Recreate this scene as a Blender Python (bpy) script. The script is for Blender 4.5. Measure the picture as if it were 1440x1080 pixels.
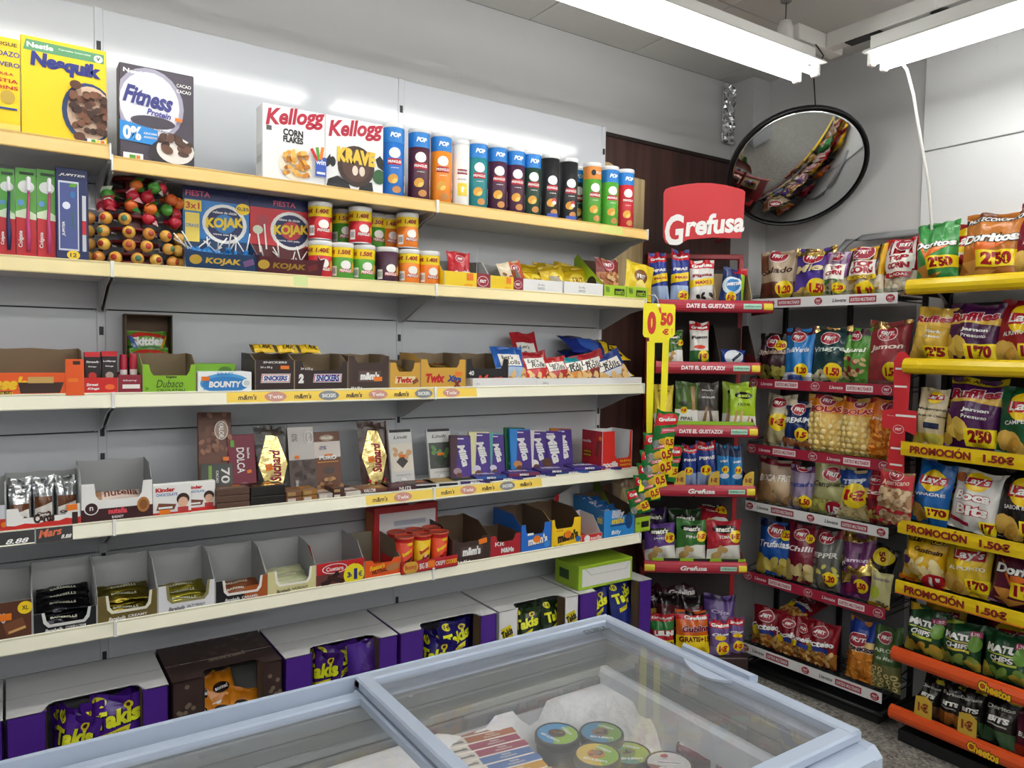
import bpy, math, random
from mathutils import Vector, Matrix, noise, geometry

S = bpy.context.scene
for o in list(bpy.data.objects):
    bpy.data.objects.remove(o)

# ------------------------------------------------------------------ camera
# solved from the shelf joints of the photograph (metres; x along the long shelving, y into its wall, z up)
CPOS = Vector((-0.2427, -2.3175, 1.5792))
YAW, PITCH, ROLL, FPX = 0.5935, -0.0466, 0.0159, 1054.7      # FPX: focal length for a 1440 px wide frame
FWD = Vector((math.sin(YAW)*math.cos(PITCH), math.cos(YAW)*math.cos(PITCH), math.sin(PITCH)))
_r = FWD.cross(Vector((0, 0, 1))).normalized()
_u = _r.cross(FWD)
RGT = _r*math.cos(ROLL) + _u*math.sin(ROLL)
UPV = _u*math.cos(ROLL) - _r*math.sin(ROLL)
cd = bpy.data.cameras.new('camera')
cd.sensor_fit = 'HORIZONTAL'
cd.sensor_width = 36.0
cd.lens = FPX/1440*36
cd.clip_start = 0.02
cam = bpy.data.objects.new('camera', cd)
S.collection.objects.link(cam)
cam.matrix_world = Matrix(((RGT.x, UPV.x, -FWD.x, CPOS.x), (RGT.y, UPV.y, -FWD.y, CPOS.y), (RGT.z, UPV.z, -FWD.z, CPOS.z), (0, 0, 0, 1)))
S.camera = cam

# ------------------------------------------------------------------ world, exposure
wd = bpy.data.worlds.new('world')
S.world = wd
wd.use_nodes = True
wd.node_tree.nodes['Background'].inputs[0].default_value = (0.8, 0.85, 0.9, 1)
wd.node_tree.nodes['Background'].inputs[1].default_value = 0.25
S.view_settings.view_transform = 'Standard'
S.view_settings.look = 'None'
S.view_settings.exposure = 0.0
S.view_settings.gamma = 1.0
TUBE_POWER = 16.5            # radiance of the fluorescent tubes
S.cycles.max_bounces = 8
S.cycles.diffuse_bounces = 4
S.cycles.caustics_reflective = False
S.cycles.caustics_refractive = False

# ------------------------------------------------------------------ materials
_M = {}
def lin(c):
    if isinstance(c, str):
        c = tuple(int(c[i:i+2], 16)/255 for i in (0, 2, 4))
    return tuple((x/12.92 if x <= 0.04045 else ((x+0.055)/1.055)**2.4) for x in c) + (1,)
def mat(c, rough=0.5, metal=0.0, kind='plain', bump=0.0, scale=30, spec=0.5, coat=0.0):
    key = (c, rough, metal, kind, bump, scale, spec, coat)
    if key in _M: return _M[key]
    m = bpy.data.materials.new('%s_%s' % (kind, c))
    m.use_nodes = True
    nt = m.node_tree
    b = nt.nodes['Principled BSDF']
    b.inputs['Base Color'].default_value = lin(c)
    b.inputs['Roughness'].default_value = rough
    b.inputs['Metallic'].default_value = metal
    b.inputs['Specular IOR Level'].default_value = spec
    b.inputs['Coat Weight'].default_value = coat
    b.inputs['Coat Roughness'].default_value = 0.08
    tc = nt.nodes.new('ShaderNodeTexCoord')
    nz = nt.nodes.new('ShaderNodeTexNoise')
    nz.inputs['Scale'].default_value = scale
    nz.inputs['Detail'].default_value = 3
    nt.links.new(tc.outputs['Object'], nz.inputs['Vector'])
    if bump:
        bp = nt.nodes.new('ShaderNodeBump')
        bp.inputs['Strength'].default_value = bump
        bp.inputs['Distance'].default_value = 0.01
        nt.links.new(nz.outputs['Fac'], bp.inputs['Height'])
        nt.links.new(bp.outputs['Normal'], b.inputs['Normal'])
    else:
        mr = nt.nodes.new('ShaderNodeMapRange')
        mr.inputs['To Min'].default_value = max(0.02, rough-0.06)
        mr.inputs['To Max'].default_value = rough+0.06
        nt.links.new(nz.outputs['Fac'], mr.inputs['Value'])
        nt.links.new(mr.outputs['Result'], b.inputs['Roughness'])
    _M[key] = m
    return m
def wr(c): return mat(c, 0.24, 0.0, 'film', 0.75, 17)            # crinkled plastic film
def foil(c): return mat(c, 0.2, 0.85, 'foil', 0.8, 22)          # metallised film
def cb(c): return mat(c, 0.45, 0.0, 'carton')                    # printed carton
def pl(c, r=0.35): return mat(c, r, 0.0, 'plastic')
def metal(c, r=0.35): return mat(c, r, 0.8, 'metal')
def emis(name, c, s):
    m = bpy.data.materials.new(name)
    m.use_nodes = True
    b = m.node_tree.nodes['Principled BSDF']
    b.inputs['Base Color'].default_value = lin(c)
    b.inputs['Emission Color'].default_value = lin(c)
    b.inputs['Emission Strength'].default_value = s
    return m
def glassy(name, tint, gloss=0.06, rough=0.02, haze=0.0):
    # clear pane: see-through with a fresnel reflection
    m = bpy.data.materials.new(name)
    m.use_nodes = True
    nt = m.node_tree
    nt.nodes.clear()
    out = nt.nodes.new('ShaderNodeOutputMaterial')
    mx = nt.nodes.new('ShaderNodeMixShader')
    tr = nt.nodes.new('ShaderNodeBsdfTransparent')
    gl = nt.nodes.new('ShaderNodeBsdfGlossy')
    fr = nt.nodes.new('ShaderNodeLayerWeight')       # Schlick fresnel, the same from both sides of the pane
    fr.inputs['Blend'].default_value = 0.5
    pw = nt.nodes.new('ShaderNodeMath'); pw.operation = 'POWER'; pw.inputs[1].default_value = 5.0
    ad = nt.nodes.new('ShaderNodeMath')
    ad.operation = 'MULTIPLY_ADD'
    ad.inputs[1].default_value = 0.9
    ad.inputs[2].default_value = gloss
    tr.inputs[0].default_value = lin(tint)
    gl.inputs['Roughness'].default_value = rough
    nt.links.new(fr.outputs['Facing'], pw.inputs[0]); nt.links.new(pw.outputs[0], ad.inputs[0])
    nt.links.new(ad.outputs[0], mx.inputs[0])
    nt.links.new(tr.outputs[0], mx.inputs[1])
    nt.links.new(gl.outputs[0], mx.inputs[2])
    if haze:                                          # even white diffuse layer that makes the pane milky
        df = nt.nodes.new('ShaderNodeBsdfDiffuse'); df.inputs[0].default_value = lin('eef2f2')
        m2 = nt.nodes.new('ShaderNodeMixShader'); m2.inputs[0].default_value = haze
        nt.links.new(mx.outputs[0], m2.inputs[1]); nt.links.new(df.outputs[0], m2.inputs[2])
        nt.links.new(m2.outputs[0], out.inputs[0])
    else:
        nt.links.new(mx.outputs[0], out.inputs[0])
    return m

# ------------------------------------------------------------------ mesh builder
class MB:
    def __init__(s):
        s.v = []; s.f = []; s.m = []; s.sm = []; s.mats = []
    def mi(s, m):
        if m not in s.mats: s.mats.append(m)
        return s.mats.index(m)
    def add(s, pts, faces, m, smooth=False):
        b = len(s.v)
        s.v += [tuple(p) for p in pts]
        i = s.mi(m)
        for f in faces:
            s.f.append([b+k for k in f]); s.m.append(i); s.sm.append(smooth)
        return s
    def box(s, x0, x1, y0, y1, z0, z1, m, b=0.0):
        if x1 < x0: x0, x1 = x1, x0
        if y1 < y0: y0, y1 = y1, y0
        b = min(b, (x1-x0)*.45, (y1-y0)*.45, (z1-z0)*.45)
        if b <= 0:
            p = [(x, y, z) for x in (x0, x1) for y in (y0, y1) for z in (z0, z1)]
            return s.add(p, [(0, 1, 3, 2), (4, 6, 7, 5), (0, 4, 5, 1), (2, 3, 7, 6), (0, 2, 6, 4), (1, 5, 7, 3)], m)
        X = (x0, x1); Y = (y0, y1); Z = (z0, z1); P = []; idx = {}
        for i in (0, 1):
            for j in (0, 1):
                for k in (0, 1):
                    sx = b if i == 0 else -b; sy = b if j == 0 else -b; sz = b if k == 0 else -b
                    for a, q in ((0, (X[i], Y[j]+sy, Z[k]+sz)), (1, (X[i]+sx, Y[j], Z[k]+sz)), (2, (X[i]+sx, Y[j]+sy, Z[k]))):
                        idx[i, j, k, a] = len(P); P.append(q)
        F = []
        for i in (0, 1):
            F.append([idx[i, j, k, 0] for j, k in ((0, 0), (1, 0), (1, 1), (0, 1))][::(1 if i else -1)])
            F.append([idx[j, i, k, 1] for j, k in ((0, 0), (1, 0), (1, 1), (0, 1))][::(-1 if i else 1)])
            F.append([idx[j, k, i, 2] for j, k in ((0, 0), (1, 0), (1, 1), (0, 1))][::(1 if i else -1)])
        for i in (0, 1):
            for j in (0, 1):
                F.append([idx[i, j, 0, 0], idx[i, j, 1, 0], idx[i, j, 1, 1], idx[i, j, 0, 1]][::(1 if (i == j) else -1)][::-1])
                F.append([idx[i, 0, j, 0], idx[i, 1, j, 0], idx[i, 1, j, 2], idx[i, 0, j, 2]][::(1 if (i == j) else -1)])
                F.append([idx[0, i, j, 1], idx[1, i, j, 1], idx[1, i, j, 2], idx[0, i, j, 2]][::(1 if (i == j) else -1)][::-1])
                for k in (0, 1):
                    t = [idx[i, j, k, 0], idx[i, j, k, 1], idx[i, j, k, 2]]
                    F.append(t if (i+j+k) % 2 else t[::-1])
        return s.add(P, F, m)
    def prism(s, pts, fn, t, m, m2=None, m3=None):
        # polygon pts (2D) placed by fn(x, y, depth), depth 0 = shown side, t = other side
        n = len(pts)
        tri = geometry.tessellate_polygon([[Vector((p[0], p[1], 0)) for p in pts]])
        A = [fn(x, y, 0) for x, y in pts]; B = [fn(x, y, t) for x, y in pts]
        s.add(A, tri, m); s.add(B, [q[::-1] for q in tri], m2 or m)
        s.add(A+B, [(i, (i+1) % n, n+(i+1) % n, n+i) for i in range(n)], m3 or m2 or m)
        return s
    def lathe(s, prof, n, m, smooth=True, c=(0, 0), mats=None, ax=None):
        P = []; F = []
        for r, z in prof:
            for k in range(n):
                a = 2*math.pi*k/n
                P.append((c[0]+r*math.cos(a), c[1]+r*math.sin(a), z))
        if ax: P = [ax(p) for p in P]
        for i in range(len(prof)-1):
            fs = [(i*n+k, i*n+(k+1) % n, (i+1)*n+(k+1) % n, (i+1)*n+k) for k in range(n)]
            F.append((fs, mats[i] if mats else m))
        b = len(s.v); s.v += [tuple(p) for p in P]
        for fs, mm in F:
            i = s.mi(mm)
            for f in fs:
                s.f.append([b+k for k in f]); s.m.append(i); s.sm.append(smooth)
        for e, rev in ((0, True), (len(prof)-1, False)):
            if prof[e][0] > 1e-5:
                f = [b+e*n+k for k in range(n)]
                s.f.append(f[::-1] if rev else f); s.m.append(s.mi((mats[0] if rev else mats[-1]) if mats else m)); s.sm.append(False)
        return s
    def tube(s, path, r, m, n=8, smooth=True):
        path = [Vector(p) for p in path]; P = []; F = []; L = len(path)
        ref = None
        for i, p in enumerate(path):
            d = (path[min(i+1, L-1)]-path[max(i-1, 0)]).normalized()
            if ref is None or abs(d.dot(ref)) > .95:
                ref = Vector((0, 0, 1)) if abs(d.z) < .9 else Vector((1, 0, 0))
            a = d.cross(ref).normalized(); c = a.cross(d)
            rr = r[i] if isinstance(r, (list, tuple)) else r
            for k in range(n):
                t = 2*math.pi*k/n
                P.append(p+a*(rr*math.cos(t))+c*(rr*math.sin(t)))
        for i in range(L-1):
            F += [(i*n+k, i*n+(k+1) % n, (i+1)*n+(k+1) % n, (i+1)*n+k) for k in range(n)]
        s.add(P, F, m, smooth)
        b = len(s.v)-len(P)
        i = s.mi(m)
        for f in ([b+k for k in range(n)][::-1], [b+(L-1)*n+k for k in range(n)]):
            s.f.append(f); s.m.append(i); s.sm.append(False)
        return s
    def ball(s, c, r, m, nu=10, nv=6, sq=(1, 1, 1)):
        pr = [(max(1e-6, r*math.sin(math.pi*i/nv)), -r*math.cos(math.pi*i/nv)) for i in range(nv+1)]
        return s.lathe(pr, nu, m, True, ax=lambda p: (c[0]+p[0]*sq[0], c[1]+p[1]*sq[1], c[2]+p[2]*sq[2]))
    def mesh(s, name):
        me = bpy.data.meshes.new(name)
        me.from_pydata(s.v, [], s.f)
        for m in s.mats: me.materials.append(m)
        me.polygons.foreach_set('material_index', s.m)
        me.polygons.foreach_set('use_smooth', s.sm)
        me.update()
        return me

# ------------------------------------------------------------------ printing on surfaces
# shapes: sizes are fractions of the surface's width W; centres are (fraction of W, fraction of H)
_T = {}
def text_geo(t, bold, shear):
    k = (t, bold, shear)
    if k not in _T:
        def build(b):
            cu = bpy.data.curves.new('lettering', 'FONT')
            cu.body = t; cu.resolution_u = 3; cu.offset = b; cu.shear = shear
            cu.fill_mode = 'FRONT'
            o = bpy.data.objects.new('lettering', cu)
            me = bpy.data.meshes.new_from_object(o)
            vs = [(v.co.x, v.co.y) for v in me.vertices]
            fs = [tuple(p.vertices) for p in me.polygons]
            ar = sum(p.area for p in me.polygons)
            ed = {}
            for f in fs:
                for i in range(len(f)):
                    e = tuple(sorted((f[i-1], f[i]))); ed[e] = ed.get(e, 0)+1
            per = sum(math.dist(vs[a], vs[c]) for (a, c), n in ed.items() if n == 1)
            bpy.data.objects.remove(o); bpy.data.meshes.remove(me); bpy.data.curves.remove(cu)
            return vs, fs, ar, per
        v0, f0, a0, p0 = build(0)
        vs, fs = v0, f0
        if bold > 0 and v0:
            for q in (1, .95, 1.05, .9, 1.1, .85, .8, .75, .7, None):      # a stroke width whose outlines fill cleanly
                if q is None:                                           # else embolden by overlaying shifted copies
                    vs = []; fs = []
                    for k in range(6):
                        dx = bold*.8*math.cos(k*math.pi/3); dy = bold*.8*math.sin(k*math.pi/3)
                        fs += [tuple(i+len(vs) for i in f) for f in f0]
                        vs += [(x+dx, y+dy) for x, y in v0]
                    break
                vs, fs, a1, p1 = build(bold*q)
                if a1 > a0+.8*bold*q*p0: break
        if vs:
            x0 = min(v[0] for v in vs); x1 = max(v[0] for v in vs); y0 = min(v[1] for v in vs); y1 = max(v[1] for v in vs)
            vs = [((x-x0)/max(1e-6, x1-x0)-.5, (y-y0)/max(1e-6, y1-y0)-.5) for x, y in vs]
        _T[k] = (vs, fs)
    return _T[k]
def T(t, cx, cy, w, h, m, rot=0, sh=0.0, b=0.02, arc=0.0):
    return ('t', text_geo(t, b, sh), cx, cy, w, h, m, math.radians(rot), arc)
def E(cx, cy, rx, ry, m, rot=0, n=22):
    pts = [(.5*math.cos(2*math.pi*i/n), .5*math.sin(2*math.pi*i/n)) for i in range(n)]
    return ('t', (pts, [tuple(range(n))]), cx, cy, 2*rx, 2*ry, m, math.radians(rot), 0)
def Q(cx, cy, w, h, m, rot=0):
    return ('t', ([(-.5, -.5), (.5, -.5), (.5, .5), (-.5, .5)], [(0, 1, 2, 3)]), cx, cy, w, h, m, math.radians(rot), 0)
def RC(x0, y0, x1, y1, m):
    return ('p', [(x0, y0), (x1, y0), (x1, y1), (x0, y1)], m)
def PG(pts, m): return ('p', pts, m)
def chips(x0, y0, x1, y1, n, r, cols, seed=1, el=.7):
    R = random.Random(seed)
    return [E(R.uniform(x0, x1), R.uniform(y0, y1), r*R.uniform(.8, 1.2), r*el*R.uniform(.8, 1.2), R.choice(cols), R.uniform(0, 180), 12) for _ in range(n)]
def split(poly, ax, c):
    a = []; b = []
    n = len(poly)
    for i in range(n):
        p = poly[i]; q = poly[(i+1) % n]
        dp = p[ax]-c; dq = q[ax]-c
        if dp <= 0: a.append(p)
        if dp >= 0: b.append(p)
        if dp*dq < 0:
            t = dp/(dp-dq)
            x = (p[0]+(q[0]-p[0])*t, p[1]+(q[1]-p[1])*t)
            a.append(x); b.append(x)
    return a, b
def prints(mb, shapes, W, H, fn, gx=(), gy=(), smooth=False, off0=.0005, doff=.00025):
    # fn(x, y, offset): x in [-W/2, W/2], y in [0, H]
    for li, sh in enumerate(flat(shapes)):
        if sh[0] == 't':
            _, (vs, fs), cx, cy, w, h, m, rot, arc = sh
            c, s_ = math.cos(rot), math.sin(rot); P = []
            for x, y in vs:
                X = x*w*W; Y = y*h*W
                if arc: Y += arc*W*(0.25-x*x)*4
                P.append((cx*W+X*c-Y*s_, cy*H+X*s_+Y*c))
            polys = [[P[i] for i in f] for f in fs]
        else:
            P = [(x*W, y*H) for x, y in sh[1]]; m = sh[2]
            polys = [P] if len(P) <= 4 else [[P[i] for i in t] for t in geometry.tessellate_polygon([[Vector((x, y, 0)) for x, y in P]])]
        out = []
        for p in polys:
            work = [p]
            for ax, lines in ((0, gx), (1, gy)):
                nw = []
                for q in work:
                    lo = min(v[ax] for v in q); hi = max(v[ax] for v in q)
                    for c in lines:
                        if lo+1e-6 < c < hi-1e-6:
                            a, q2 = split(q, ax, c)
                            if len(a) > 2: nw.append(a)
                            q = q2
                            if len(q) < 3: break
                    if len(q) > 2: nw.append(q)
                work = nw
            out += work
        idx = {}; V = []; F = []
        for p in out:
            f = []
            for x, y in p:
                x = min(W/2, max(-W/2, x)); y = min(H, max(0, y))
                k = (round(x, 5), round(y, 5))
                if k not in idx:
                    idx[k] = len(V); V.append(fn(x, y, off0+doff*li))
                if not f or (idx[k] != f[-1] and idx[k] != f[0]): f.append(idx[k])
            if len(f) > 2:
                ar = sum(p[i-1][0]*p[i][1]-p[i][0]*p[i-1][1] for i in range(len(p)))
                F.append(f if ar > 0 else f[::-1])
        mb.add(V, F, m, smooth)
    return mb
def flat(l):
    r = []
    for x in l:
        if isinstance(x, list): r += flat(x)
        else: r.append(x)
    return r
def face(x0, y, z0):            # prints on a flat front facing -y whose middle bottom is (x0, y, z0)
    return lambda u, v, o: (x0+u, y-o, z0+v)

# ------------------------------------------------------------------ objects
ALL = []
def obj(name, mb, parent=None, loc=(0, 0, 0), rot=(0, 0, 0)):
    me = mb.mesh(name) if isinstance(mb, MB) else mb
    o = bpy.data.objects.new(name, me)
    S.collection.objects.link(o)
    if parent: o.parent = parent
    o.location = loc; o.rotation_euler = rot
    return o
def tag(o, label, cat, group=None):
    o['label'] = label; o['category'] = cat
    if group: o['group'] = group
    ALL.append(o)
    return o
def struct(name, mb):
    o = obj(name, mb); o['kind'] = 'structure'
    return o
def empty(name, label, cat, loc=(0, 0, 0), rot=(0, 0, 0), group=None):
    o = bpy.data.objects.new(name, None)
    o.empty_display_size = .05
    S.collection.objects.link(o)
    o.location = loc; o.rotation_euler = rot
    return tag(o, label, cat, group)
def clone(o, loc, rot, label, group=None):
    r = o.copy(); S.collection.objects.link(r)
    r.location = loc; r.rotation_euler = rot
    r['label'] = label
    if group: r['group'] = group
    ALL.append(r)
    for ch in list(o.children):
        c = ch.copy(); S.collection.objects.link(c); c.parent = r
    return r

# ------------------------------------------------------------------ local frames of the three racks
def ray(x, y): return FWD + RGT*((x-720)/FPX) - UPV*((y-540)/FPX)
class Frame:
    # lx: to the right along the rack's front, ly: into the rack, z: up
    def __init__(s, ox, oy, ang):
        s.o = Vector((ox, oy, 0)); s.a = math.radians(ang)
        s.ex = Vector((math.cos(s.a), math.sin(s.a), 0)); s.ey = Vector((-math.sin(s.a), math.cos(s.a), 0))
    def w(s, lx, ly, z): return s.o + s.ex*lx + s.ey*ly + Vector((0, 0, z))
    def pt(s, x, y, ly):
        d = ray(x, y); t = (s.w(0, ly, 0)-CPOS).dot(s.ey)/d.dot(s.ey)
        P = CPOS + d*t
        return ((P-s.o).dot(s.ex), P.z)
    def fit(s, xl, xr, yt, yb, ly):
        ym = (yt+yb)/2; xm = (xl+xr)/2
        a = s.pt(xl, ym, ly)[0]; b = s.pt(xr, ym, ly)[0]
        return (a+b)/2, b-a, s.pt(xm, yb, ly)[1], s.pt(xm, yt, ly)[1]
G = Frame(0, 0, 0)                       # long gondola along the back wall
R = Frame(CPOS.x+3.4*math.sin(YAW)+.883*math.cos(YAW), CPOS.y+3.4*math.cos(YAW)-.883*math.sin(YAW), -math.degrees(YAW))   # snack stand across the corner
N = Frame(2.75, 0.08, -86)               # nut rack on the right wall
L = Frame(2.75, -0.70, -90)              # crisp rack on the right wall
def on_z(x, y, z):
    d = ray(x, y); t = (z-CPOS.z)/d.z
    return CPOS + d*t

# ================================================================== lamps (the room's fluorescent battens, and unseen ones added as fill)
TUBE = emis('fluorescent_tube', 'fffefa', TUBE_POWER)
WHT = pl('e9e9e6', .4)
DRK = pl('232427', .5)
def lamp(x, y, z, length, ang, label, n=2):
    t = empty('batten_lamp', label, 'lamp', (x, y, z), (0, 0, math.radians(ang)), 'ceiling battens')
    h = MB()
    pts = [(-.085, .0), (-.075, .012), (-.03, .03), (-.03, .075), (.03, .075), (.03, .03), (.075, .012), (.085, .0), (.06, .0), (.0, .018), (-.06, .0)]
    h.prism(pts, lambda a, b, d: (d, a, b+.01), length, WHT)
    obj('lamp_housing', h, t)
    for xx in (.0, length-.03):
        for yy in (-.042, .042):
            ends = MB()
            ends.box(xx+.005, xx+.025, yy-.017, yy+.017, -.035, .02, WHT, .004)
            obj('tube_holder', ends, t)
    for yy in (-.042, .042):
        b = MB()
        b.lathe([(.013, .03), (.013, length-.03)], 10, TUBE, ax=lambda p: (p[2], p[0]+yy, p[1]-.018))
        obj('fluorescent_tube', b, t)
    return t
LZ = 2.7
lamp(.98, -.445, LZ, 1.44, 0, 'long fluorescent batten hanging over the crisp tubes, mirror tied to its end')
lamp(-1.05, -.445, LZ, 1.95, 0, 'fluorescent batten continuing the row above the cereal boxes')
lamp(2.52, -.66, LZ, 1.5, -90, 'bright fluorescent batten pointing along the right wall')
lamp(2.52, -2.3, LZ, 1.5, -90, 'unseen second batten continuing the row along the right wall')  # out of view, carries the row on past the visible batten
for i, (x, y) in enumerate(((-2.2, -2.55), (-.6, -2.55), (1.0, -2.55), (-2.2, -3.5), (-.6, -3.5), (1.0, -3.5), (-2.2, -4.4), (-.6, -4.4), (1.0, -4.4))):  # unseen rows added to throw fill light onto the shelf fronts
    lamp(x, y, LZ, 1.5, 0, 'unseen fill batten of the %s row behind the freezer, %s one' % (('first', 'second', 'third')[i//3], ('left', 'middle', 'right')[i % 3]))
lamp(2.52, -3.7, LZ, 1.2, -90, 'unseen third batten continuing the row along the right wall')  # also out of view, extends the right wall row

t = empty('lamp_trunking', 'white square trunking joining the two fluorescent battens near the mirror', 'trunking', (2.35, -.40, LZ+.10))
b = MB()
b.box(-.03, .26, -.07, -.01, -.0, .06, WHT, .004)
b.box(.14, .2, -2.2, -.07, -.0, .06, WHT, .004)
obj('trunking_channel', b, t)
b = MB(); b.box(.145, .195, -.29, -.15, -.004, .0, DRK)
obj('trunking_slot', b, t)
for i, (x, y, lb) in enumerate(((2.3, -.42, 'white ceiling pendant cup above the left batten'), (2.52, -.9, 'white ceiling pendant cup above the right batten'))):
    t = empty('pendant_hanger', lb, 'hanger', (x, y, 3.0), (0, 0, 0), 'lamp hangers')
    b = MB(); b.lathe([(.022, 0), (.022, -.05), (.012, -.055)], 12, mat('8a8a88', .5)); obj('ceiling_cap', b, t)
    b = MB(); b.tube([(0, 0, -.05), (0, 0, -.2)], .002, DRK, 6); obj('wire', b, t)
    b = MB(); b.lathe([(.004, -.12), (.022, -.125), (.03, -.15), (.032, -.2), (.0, -.2)], 14, WHT); obj('cup', b, t)

# ================================================================== room shell
WALLG = mat('cacacb', .6, 0, 'paint', .03, 60)
ZC = 3.0
XR, YB = 3.1, .40
b = MB(); b.box(-2.7, XR+.1, -5.1, YB+.1, -.1, 0, mat('777672', .35))
FL = struct('floor', b)
nt = FL.data.materials[0].node_tree            # speckled terrazzo
vo = nt.nodes.new('ShaderNodeTexVoronoi'); vo.inputs['Scale'].default_value = 90
cr = nt.nodes.new('ShaderNodeValToRGB')
cr.color_ramp.elements[0].color = lin('4a4845'); cr.color_ramp.elements[1].color = lin('b7b3ab')
tcn = nt.nodes.new('ShaderNodeTexCoord')
nt.links.new(tcn.outputs['Object'], vo.inputs['Vector'])
nt.links.new(vo.outputs['Color'], cr.inputs['Fac'])
nt.links.new(cr.outputs['Color'], nt.nodes['Principled BSDF'].inputs['Base Color'])
b = MB(); b.box(-2.7, XR+.1, YB, YB+.1, 0, ZC, WALLG); struct('wall_back', b)
b = MB(); b.box(XR, XR+.1, -5.1, YB, 0, ZC, WALLG); struct('wall_right', b)
b = MB(); b.box(-2.7, -2.6, -5.1, YB, 0, ZC, WALLG); struct('wall_left', b)
b = MB(); b.box(-2.6, XR, -5.1, -5.0, 0, ZC, WALLG); struct('wall_front', b)
b = MB(); b.box(-2.7, XR+.1, -5.1, YB+.1, ZC+.012, ZC+.1, mat('3c3c3c', .8))
CEIL = mat('dddcd8', .75, 0, 'paint', .05, 40)
x = -2.55
while x < XR:
    y = YB
    while y > -5.0:
        b.box(max(x+.003, -2.6), min(x+.597, XR), max(y-.597, -5), y-.003, ZC, ZC+.011, CEIL)
        y -= .6
    x += .6
struct('ceiling', b)
b = MB(); b.box(2.97, XR, .26, YB, 0, ZC, WALLG); struct('wall_corner', b)
PANEL = mat('e6e9ec', .3, 0, 'paint')
b = MB()
b.box(XR-.015, XR, -5, -.56, 0, 2.462, PANEL, .002); b.box(XR-.015, XR, -5, -.56, 2.468, ZC, PANEL, .002)
struct('wall_cladding', b)

# dark wood board and raw board on the back wall beside the long shelving
def woodmat(name, c1, c2, sc, rough):
    m = mat(c1, rough, 0, name, .02, 7).copy()
    nt = m.node_tree; bs = nt.nodes['Principled BSDF']
    wv = nt.nodes.new('ShaderNodeTexNoise'); wv.inputs['Scale'].default_value = sc; wv.inputs['Detail'].default_value = 6
    mp = nt.nodes.new('ShaderNodeMapping'); mp.inputs['Scale'].default_value = (9, 9, .35)
    tc = nt.nodes.new('ShaderNodeTexCoord'); rp = nt.nodes.new('ShaderNodeValToRGB')
    rp.color_ramp.elements[0].position = .35; rp.color_ramp.elements[1].position = .65
    rp.color_ramp.elements[0].color = lin(c1); rp.color_ramp.elements[1].color = lin(c2)
    nt.links.new(tc.outputs['Object'], mp.inputs['Vector']); nt.links.new(mp.outputs[0], wv.inputs['Vector'])
    nt.links.new(wv.outputs['Fac'], rp.inputs['Fac']); nt.links.new(rp.outputs['Color'], bs.inputs['Base Color'])
    return m
b = MB(); b.box(1.9, 2.97, YB-.02, YB, 0, 2.585, woodmat('dark_wood', '35201c', '4d302a', 4, .4), .002)
b.box(2.06, 2.97, YB-.026, YB, 2.575, 2.595, woodmat('dark_trim', '1d1412', '2a1c18', 4, .4), .002)
tag(obj('wall_board', b), 'dark brown wood board covering the wall behind the red snack stand', 'board')
b = MB()
b.prism([(-.16, 0), (-.16, .59), (-.07, .59), (.0, .565), (.06, .545), (.155, .54), (.15, .1), (.14, 0)], lambda a, z, d: (a, d, z), .018, woodmat('pale_wood', 'a98f63', 'cdb88c', 5, .55))
o = obj('raw_board', b, None, (2.16, YB-.042, 1.86)); tag(o, 'pale raw wood board with a rough cut top beside the tube shelf', 'board')
b = MB()
mb_f = foil('e4e6e8')
R0 = random.Random(4)
for k in range(16):
    pass
ys = [i/10 for i in range(11)]
NI, NJ = 8, 22
P = [(-.045+.09*i/NI+R0.uniform(-.004, .004), -R0.uniform(.012, .034), .30*j/NJ) for j in range(NJ+1) for i in range(NI+1)]
b.add(P, [f for j in range(NJ) for i in range(NI) for f in ((j*(NI+1)+i, j*(NI+1)+i+1, (j+1)*(NI+1)+i), (j*(NI+1)+i+1, (j+1)*(NI+1)+i+1, (j+1)*(NI+1)+i))], mb_f)
b.box(-.04, .04, -.012, 0, .005, .295, mb_f, .003)
tag(obj('foil_wrap', b, None, (2.93, YB, 2.68)), 'crumpled silver foil wrapped piece high in the wall corner', 'foil')

# ================================================================== long wall shelving (three bays)
SZ = [2.0469, 1.759, 1.40, 1.0456, .76]            # lower edge of each price rail
SURF = [z+.036 for z in SZ]                         # shelf surfaces
PANW = mat('c8ccd3', .42, 0, 'enamel', 0, 30, .4, .7)
SHELFW = mat('d3d4d2', .45, 0, 'enamel')
RAIL = [pl('e2bd72', .3), pl('ecdca8', .3), pl('eeecd6', .3), pl('eeecd8', .3), pl('eeebd6', .3)]
YBK = .30
def railface(x0, z):
    return lambda u, v, o: (x0+u, .010*v/.04-o, z+v)
BLK = cb('17171b'); WH = cb('f4f4f2'); RED = cb('c5161d'); YEL = cb('f7d21f'); DRED = cb('7d1430'); BRN = cb('3a1f16'); ORG = cb('f07d18'); CREAM = cb('f0e6c8')
GRY = cb('8c8f92'); DGR = cb('2a5c33'); NAVY = cb('14245a'); BLU = cb('1e63b8'); GRN = cb('5aa02c'); GOLD = cb('b98a3c'); PUR = cb('4b2a86'); TEAL = cb('1d8f92')
def strip_logo(k, cx):
    k %= 4
    if k in (0, 2): return [T("m&m's", cx, .5, .055, .016, BRN, 0, .2)]
    return [E(cx, .5, .034, .015, cb(('c98d7c', '7c7f83')[k//2])), T(("Twix", "SNICKERS")[k//2], cx, .5, .045, .012, WH)]
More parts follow.
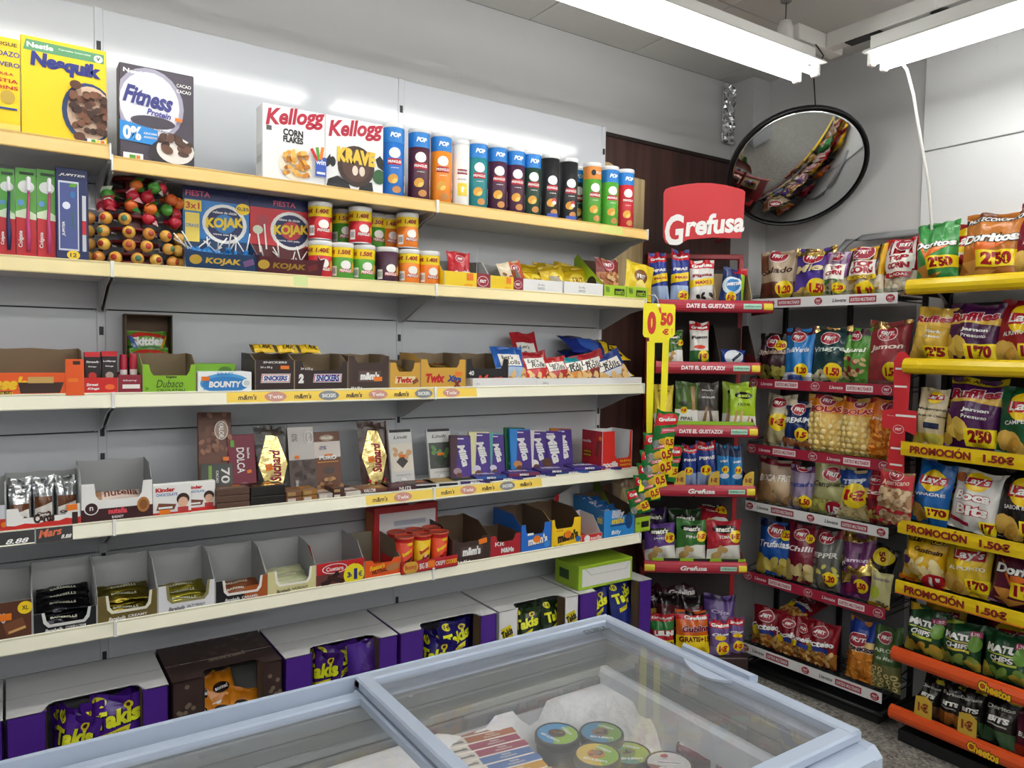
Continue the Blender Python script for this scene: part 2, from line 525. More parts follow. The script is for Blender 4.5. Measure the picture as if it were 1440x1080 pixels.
for i, bx in enumerate((-1.0, 0.0, 1.0)):
    t = empty('gondola_shelving', ('white shelving bay with the cereal box and toothbrushes at far left', 'middle white shelving bay holding cereal, chocolate bars and candy trays', 'right white shelving bay below the last crisp tubes')[i], 'shelving', (bx, 0, 0), (0, 0, 0), 'white shelving bays')
    b = MB()
    sm_ = [.02, .18, .555, .93, 1.305, 1.68, 2.06, 2.585]
    for z, z2 in zip(sm_, sm_[1:]): b.box(.012, .988, YBK, YBK+.012, z+.002, z2-.002, PANW, .001)
    b.box(.02, .98, YBK+.0125, YBK+.016, .02, 2.58, DRK)
    obj('back_panel', b, t)
    b = MB()
    for xx in ((0, 1.0) if i == 0 else (1.0,)):
        b.box(xx-.012, xx+.012, YBK-.002, YBK+.05, 0, 2.587, PANW, .002)
        zz = .12
        while zz < 2.53:
            b.box(xx-.006, xx+.006, YBK-.0035, YBK-.001, zz, zz+.026, DRK); zz += .078
    obj('upright', b, t)
    b = MB(); b.box(.0, 1.0, -.02, YBK, .10, .16, SHELFW, .004); b.box(.01, .99, .0, .02, 0, .1, mat('3a3a3c', .5))
    obj('base_shelf', b, t)
    for k, z in enumerate(SZ):
        dz = .028 if (i == 0 and k == 0) else 0
        z += dz
        b = MB()
        b.box(.004, .996, .012, YBK-.002, z+.006, z+.036, SHELFW, .003)
        sh = obj('shelf', b, t)
        b = MB()
        # slanted ticket rail: clear plastic profile with rolled lips
        prof = [(.012, 0), (.001, 0), (0, .003), (.001, .006), (.0095, .035), (.0085, .04), (.012, .042)]
        b.prism(prof, lambda a, c, d: (.004+d, a, z+c), .992, RAIL[k])
        b.box(.0, .0045, -.002, .014, z-.001, z+.043, WH, .001)
        b.box(.9955, 1.0, -.002, .014, z-.001, z+.043, WH, .001)
        sp = []
        fn = railface(.5, z)
        if k == 2 and i >= 1:
            x0, x1 = ((-.20, .495), (-.495, -.33))[i-1]
            sp = [RC(x0, .12, x1, .86, cb('f3cf4a'))]
            c = x0+.06; q = 0 if i == 1 else 1
            while c < x1-.03: sp += strip_logo(q, c); c += .085; q += 1
        if k == 3 and i >= 1:
            x0, x1 = ((.245, .495), (-.495, -.03))[i-1]
            sp = [RC(x0, .12, x1, .86, cb('f3d257'))]
            c = x0+.05; q = 0
            while c < x1-.03: sp += strip_logo(q, c); c += .085; q += 1
        if k == 3 and i == 0:
            sp = [RC(.14, .02, .313, .98, BLK), RC(.316, .02, .5-.1, .98, BLK), T('8.88', .275, .32, .05, .012, WH, 0, .3), T('S', .15, .5, .03, .02, cb('e8e8f0'), 0, .3),
                  RC(.313, .02, .316, .98, GRY), T('Mars', .348, .62, .055, .02, cb('d8663a'), 6, .35, .03), T('8.88', .385, .3, .024, .01, WH, 0, .3)]
        if k == 1 and i == 1:
            sp = [RC(.0, .1, .045, .9, cb('cfdc9a'))]
        if k == 0 and i == 2:
            sp = [RC(.24, .1, .36, .9, cb('cdcf74'))]
        prints(b, sp, 1.0, .042, fn)
        obj('price_rail', b, sh)
        for xx in (.004, .993):
            b = MB()
            b.prism([(.02, z+.006), (YBK, z+.006), (YBK, z-.085), (YBK-.03, z-.085), (.10, z-.02), (.02, z-.006)], lambda a, c, d: (xx+d, a, c), .003, mat('b9babb', .4))
            obj('shelf_bracket', b, sh)

# ================================================================== convex mirror hung from the batten's end
MC = Vector((2.783, -.147, 2.424))
mn = Vector((-.417, -.558, -.717)).normalized()
mx_ = Vector((0, 0, 1)).cross(mn).normalized(); my_ = mn.cross(mx_)
MR = Matrix(((mx_.x, my_.x, mn.x), (mx_.y, my_.y, mn.y), (mx_.z, my_.z, mn.z))).to_euler()
t = empty('security_mirror', 'round black rimmed convex mirror hanging by a cord in the corner', 'mirror', MC, MR)
MIR = mat('cfd2d2', .03, 1.0, 'mirror')
rad, rc = .305, .85
b = MB()
pr = []
for k in range(15):
    r = max(1e-5, rad*(1-k/14)); pr.append((r, math.sqrt(rc*rc-r*r)-math.sqrt(rc*rc-rad*rad)))
b.lathe(pr, 64, MIR)
o = obj('mirror_dish', b, t)
b = MB()
b.lathe([(rad-.006, .003), (rad-.004, .010), (rad+.003, .011), (rad+.006, .006), (rad+.006, -.012), (rad+.002, -.018), (rad-.006, -.012)], 64, pl('111214', .35)); obj('mirror_rim', b, t)
b = MB(); b.lathe([(1e-5, -.05), (.12, -.045), (rad, -.012)], 48, pl('1a1b1d', .5)); obj('mirror_back', b, t)
top = MC + my_*(rad if my_.z > 0 else -rad)
mi = MR.to_matrix().inverted()
b = MB(); b.tube([mi @ (Vector(p)-MC) for p in (tuple(top), (2.44, -.455, 2.69), (2.435, -.50, 2.75), (2.425, -.47, 2.80))], .0028, DRK, 6); obj('hanging_cord', b, t)

# white flex hanging in front of the cladding
b = MB(); b.tube([(2.60, -.71, 2.71), (2.625, -.73, 2.67), (2.66, -.74, 2.58), (2.70, -.74, 2.48), (2.78, -.75, 2.25), (2.9, -.72, 2.0), (2.94, -.71, 1.86), (3.055, -.71, 1.79)], .006, WHT, 8)
tag(obj('power_cable', b), 'white power cable dropping from the right batten behind the crisp bags', 'cable')

# ================================================================== chest freezer
FB = mat('aebbd0', .35, 0, 'plastic'); FG = mat('787e82', .4); FGD = mat('5a6064', .4); LIN = mat('d6d7dc', .4)
ZF = .828
X0, X1, Y0, Y1 = -.85, 1.155, -1.56, -.775
t = empty('chest_freezer', 'pale blue chest freezer with sliding glass lids in the foreground', 'freezer', ((X0+X1)/2, (Y0+Y1)/2, 0))
cx, cy = (X0+X1)/2, (Y0+Y1)/2
hx, hy = (X1-X0)/2, (Y1-Y0)/2
b = MB()
for s in (-1, 1):
    b.box(s*(hx-.10), s*(hx-.012), -hy+.012, hy-.012, .06, ZF-.09, mat('d5dbe2', .4), .01)
    b.box(-hx+.1, hx-.1, s*(hy-.045), s*(hy-.012), .06, ZF-.09, mat('d5dbe2', .4), .01)
b.box(-hx+.05, hx-.05, -hy+.05, hy-.05, .05, .30, mat('d5dbe2', .4))
for sx in (-1, 1):
    for sy in (-1, 1): b.lathe([(.025, 0), (.025, .05)], 12, DRK, c=(sx*(hx-.15), sy*(hy-.12)))
obj('freezer_body', b, t)
b = MB()
# rounded rim
def ring(b, ox, oy, w, z0, z1, m, bv):
    for s in (-1, 1):
        b.box(s*(ox-w), s*ox, -oy, oy, z0, z1, m, bv)
        b.box(-ox+w*.5, ox-w*.5, s*(oy-w), s*oy, z0, z1, m, bv)
b.box(hx-.060, hx, -hy, hy, ZF-.11, ZF, FB, .018)
b.box(-hx, -hx+.075, -hy, hy, ZF-.11, ZF, FB, .018)
b.box(-hx+.03, hx-.03, hy-.030, hy, ZF-.11, ZF-.026, FB, .004); b.box(-hx+.03, hx-.03, hy-.007, hy+.002, ZF-.03, ZF+.024, FB, .003); b.box(-hx+.03, hx-.03, -hy, -hy+.06, ZF-.11, ZF, FB, .014)
obj('freezer_rim', b, t)
b = MB()
ring(b, hx-.055, hy-.032, .02, ZF-.06, ZF-.028, FG, .002)
ring(b, hx-.06, hy-.038, .02, ZF-.09, ZF-.06, FGD, .004)
ring(b, hx-.055, hy-.034, .022, ZF-.115, ZF-.09, FG, .006)
ring(b, hx-.063, hy-.040, .02, ZF-.15, ZF-.115, FGD, .004)
for s in (-1, 1):
    b.box(s*(hx-.065), s*(hx-.085), -hy+.05, hy-.05, .32, ZF-.15, LIN)
    b.box(-hx+.08, hx-.08, s*(hy-.045), s*(hy-.06), .32, ZF-.15, LIN)
b.box(-hx+.08, hx-.08, -hy+.07, hy-.07, .30, .33, LIN)
b.box(.15, .33, hy-.062, hy-.0595, .615, .627, cb('8c4a4a'))
obj('freezer_liner', b, t)
GLASS = glassy('freezer_glass', 'fcfcfd', .025, .02, .07)
XD = .385-cx
for nm, xa, xb, zz in (('right', XD, hx-.030, ZF+.002), ('left', -hx+.05, XD+.03, ZF-.026)):
    b = MB()
    w = .034
    b.box(xa, xb, hy-(.038 if nm == 'right' else .050), hy-(.0075 if nm == 'right' else .020), zz, zz+.022, FB, .004); b.box(xa, xb, hy-.021, hy-.0075, zz, zz+.012, FG, .001); b.box(xa, xb, -hy+.035, -hy+.07, zz, zz+.022, FB, .004)
    b.box(xa, xa+w, -hy+.036, hy-.010, zz-.001, zz+.023, FB, .004)
    b.box(xb-w, xb, -hy+.036, hy-.010, zz-.001, zz+.023, FB, .004)
    lid = obj('lid_frame', b, t)
    b = MB(); b.box(xa+.02, xb-.02, -hy+.05, hy-.02, zz+.006, zz+.010, GLASS)
    obj('glass_lid', b, lid)
    if nm == 'right':
        b = MB()
        # shallow scoop handle on the end of the lid: a lens shaped plate with a raised outer lip
        n = 14; hc = -1.165-cy; hl = .105
        arc = [(xb-.002-.055*math.sin(math.pi*k/n)**.7, hc+hl-2*hl*k/n) for k in range(n+1)]
        b.prism([(xb+.004, hc-hl)]+[(xb+.004, hc+hl)]+arc, lambda a, c, d: (a, c, zz+.026+d-.35*max(0, xb-.012-a)), -.006, FB)
        b.prism([(xb+.006, hc-hl*1.05), (xb+.006, hc+hl*1.05), (xb-.010, hc+hl*.95), (xb-.010, hc-hl*.95)], lambda a, c, d: (a, c, zz+.034+d), -.014, FB)
        obj('lid_handle', b, lid)
        b = MB(); prints(b, [T('CE 230 V', 0, .65, .8, .2, cb('55595c')), T('R 290  0.09 kg', 0, .3, .9, .16, cb('55595c'))], .09, .045, lambda u, v, o: (xb-.085+u, hy-.08+v, zz+.0105+o))
        obj('glass_print', b, lid)
    else:
        b = MB(); b.box(xb+.001, xb+.006, -hy+.05, hy-.05, zz, zz+.02, pl('4b5157', .5)); obj('lid_seal', b, lid)
b = MB()
TUBS = [on_z(x, y, .665) for x, y in ((784, 1031), (846, 1029), (840, 1060), (884, 1058), (984, 1052), (941, 1073), (1042, 1080))]
FROST = mat('fafbfb', .6, 0, 'frost', .9, 28)
n1, n2 = 70, 32; P = []
for i in range(n1+1):
    for j in range(n2+1):
        x = -hx+.10+(2*hx-.20)*i/n1; y = -hy+.065+(2*hy-.13)*j/n2
        wx = x+cx
        base = .44 if (wx < .74) else .555
        if .70 < wx < .78: base = .44+.115*(wx-.70)/.08
        dy = hy-.065-y; dx = hx-.10-x
        a = noise.noise((x*4, 3.1, .2))*.5+.5
        ridge = (.10+.20*a)*math.exp(-(dy/.11)**1.5) + (.05+.12*noise.noise((y*5, 7, 1)))*math.exp(-(max(dx, 0)/.07)**1.5)
        left = .22*math.exp(-((wx-.18)/.26)**2)*math.exp(-(dy/.34)**2) + .16*math.exp(-((wx-.46)/.10)**2)*math.exp(-(dy/.14)**2) + .20*math.exp(-((wx-.98)/.14)**2)*math.exp(-(dy/.14)**2)
        h = base+ridge+left+.012*noise.noise((x*14, y*14, 5))+.006*noise.noise((x*40, y*40, 5))
        near = min(math.hypot(x+cx-q.x, y+cy-q.y) for q in TUBS)
        k_ = min(1, max(0, (near-.055)/.10)); k_ = k_*k_*(3-2*k_); h = min(h, .552)*(1-k_)+h*k_
        P.append((x, y, min(h, ZF-.13)))
b.add(P, [(i*(n2+1)+j, (i+1)*(n2+1)+j, (i+1)*(n2+1)+j+1, i*(n2+1)+j+1) for i in range(n1) for j in range(n2)], FROST, True)
obj('frost', b, t)
b = MB(); prints(b, [E(0, .5, .4, .4, NAVY)], .03, .03, lambda u, v, o: (hx-.012+.0+o, -hy+.1+u, .66+v)); obj('freezer_badge', b, t)

# ================================================================== product builders
KRAFT = mat('8d7a60', .75, 0, 'board'); GREYB = mat('a9abac', .7, 0, 'board'); DKB = mat('5e4a38', .75, 0, 'board')
_BAG = {}
def bag_mesh(key, w, h, t, base, shapes, seed=1, neck=.0, flatbag=False, bumps=()):
    k = (key, round(w, 2), round(h, 2), round(t, 2), seed)
    if k in _BAG: return _BAG[k]
    NU, NV = 18, 22
    rs = random.Random(seed*7+len(key))
    ph = [rs.uniform(0, 6.28) for _ in range(6)]
    grid = []; back = []
    for j in range(NV+1):
        v = j/NV; row = []; rb = []
        q = max(0, math.sin(math.pi*min(1, max(0, (v-.03)/.92)))) ** .6
        q *= 1.12-.3*v
        for i in range(NU+1):
            s = 2*i/NU-1
            p = max(0, 1-abs(s)**2.2) ** .65
            edge = (1-q)
            wrk = .16*t*math.sin(5*s+ph[0])*edge*p + .045*t*math.sin(10*s+ph[1]+3*v)*p*(.3+edge)
            wrk += (.30*t*noise.noise((s*1.6+ph[2], v*2.6+ph[3], seed*1.7))+.07*t*noise.noise((s*3.6+ph[3], v*5.6+ph[2], seed*2.7)))*p*q
            tw = .05*t*math.sin(2.2*s+ph[4])*(v**3)
            x = s*w/2*(1-.085*q*(1 if not flatbag else .3))*(1-neck*max(0, v-.6))
            z = v*h - .04*h*(1-s*s)*(v-.5)*2*(.7 if v > .5 else .2) + (.015*h*math.sin(4*s+ph[5])+.012*h*s*math.sin(ph[2]))*(v**4)
            row.append(Vector((x, -t/2*p*q-wrk+tw, z)))
            rb.append(Vector((x, t/2*p*q+wrk*.5+tw, z)))
        grid.append(row); back.append(rb)
    mb = MB()
    V = [p for r in grid for p in r]
    N1 = NU+1
    mb.add(V, [f for j in range(NV) for i in range(NU) for f in ((j*N1+i, j*N1+i+1, (j+1)*N1+i), (j*N1+i+1, (j+1)*N1+i+1, (j+1)*N1+i))], base, True)
    mb.add([p for r in back for p in r], [(j*N1+i+1, j*N1+i, (j+1)*N1+i, (j+1)*N1+i+1) for j in range(NV) for i in range(NU)], base, True)
    def F(u, v, o):
        a = min(NU-1e-6, max(0, (u/w+.5)*NU)); c = min(NV-1e-6, max(0, v/h*NV))
        i, j = int(a), int(c); fa, fc = a-i, c-j
        if fa+fc <= 1: p = grid[j][i]+(grid[j][i+1]-grid[j][i])*fa+(grid[j+1][i]-grid[j][i])*fc
        else: p = grid[j+1][i+1]+(grid[j+1][i]-grid[j+1][i+1])*(1-fa)+(grid[j][i+1]-grid[j+1][i+1])*(1-fc)
        n = (grid[j][i+1]-grid[j][i]).cross(grid[j+1][i]-grid[j][i])
        if n.length > 1e-9: n.normalize()
        else: n = Vector((0, -1, 0))
        return p+n*(o+.0007)
    prints(mb, shapes, w, h, F, [w*(i/NU-.5) for i in range(1, NU)], [h*j/NV for j in range(1, NV)], True)
    for u, v, r, m, sx, sz in bumps:
        c = F(u*w, v*h, -r*.35)
        mb.ball(c, r, m, 10, 6, (sx, .8, sz))
    _BAG[k] = mb.mesh('bag_'+key)
    return _BAG[k]
def bag(F, z, px, ly, design, label, cat='crisps', name='crisp_bag', t=None, lean=-6, yaw=0, roll=0, group=None, seed=None, minh=0, zb=None):
    # px = (left, right, top) seen in the photo at the bag's front; z = the surface it stands on
    xl, xr, yt = px
    key, base, shapes = design[:3]
    rr = random.Random(len(ALL)*13)
    if F is not G: yaw += rr.uniform(-6, 6); roll += rr.uniform(-2.5, 2.5)
    lx, w, z0, z1 = F.fit(xl, xr, yt, yt+60, ly)
    h = max(minh, (z1-z)/max(.3, math.cos(math.radians(lean))*math.cos(math.radians(roll))))
    t = t or min(.10, .36*w)
    me = bag_mesh(key, w, h, t, base, shapes(h/w) if callable(shapes) else shapes, seed or (len(ALL) % 3+1), bumps=design[3] if len(design) > 3 else ())
    off = t/2+h*math.sin(math.radians(max(0, -lean)))*0
    o = obj(name, me, None, F.w(lx, ly+off, z+.002), (math.radians(lean), math.radians(roll), F.a+math.radians(yaw)))
    o.rotation_euler = (Matrix.Rotation(F.a+math.radians(yaw), 3, 'Z') @ Matrix.Rotation(math.radians(lean), 3, 'X') @ Matrix.Rotation(math.radians(roll), 3, 'Y')).to_euler()
    return tag(o, label, cat, group)

def carton(mb, w, d, h, m, b=.002, z=0, y=0, x=0):
    mb.box(x-w/2, x+w/2, y, y+d, z, z+h, m, b)
    return mb
def boxthing(F, z, px, ly, d, m, shapes, label, cat, name, side=None, lean=0, yaw=0, group=None, top=None, h=None, roll=0):
    xl, xr, yt = px[:3]
    lx, w, z0, z1 = F.fit(xl, xr, yt, px[3] if len(px) > 3 else yt+60, ly)
    hh = h or (z1-z)
    mb = MB(); carton(mb, w, d, hh, m)
    prints(mb, shapes, w, hh, face(0, 0, 0))
    if side: prints(mb, side, d, hh, lambda u, v, o: (-w/2-o, d/2-u, v))
    if top: prints(mb, top, w, d, lambda u, v, o: (u, v, hh+o))
    o = obj(name, mb, None, F.w(lx, ly, z))
    o.rotation_euler = (Matrix.Rotation(F.a+math.radians(yaw), 3, 'Z') @ Matrix.Rotation(math.radians(lean), 3, 'X') @ Matrix.Rotation(math.radians(roll), 3, 'Y')).to_euler()
    tag(o, label, cat, group)
    return o, w, hh, lx
def tray(F, z, px, ly, d, hb, mo, mi, shapes, label, cut=None, name='display_tray', side_m=None, side=None, hf=None, group=None, sidecut=.0, back=True, trim=None, cat='tray'):
    # open carton: px = (left, right, top of front panel); hb = height at the back; cut = (u0, u1, v) dip in the front panel
    xl, xr, yt = px
    lx, w, z0, z1 = F.fit(xl, xr, yt, yt+40, ly)
    hf = hf or (z1-z)
    th = .002
    sm = side_m or mo
    mb = MB()
    mb.box(-w/2, w/2, 0, d, 0, .002, mo)
    if back: mb.prism([(-w/2, 0), (w/2, 0), (w/2, hb), (w*.3, hb-.004), (0, hb), (-w*.25, hb-.003), (-w/2, hb)], lambda a, c, q: (a, d-th+q, c), th, mi, mo)
    k = min(.06, d*.4)
    pr = [(0, 0), (d-.0005, 0), (d-.0005, hb), (k+(d-k)*sidecut, hf+(hb-hf)*(.9 if hb > hf else .5)), (.012, hf), (0, hf)]
    for s in (-1, 1):
        mb.prism(pr, lambda a, c, q: (s*(w/2-q), a, c), th, sm, mi, mi)
    if cut:
        u0, u1, v0 = cut
        r = .06
        P = [(-w/2+th, 0), (w/2-th, 0), (w/2-th, hf), (u1*w, hf), (u1*w-.004, v0*hf+.012), (u1*w-.012, v0*hf), (u0*w+.012, v0*hf), (u0*w+.004, v0*hf+.012), (u0*w, hf), (-w/2+th, hf)]
        if trim:
            tp = [(u1*w, hf), (u1*w-.004, v0*hf+.012), (u1*w-.012, v0*hf), (u0*w+.012, v0*hf), (u0*w+.004, v0*hf+.012), (u0*w, hf)]
            tp2 = [(u0*w-.007, hf), (u0*w-.003, v0*hf+.006), (u0*w+.008, v0*hf-.007), (u1*w-.008, v0*hf-.007), (u1*w+.003, v0*hf+.006), (u1*w+.007, hf)]
            mb.prism(tp+tp2, lambda a, c, q: (a, q-.0012, c), .001, trim)
    else:
        P = [(-w/2+th, 0), (w/2-th, 0), (w/2-th, hf), (-w/2+th, hf)]
    mb.prism(P, lambda a, c, q: (a, q, c), th, mo, mi, mi)
    prints(mb, shapes, w, hf, face(0, 0, 0))
    if side: prints(mb, side, d, hf, lambda u, v, o: (-w/2-o, d/2-u, v))
    o = obj(name, mb, None, F.w(lx, ly, z), (0, 0, F.a))
    tag(o, label, cat, group)
    return o, w, hf, lx
_CAN = {}
def can(F, z, px, ly, key, base, shapes, label, R0=None, H=None, group=None, lid=None, yaw=-8, zz=None, topm=None):
    xl, xr, yt = px
    lx, w, z0, z1 = F.fit(xl, xr, yt, yt+60, ly)
    r = R0 or w/2*.97
    h = H or (z1-z-.004)
    k = key
    if k not in _CAN:
        mb = MB()
        mb.lathe([(r*.97, 0), (r, .002), (r, h-.014)], 28, base, True)
        mb.lathe([(r*1.0, 0), (r*1.015, .001), (r*1.015, .004), (r, .005)], 28, metal('c9cbd0'))
        def Fc(u, v, o):
            a = u/r; return ((r+o)*math.sin(a), -(r+o)*math.cos(a), v)
        W = r*math.pi
        prints(mb, shapes, W, h-.014, Fc, [W*(i/14-.5) for i in range(1, 14)], (), True, .0004, .0002)
        l = MB()
        l.lathe([(r*1.0, h-.016), (r*1.03, h-.015), (r*1.03, h-.002), (r*1.0, h), (r*.9, h), (r*.88, h-.003), (1e-5, h-.003)], 28, lid or mat('e8e9ea', .3))
        _CAN[k] = (mb.mesh('tube_'+key), l.mesh('tube_lid'))
    t = empty('crisp_tube', label, 'crisps', F.w(lx, ly+r, z+.001), (0, 0, F.a+math.radians(yaw)), group)
    obj('tube_body', _CAN[k][0], t); obj('plastic_lid', _CAN[k][1], t)
    return t

def pkc(base_hex, sleeve, dark=None, food='e0a23a', style='tall', name='PRINGLES'):
    lab = cb('f6f4f0'); red = cb('b5122b')
    if style == 'tall':
        s = [E(.0, .635, .17, .15, lab), PG([(-.20, .47), (.20, .47), (.19, .555), (-.19, .555)], red), T(name, .0, .512, .40, .08, WH, 0, .1, .03)]
        s += [T('original', .0, .425, .22, .035, lab), E(-.05, .27, .15, .13, cb(food), 30), E(.06, .12, .13, .10, cb('c98a4a'), 10), E(.0, .24, .09, .06, cb('f1c766'), 40)]
        if sleeve: s = [RC(-.5, .78, .5, 1, cb(sleeve))]+s+[T('POP', .02, .885, .30, .14, cb('eef6ff'), -4, .2, .06)] if sleeve == '1f7fd0' else [RC(-.5, .78, .5, 1, cb(sleeve))]+s+[E(-.08, .885, .08, .10, BLK), T('POP', .1, .885, .2, .08, WH)]
        s += [RC(.33, .1, .45, .34, lab), T('|||||', .39, .22, .10, .1, BLK)]
    else:
        s = [E(.12, .46, .15, .12, lab), PG([(-.08, .23), (.32, .23), (.31, .34), (-.07, .34)], red), T(name, .12, .285, .36, .08, WH, 0, .1, .03), RC(-.32, .12, -.14, .42, lab), T('|||||', -.23, .27, .13, .16, BLK), E(.36, .40, .07, .14, cb(food))]
        if sleeve: s = [RC(-.5, .68, .5, 1, cb('f3d516'))]+s+[T(sleeve, .08, .84, .36, .13, cb('a31420'), 0, .1, .04), T(sleeve, -.33, .84, .3, .11, cb('a31420'), 0, .1, .04)]
    return cb(base_hex), s

def ord_fix():
    # things described alike: say which one by its place in the row
    from collections import defaultdict
    g = defaultdict(list)
    for o in ALL:
        if not o.get('same'): g[o['label']].append(o)
    W = ['first', 'second', 'third', 'fourth', 'fifth', 'sixth', 'seventh', 'eighth', 'ninth', 'tenth', 'eleventh', 'twelfth']
    bpy.context.view_layer.update()
    for lb, os_ in g.items():
        if len(os_) > 1:
            lat = lambda o: (o.matrix_world.translation-CPOS).dot(RGT)/max(.1, (o.matrix_world.translation-CPOS).dot(FWD))
            zs = [o.matrix_world.translation.z for o in os_]; ls = [lat(o)*2.5 for o in os_]
            if max(zs)-min(zs) > max(ls)-min(ls):
                os_.sort(key=lambda o: -o.matrix_world.translation.z)
                for i, o in enumerate(os_):
                    o['label'] = lb + (', topmost one' if i == 0 else ', lowest one' if i == len(os_)-1 else ', %s from top' % W[i])
                continue
            os_.sort(key=lat)
            for i, o in enumerate(os_):
                o['label'] = lb + (', leftmost one' if i == 0 else ', rightmost one' if i == len(os_)-1 else ', %s from left' % W[i])

# ================================================================== top shelf: cereal boxes and crisp tubes
z1 = SURF[0]; zb1 = SURF[0]+.028
YL = cb('f9d312')
boxthing(G, zb1, (-62, 28, 47, 198), .03, .075, YL, [RC(-.5, 0, .5, .1, cb('f3d96a')), T('CONSIGUE', .16, .93, .6, .07, BRN), T('BANDAZO', .2, .83, .6, .1, cb('1d3c94')), T('DE AVERO', .2, .72, .6, .09, cb('1d3c94')), T('ACUMULA', .15, .62, .5, .05, RED), T('BESTIA', .22, .55, .5, .07, RED), T('COINS', .22, .48, .5, .07, RED), E(.3, .38, .12, .13, cb('c9a63c')), RC(-.4, .25, .45, .27, cb('1d3c94')), RC(-.5, .01, .5, .04, cb('1d3c94'))],
         'yellow cereal box cut by the left edge of the picture', 'cereal', 'cereal_box')
boxthing(G, zb1, (29.5, 150, 60, 200), .03, .07, YL, [
    PG([(-.47, .86), (.47, .86), (.47, .955), (-.44, .965)], cb('5f9e6e')), T('Nestle', -.28, .915, .3, .07, WH, 0, 0, .04), T('Cereales Integrales', .12, .92, .38, .03, cb('dfeee0')), E(.40, .90, .055, .05, WH), T('v', .40, .90, .05, .05, DGR),
    T('Nesquik', .02, .755, .82, .24, cb('1d2a80'), -2, .05, .06),
    E(.28, .33, .32, .40, cb('27406e')), E(.30, .33, .28, .36, cb('d9b9a0')), chips(.08, .13, .50, .53, 60, .05, [cb('4a2a1c'), cb('6b3f2a'), cb('3a1f15'), cb('7d5038')], 3, .9), E(.12, .58, .07, .06, cb('5b3322')), E(.16, .06, .07, .06, cb('5b3322')), RC(.25, .01, .47, .055, WH), RC(.3, .015, .35, .05, GRN), RC(.36, .015, .40, .05, YEL), RC(.41, .015, .46, .05, ORG)],
    'yellow chocolate ball cereal box with big blue lettering', 'cereal', 'cereal_box', side=[T('Nesquik', 0, .7, .8, .3, NAVY)])
FT = cb('4a4350')
boxthing(G, z1, (168, 272.5, 97, 231), .035, .065, FT, [
    E(-.1, .62, .46, .52, cb('a7a3b8')), E(-.1, .62, .40, .46, cb('e6e6f0')), E(-.06, .44, .30, .09, FT), T('Nestle', -.3, .925, .3, .06, WH, -4, 0, .04), T('CACAO', .36, .87, .2, .05, WH), T('CACAO', .36, .81, .2, .05, WH),
    T('Fitness', -.12, .68, .66, .26, cb('3c3f86'), -6, .25, .04), T('Protein', .02, .535, .32, .09, cb('4a4a9a'), -6, .15, .03), T('TRIGO, AVENA, QUINOA', -.1, .375, .55, .035, cb('5c5a78'), -8),
    PG([(-.5, .22), (.0, .20), (.0, .36), (-.5, .42)], cb('2a8fdc')), T('0%', -.34, .30, .24, .20, WH, 0, 0, .05), T('AZUCARES', -.1, .315, .18, .03, WH), T('ANADIDOS', -.1, .275, .18, .03, WH),
    E(.24, .12, .36, .26, cb('2e2830')), E(.24, .18, .26, .20, cb('e9e2dc')), chips(.06, .12, .42, .34, 14, .075, [cb('53372c'), cb('6d4a3b'), cb('40291f')], 5), RC(-.46, .02, -.2, .09, WH), RC(-.38, .025, -.3, .07, GRN), RC(-.29, .025, -.24, .07, ORG), Q(.28, .5, .1, .05, ORG, -5)],
    'dark grey protein cereal box with blue zero percent banner', 'cereal', 'cereal_box')
WBX = cb('eeeeee'); KR = cb('b31436')
kel = lambda y: [T('Kellogg', .02, y, .98, .33, KR, 9, .35, .035)]
boxthing(G, z1, (369, 457, 152, 257), .035, .07, WBX, kel(.86)+[T('CORN', -.02, .67, .32, .11, cb('2b2b2e'), 0, 0, .05), T('FLAKES', -.02, .58, .32, .1, cb('2b2b2e'), 0, 0, .05), RC(-.44, .66, -.36, .72, cb('55555a')),
    E(.02, .26, .27, .25, cb('f2e6cf')), chips(-.18, .12, .22, .42, 46, .05, [cb('e3a13c'), cb('cf8628'), cb('f0bb5c'), cb('b9701c')], 8, .6), RC(.32, .14, .5, .40, cb('2f56b8')), T('win', .41, .33, .16, .08, WH, 0, .1), RC(.34, .17, .48, .2, WH), Q(.30, .42, .05, .2, RED, 30), Q(.36, .44, .05, .2, GRN, 10), Q(.42, .45, .05, .2, ORG, -10)],
    'white corn flakes box with red script lettering', 'cereal', 'cereal_box', side=[RC(-.4, .1, .4, .5, cb('d8d8d8')), T('|||||||', 0, .3, .7, .3, GRY)])
boxthing(G, z1, (457.5, 539, 168, 268), .035, .07, WBX, kel(.85)+[PG([(-.5, .38), (-.42, .48), (-.40, .36), (-.46, .3), (-.5, .3)], BLK), PG([(-.5, .0), (-.45, .14), (-.3, .2), (-.12, .13), (-.05, 0)], BLK), PG([(.36, .5), (.44, .56), (.5, .5), (.5, .35), (.4, .4)], BLK), PG([(.05, .02), (.12, .16), (.3, .17), (.33, 0)], BLK), E(-.38, .38, .05, .08, BLK),
    E(.02, .36, .32, .33, cb('3b2620')), E(.02, .36, .24, .25, cb('54392f')), E(0, .30, .05, .08, cb('e3d3c3')), E(.12, .30, .05, .08, cb('e3d3c3')), T('KRAVE', .02, .49, .66, .24, cb('e9c03e'), -1, 0, .07), T('sabor leche', -.12, .14, .36, .05, cb('3b3b3b'), -20), E(.42, .26, .11, .12, DGR)],
    'white chocolate cereal box with black cow patches', 'cereal', 'cereal_box')
B1 = '1f7fd0'
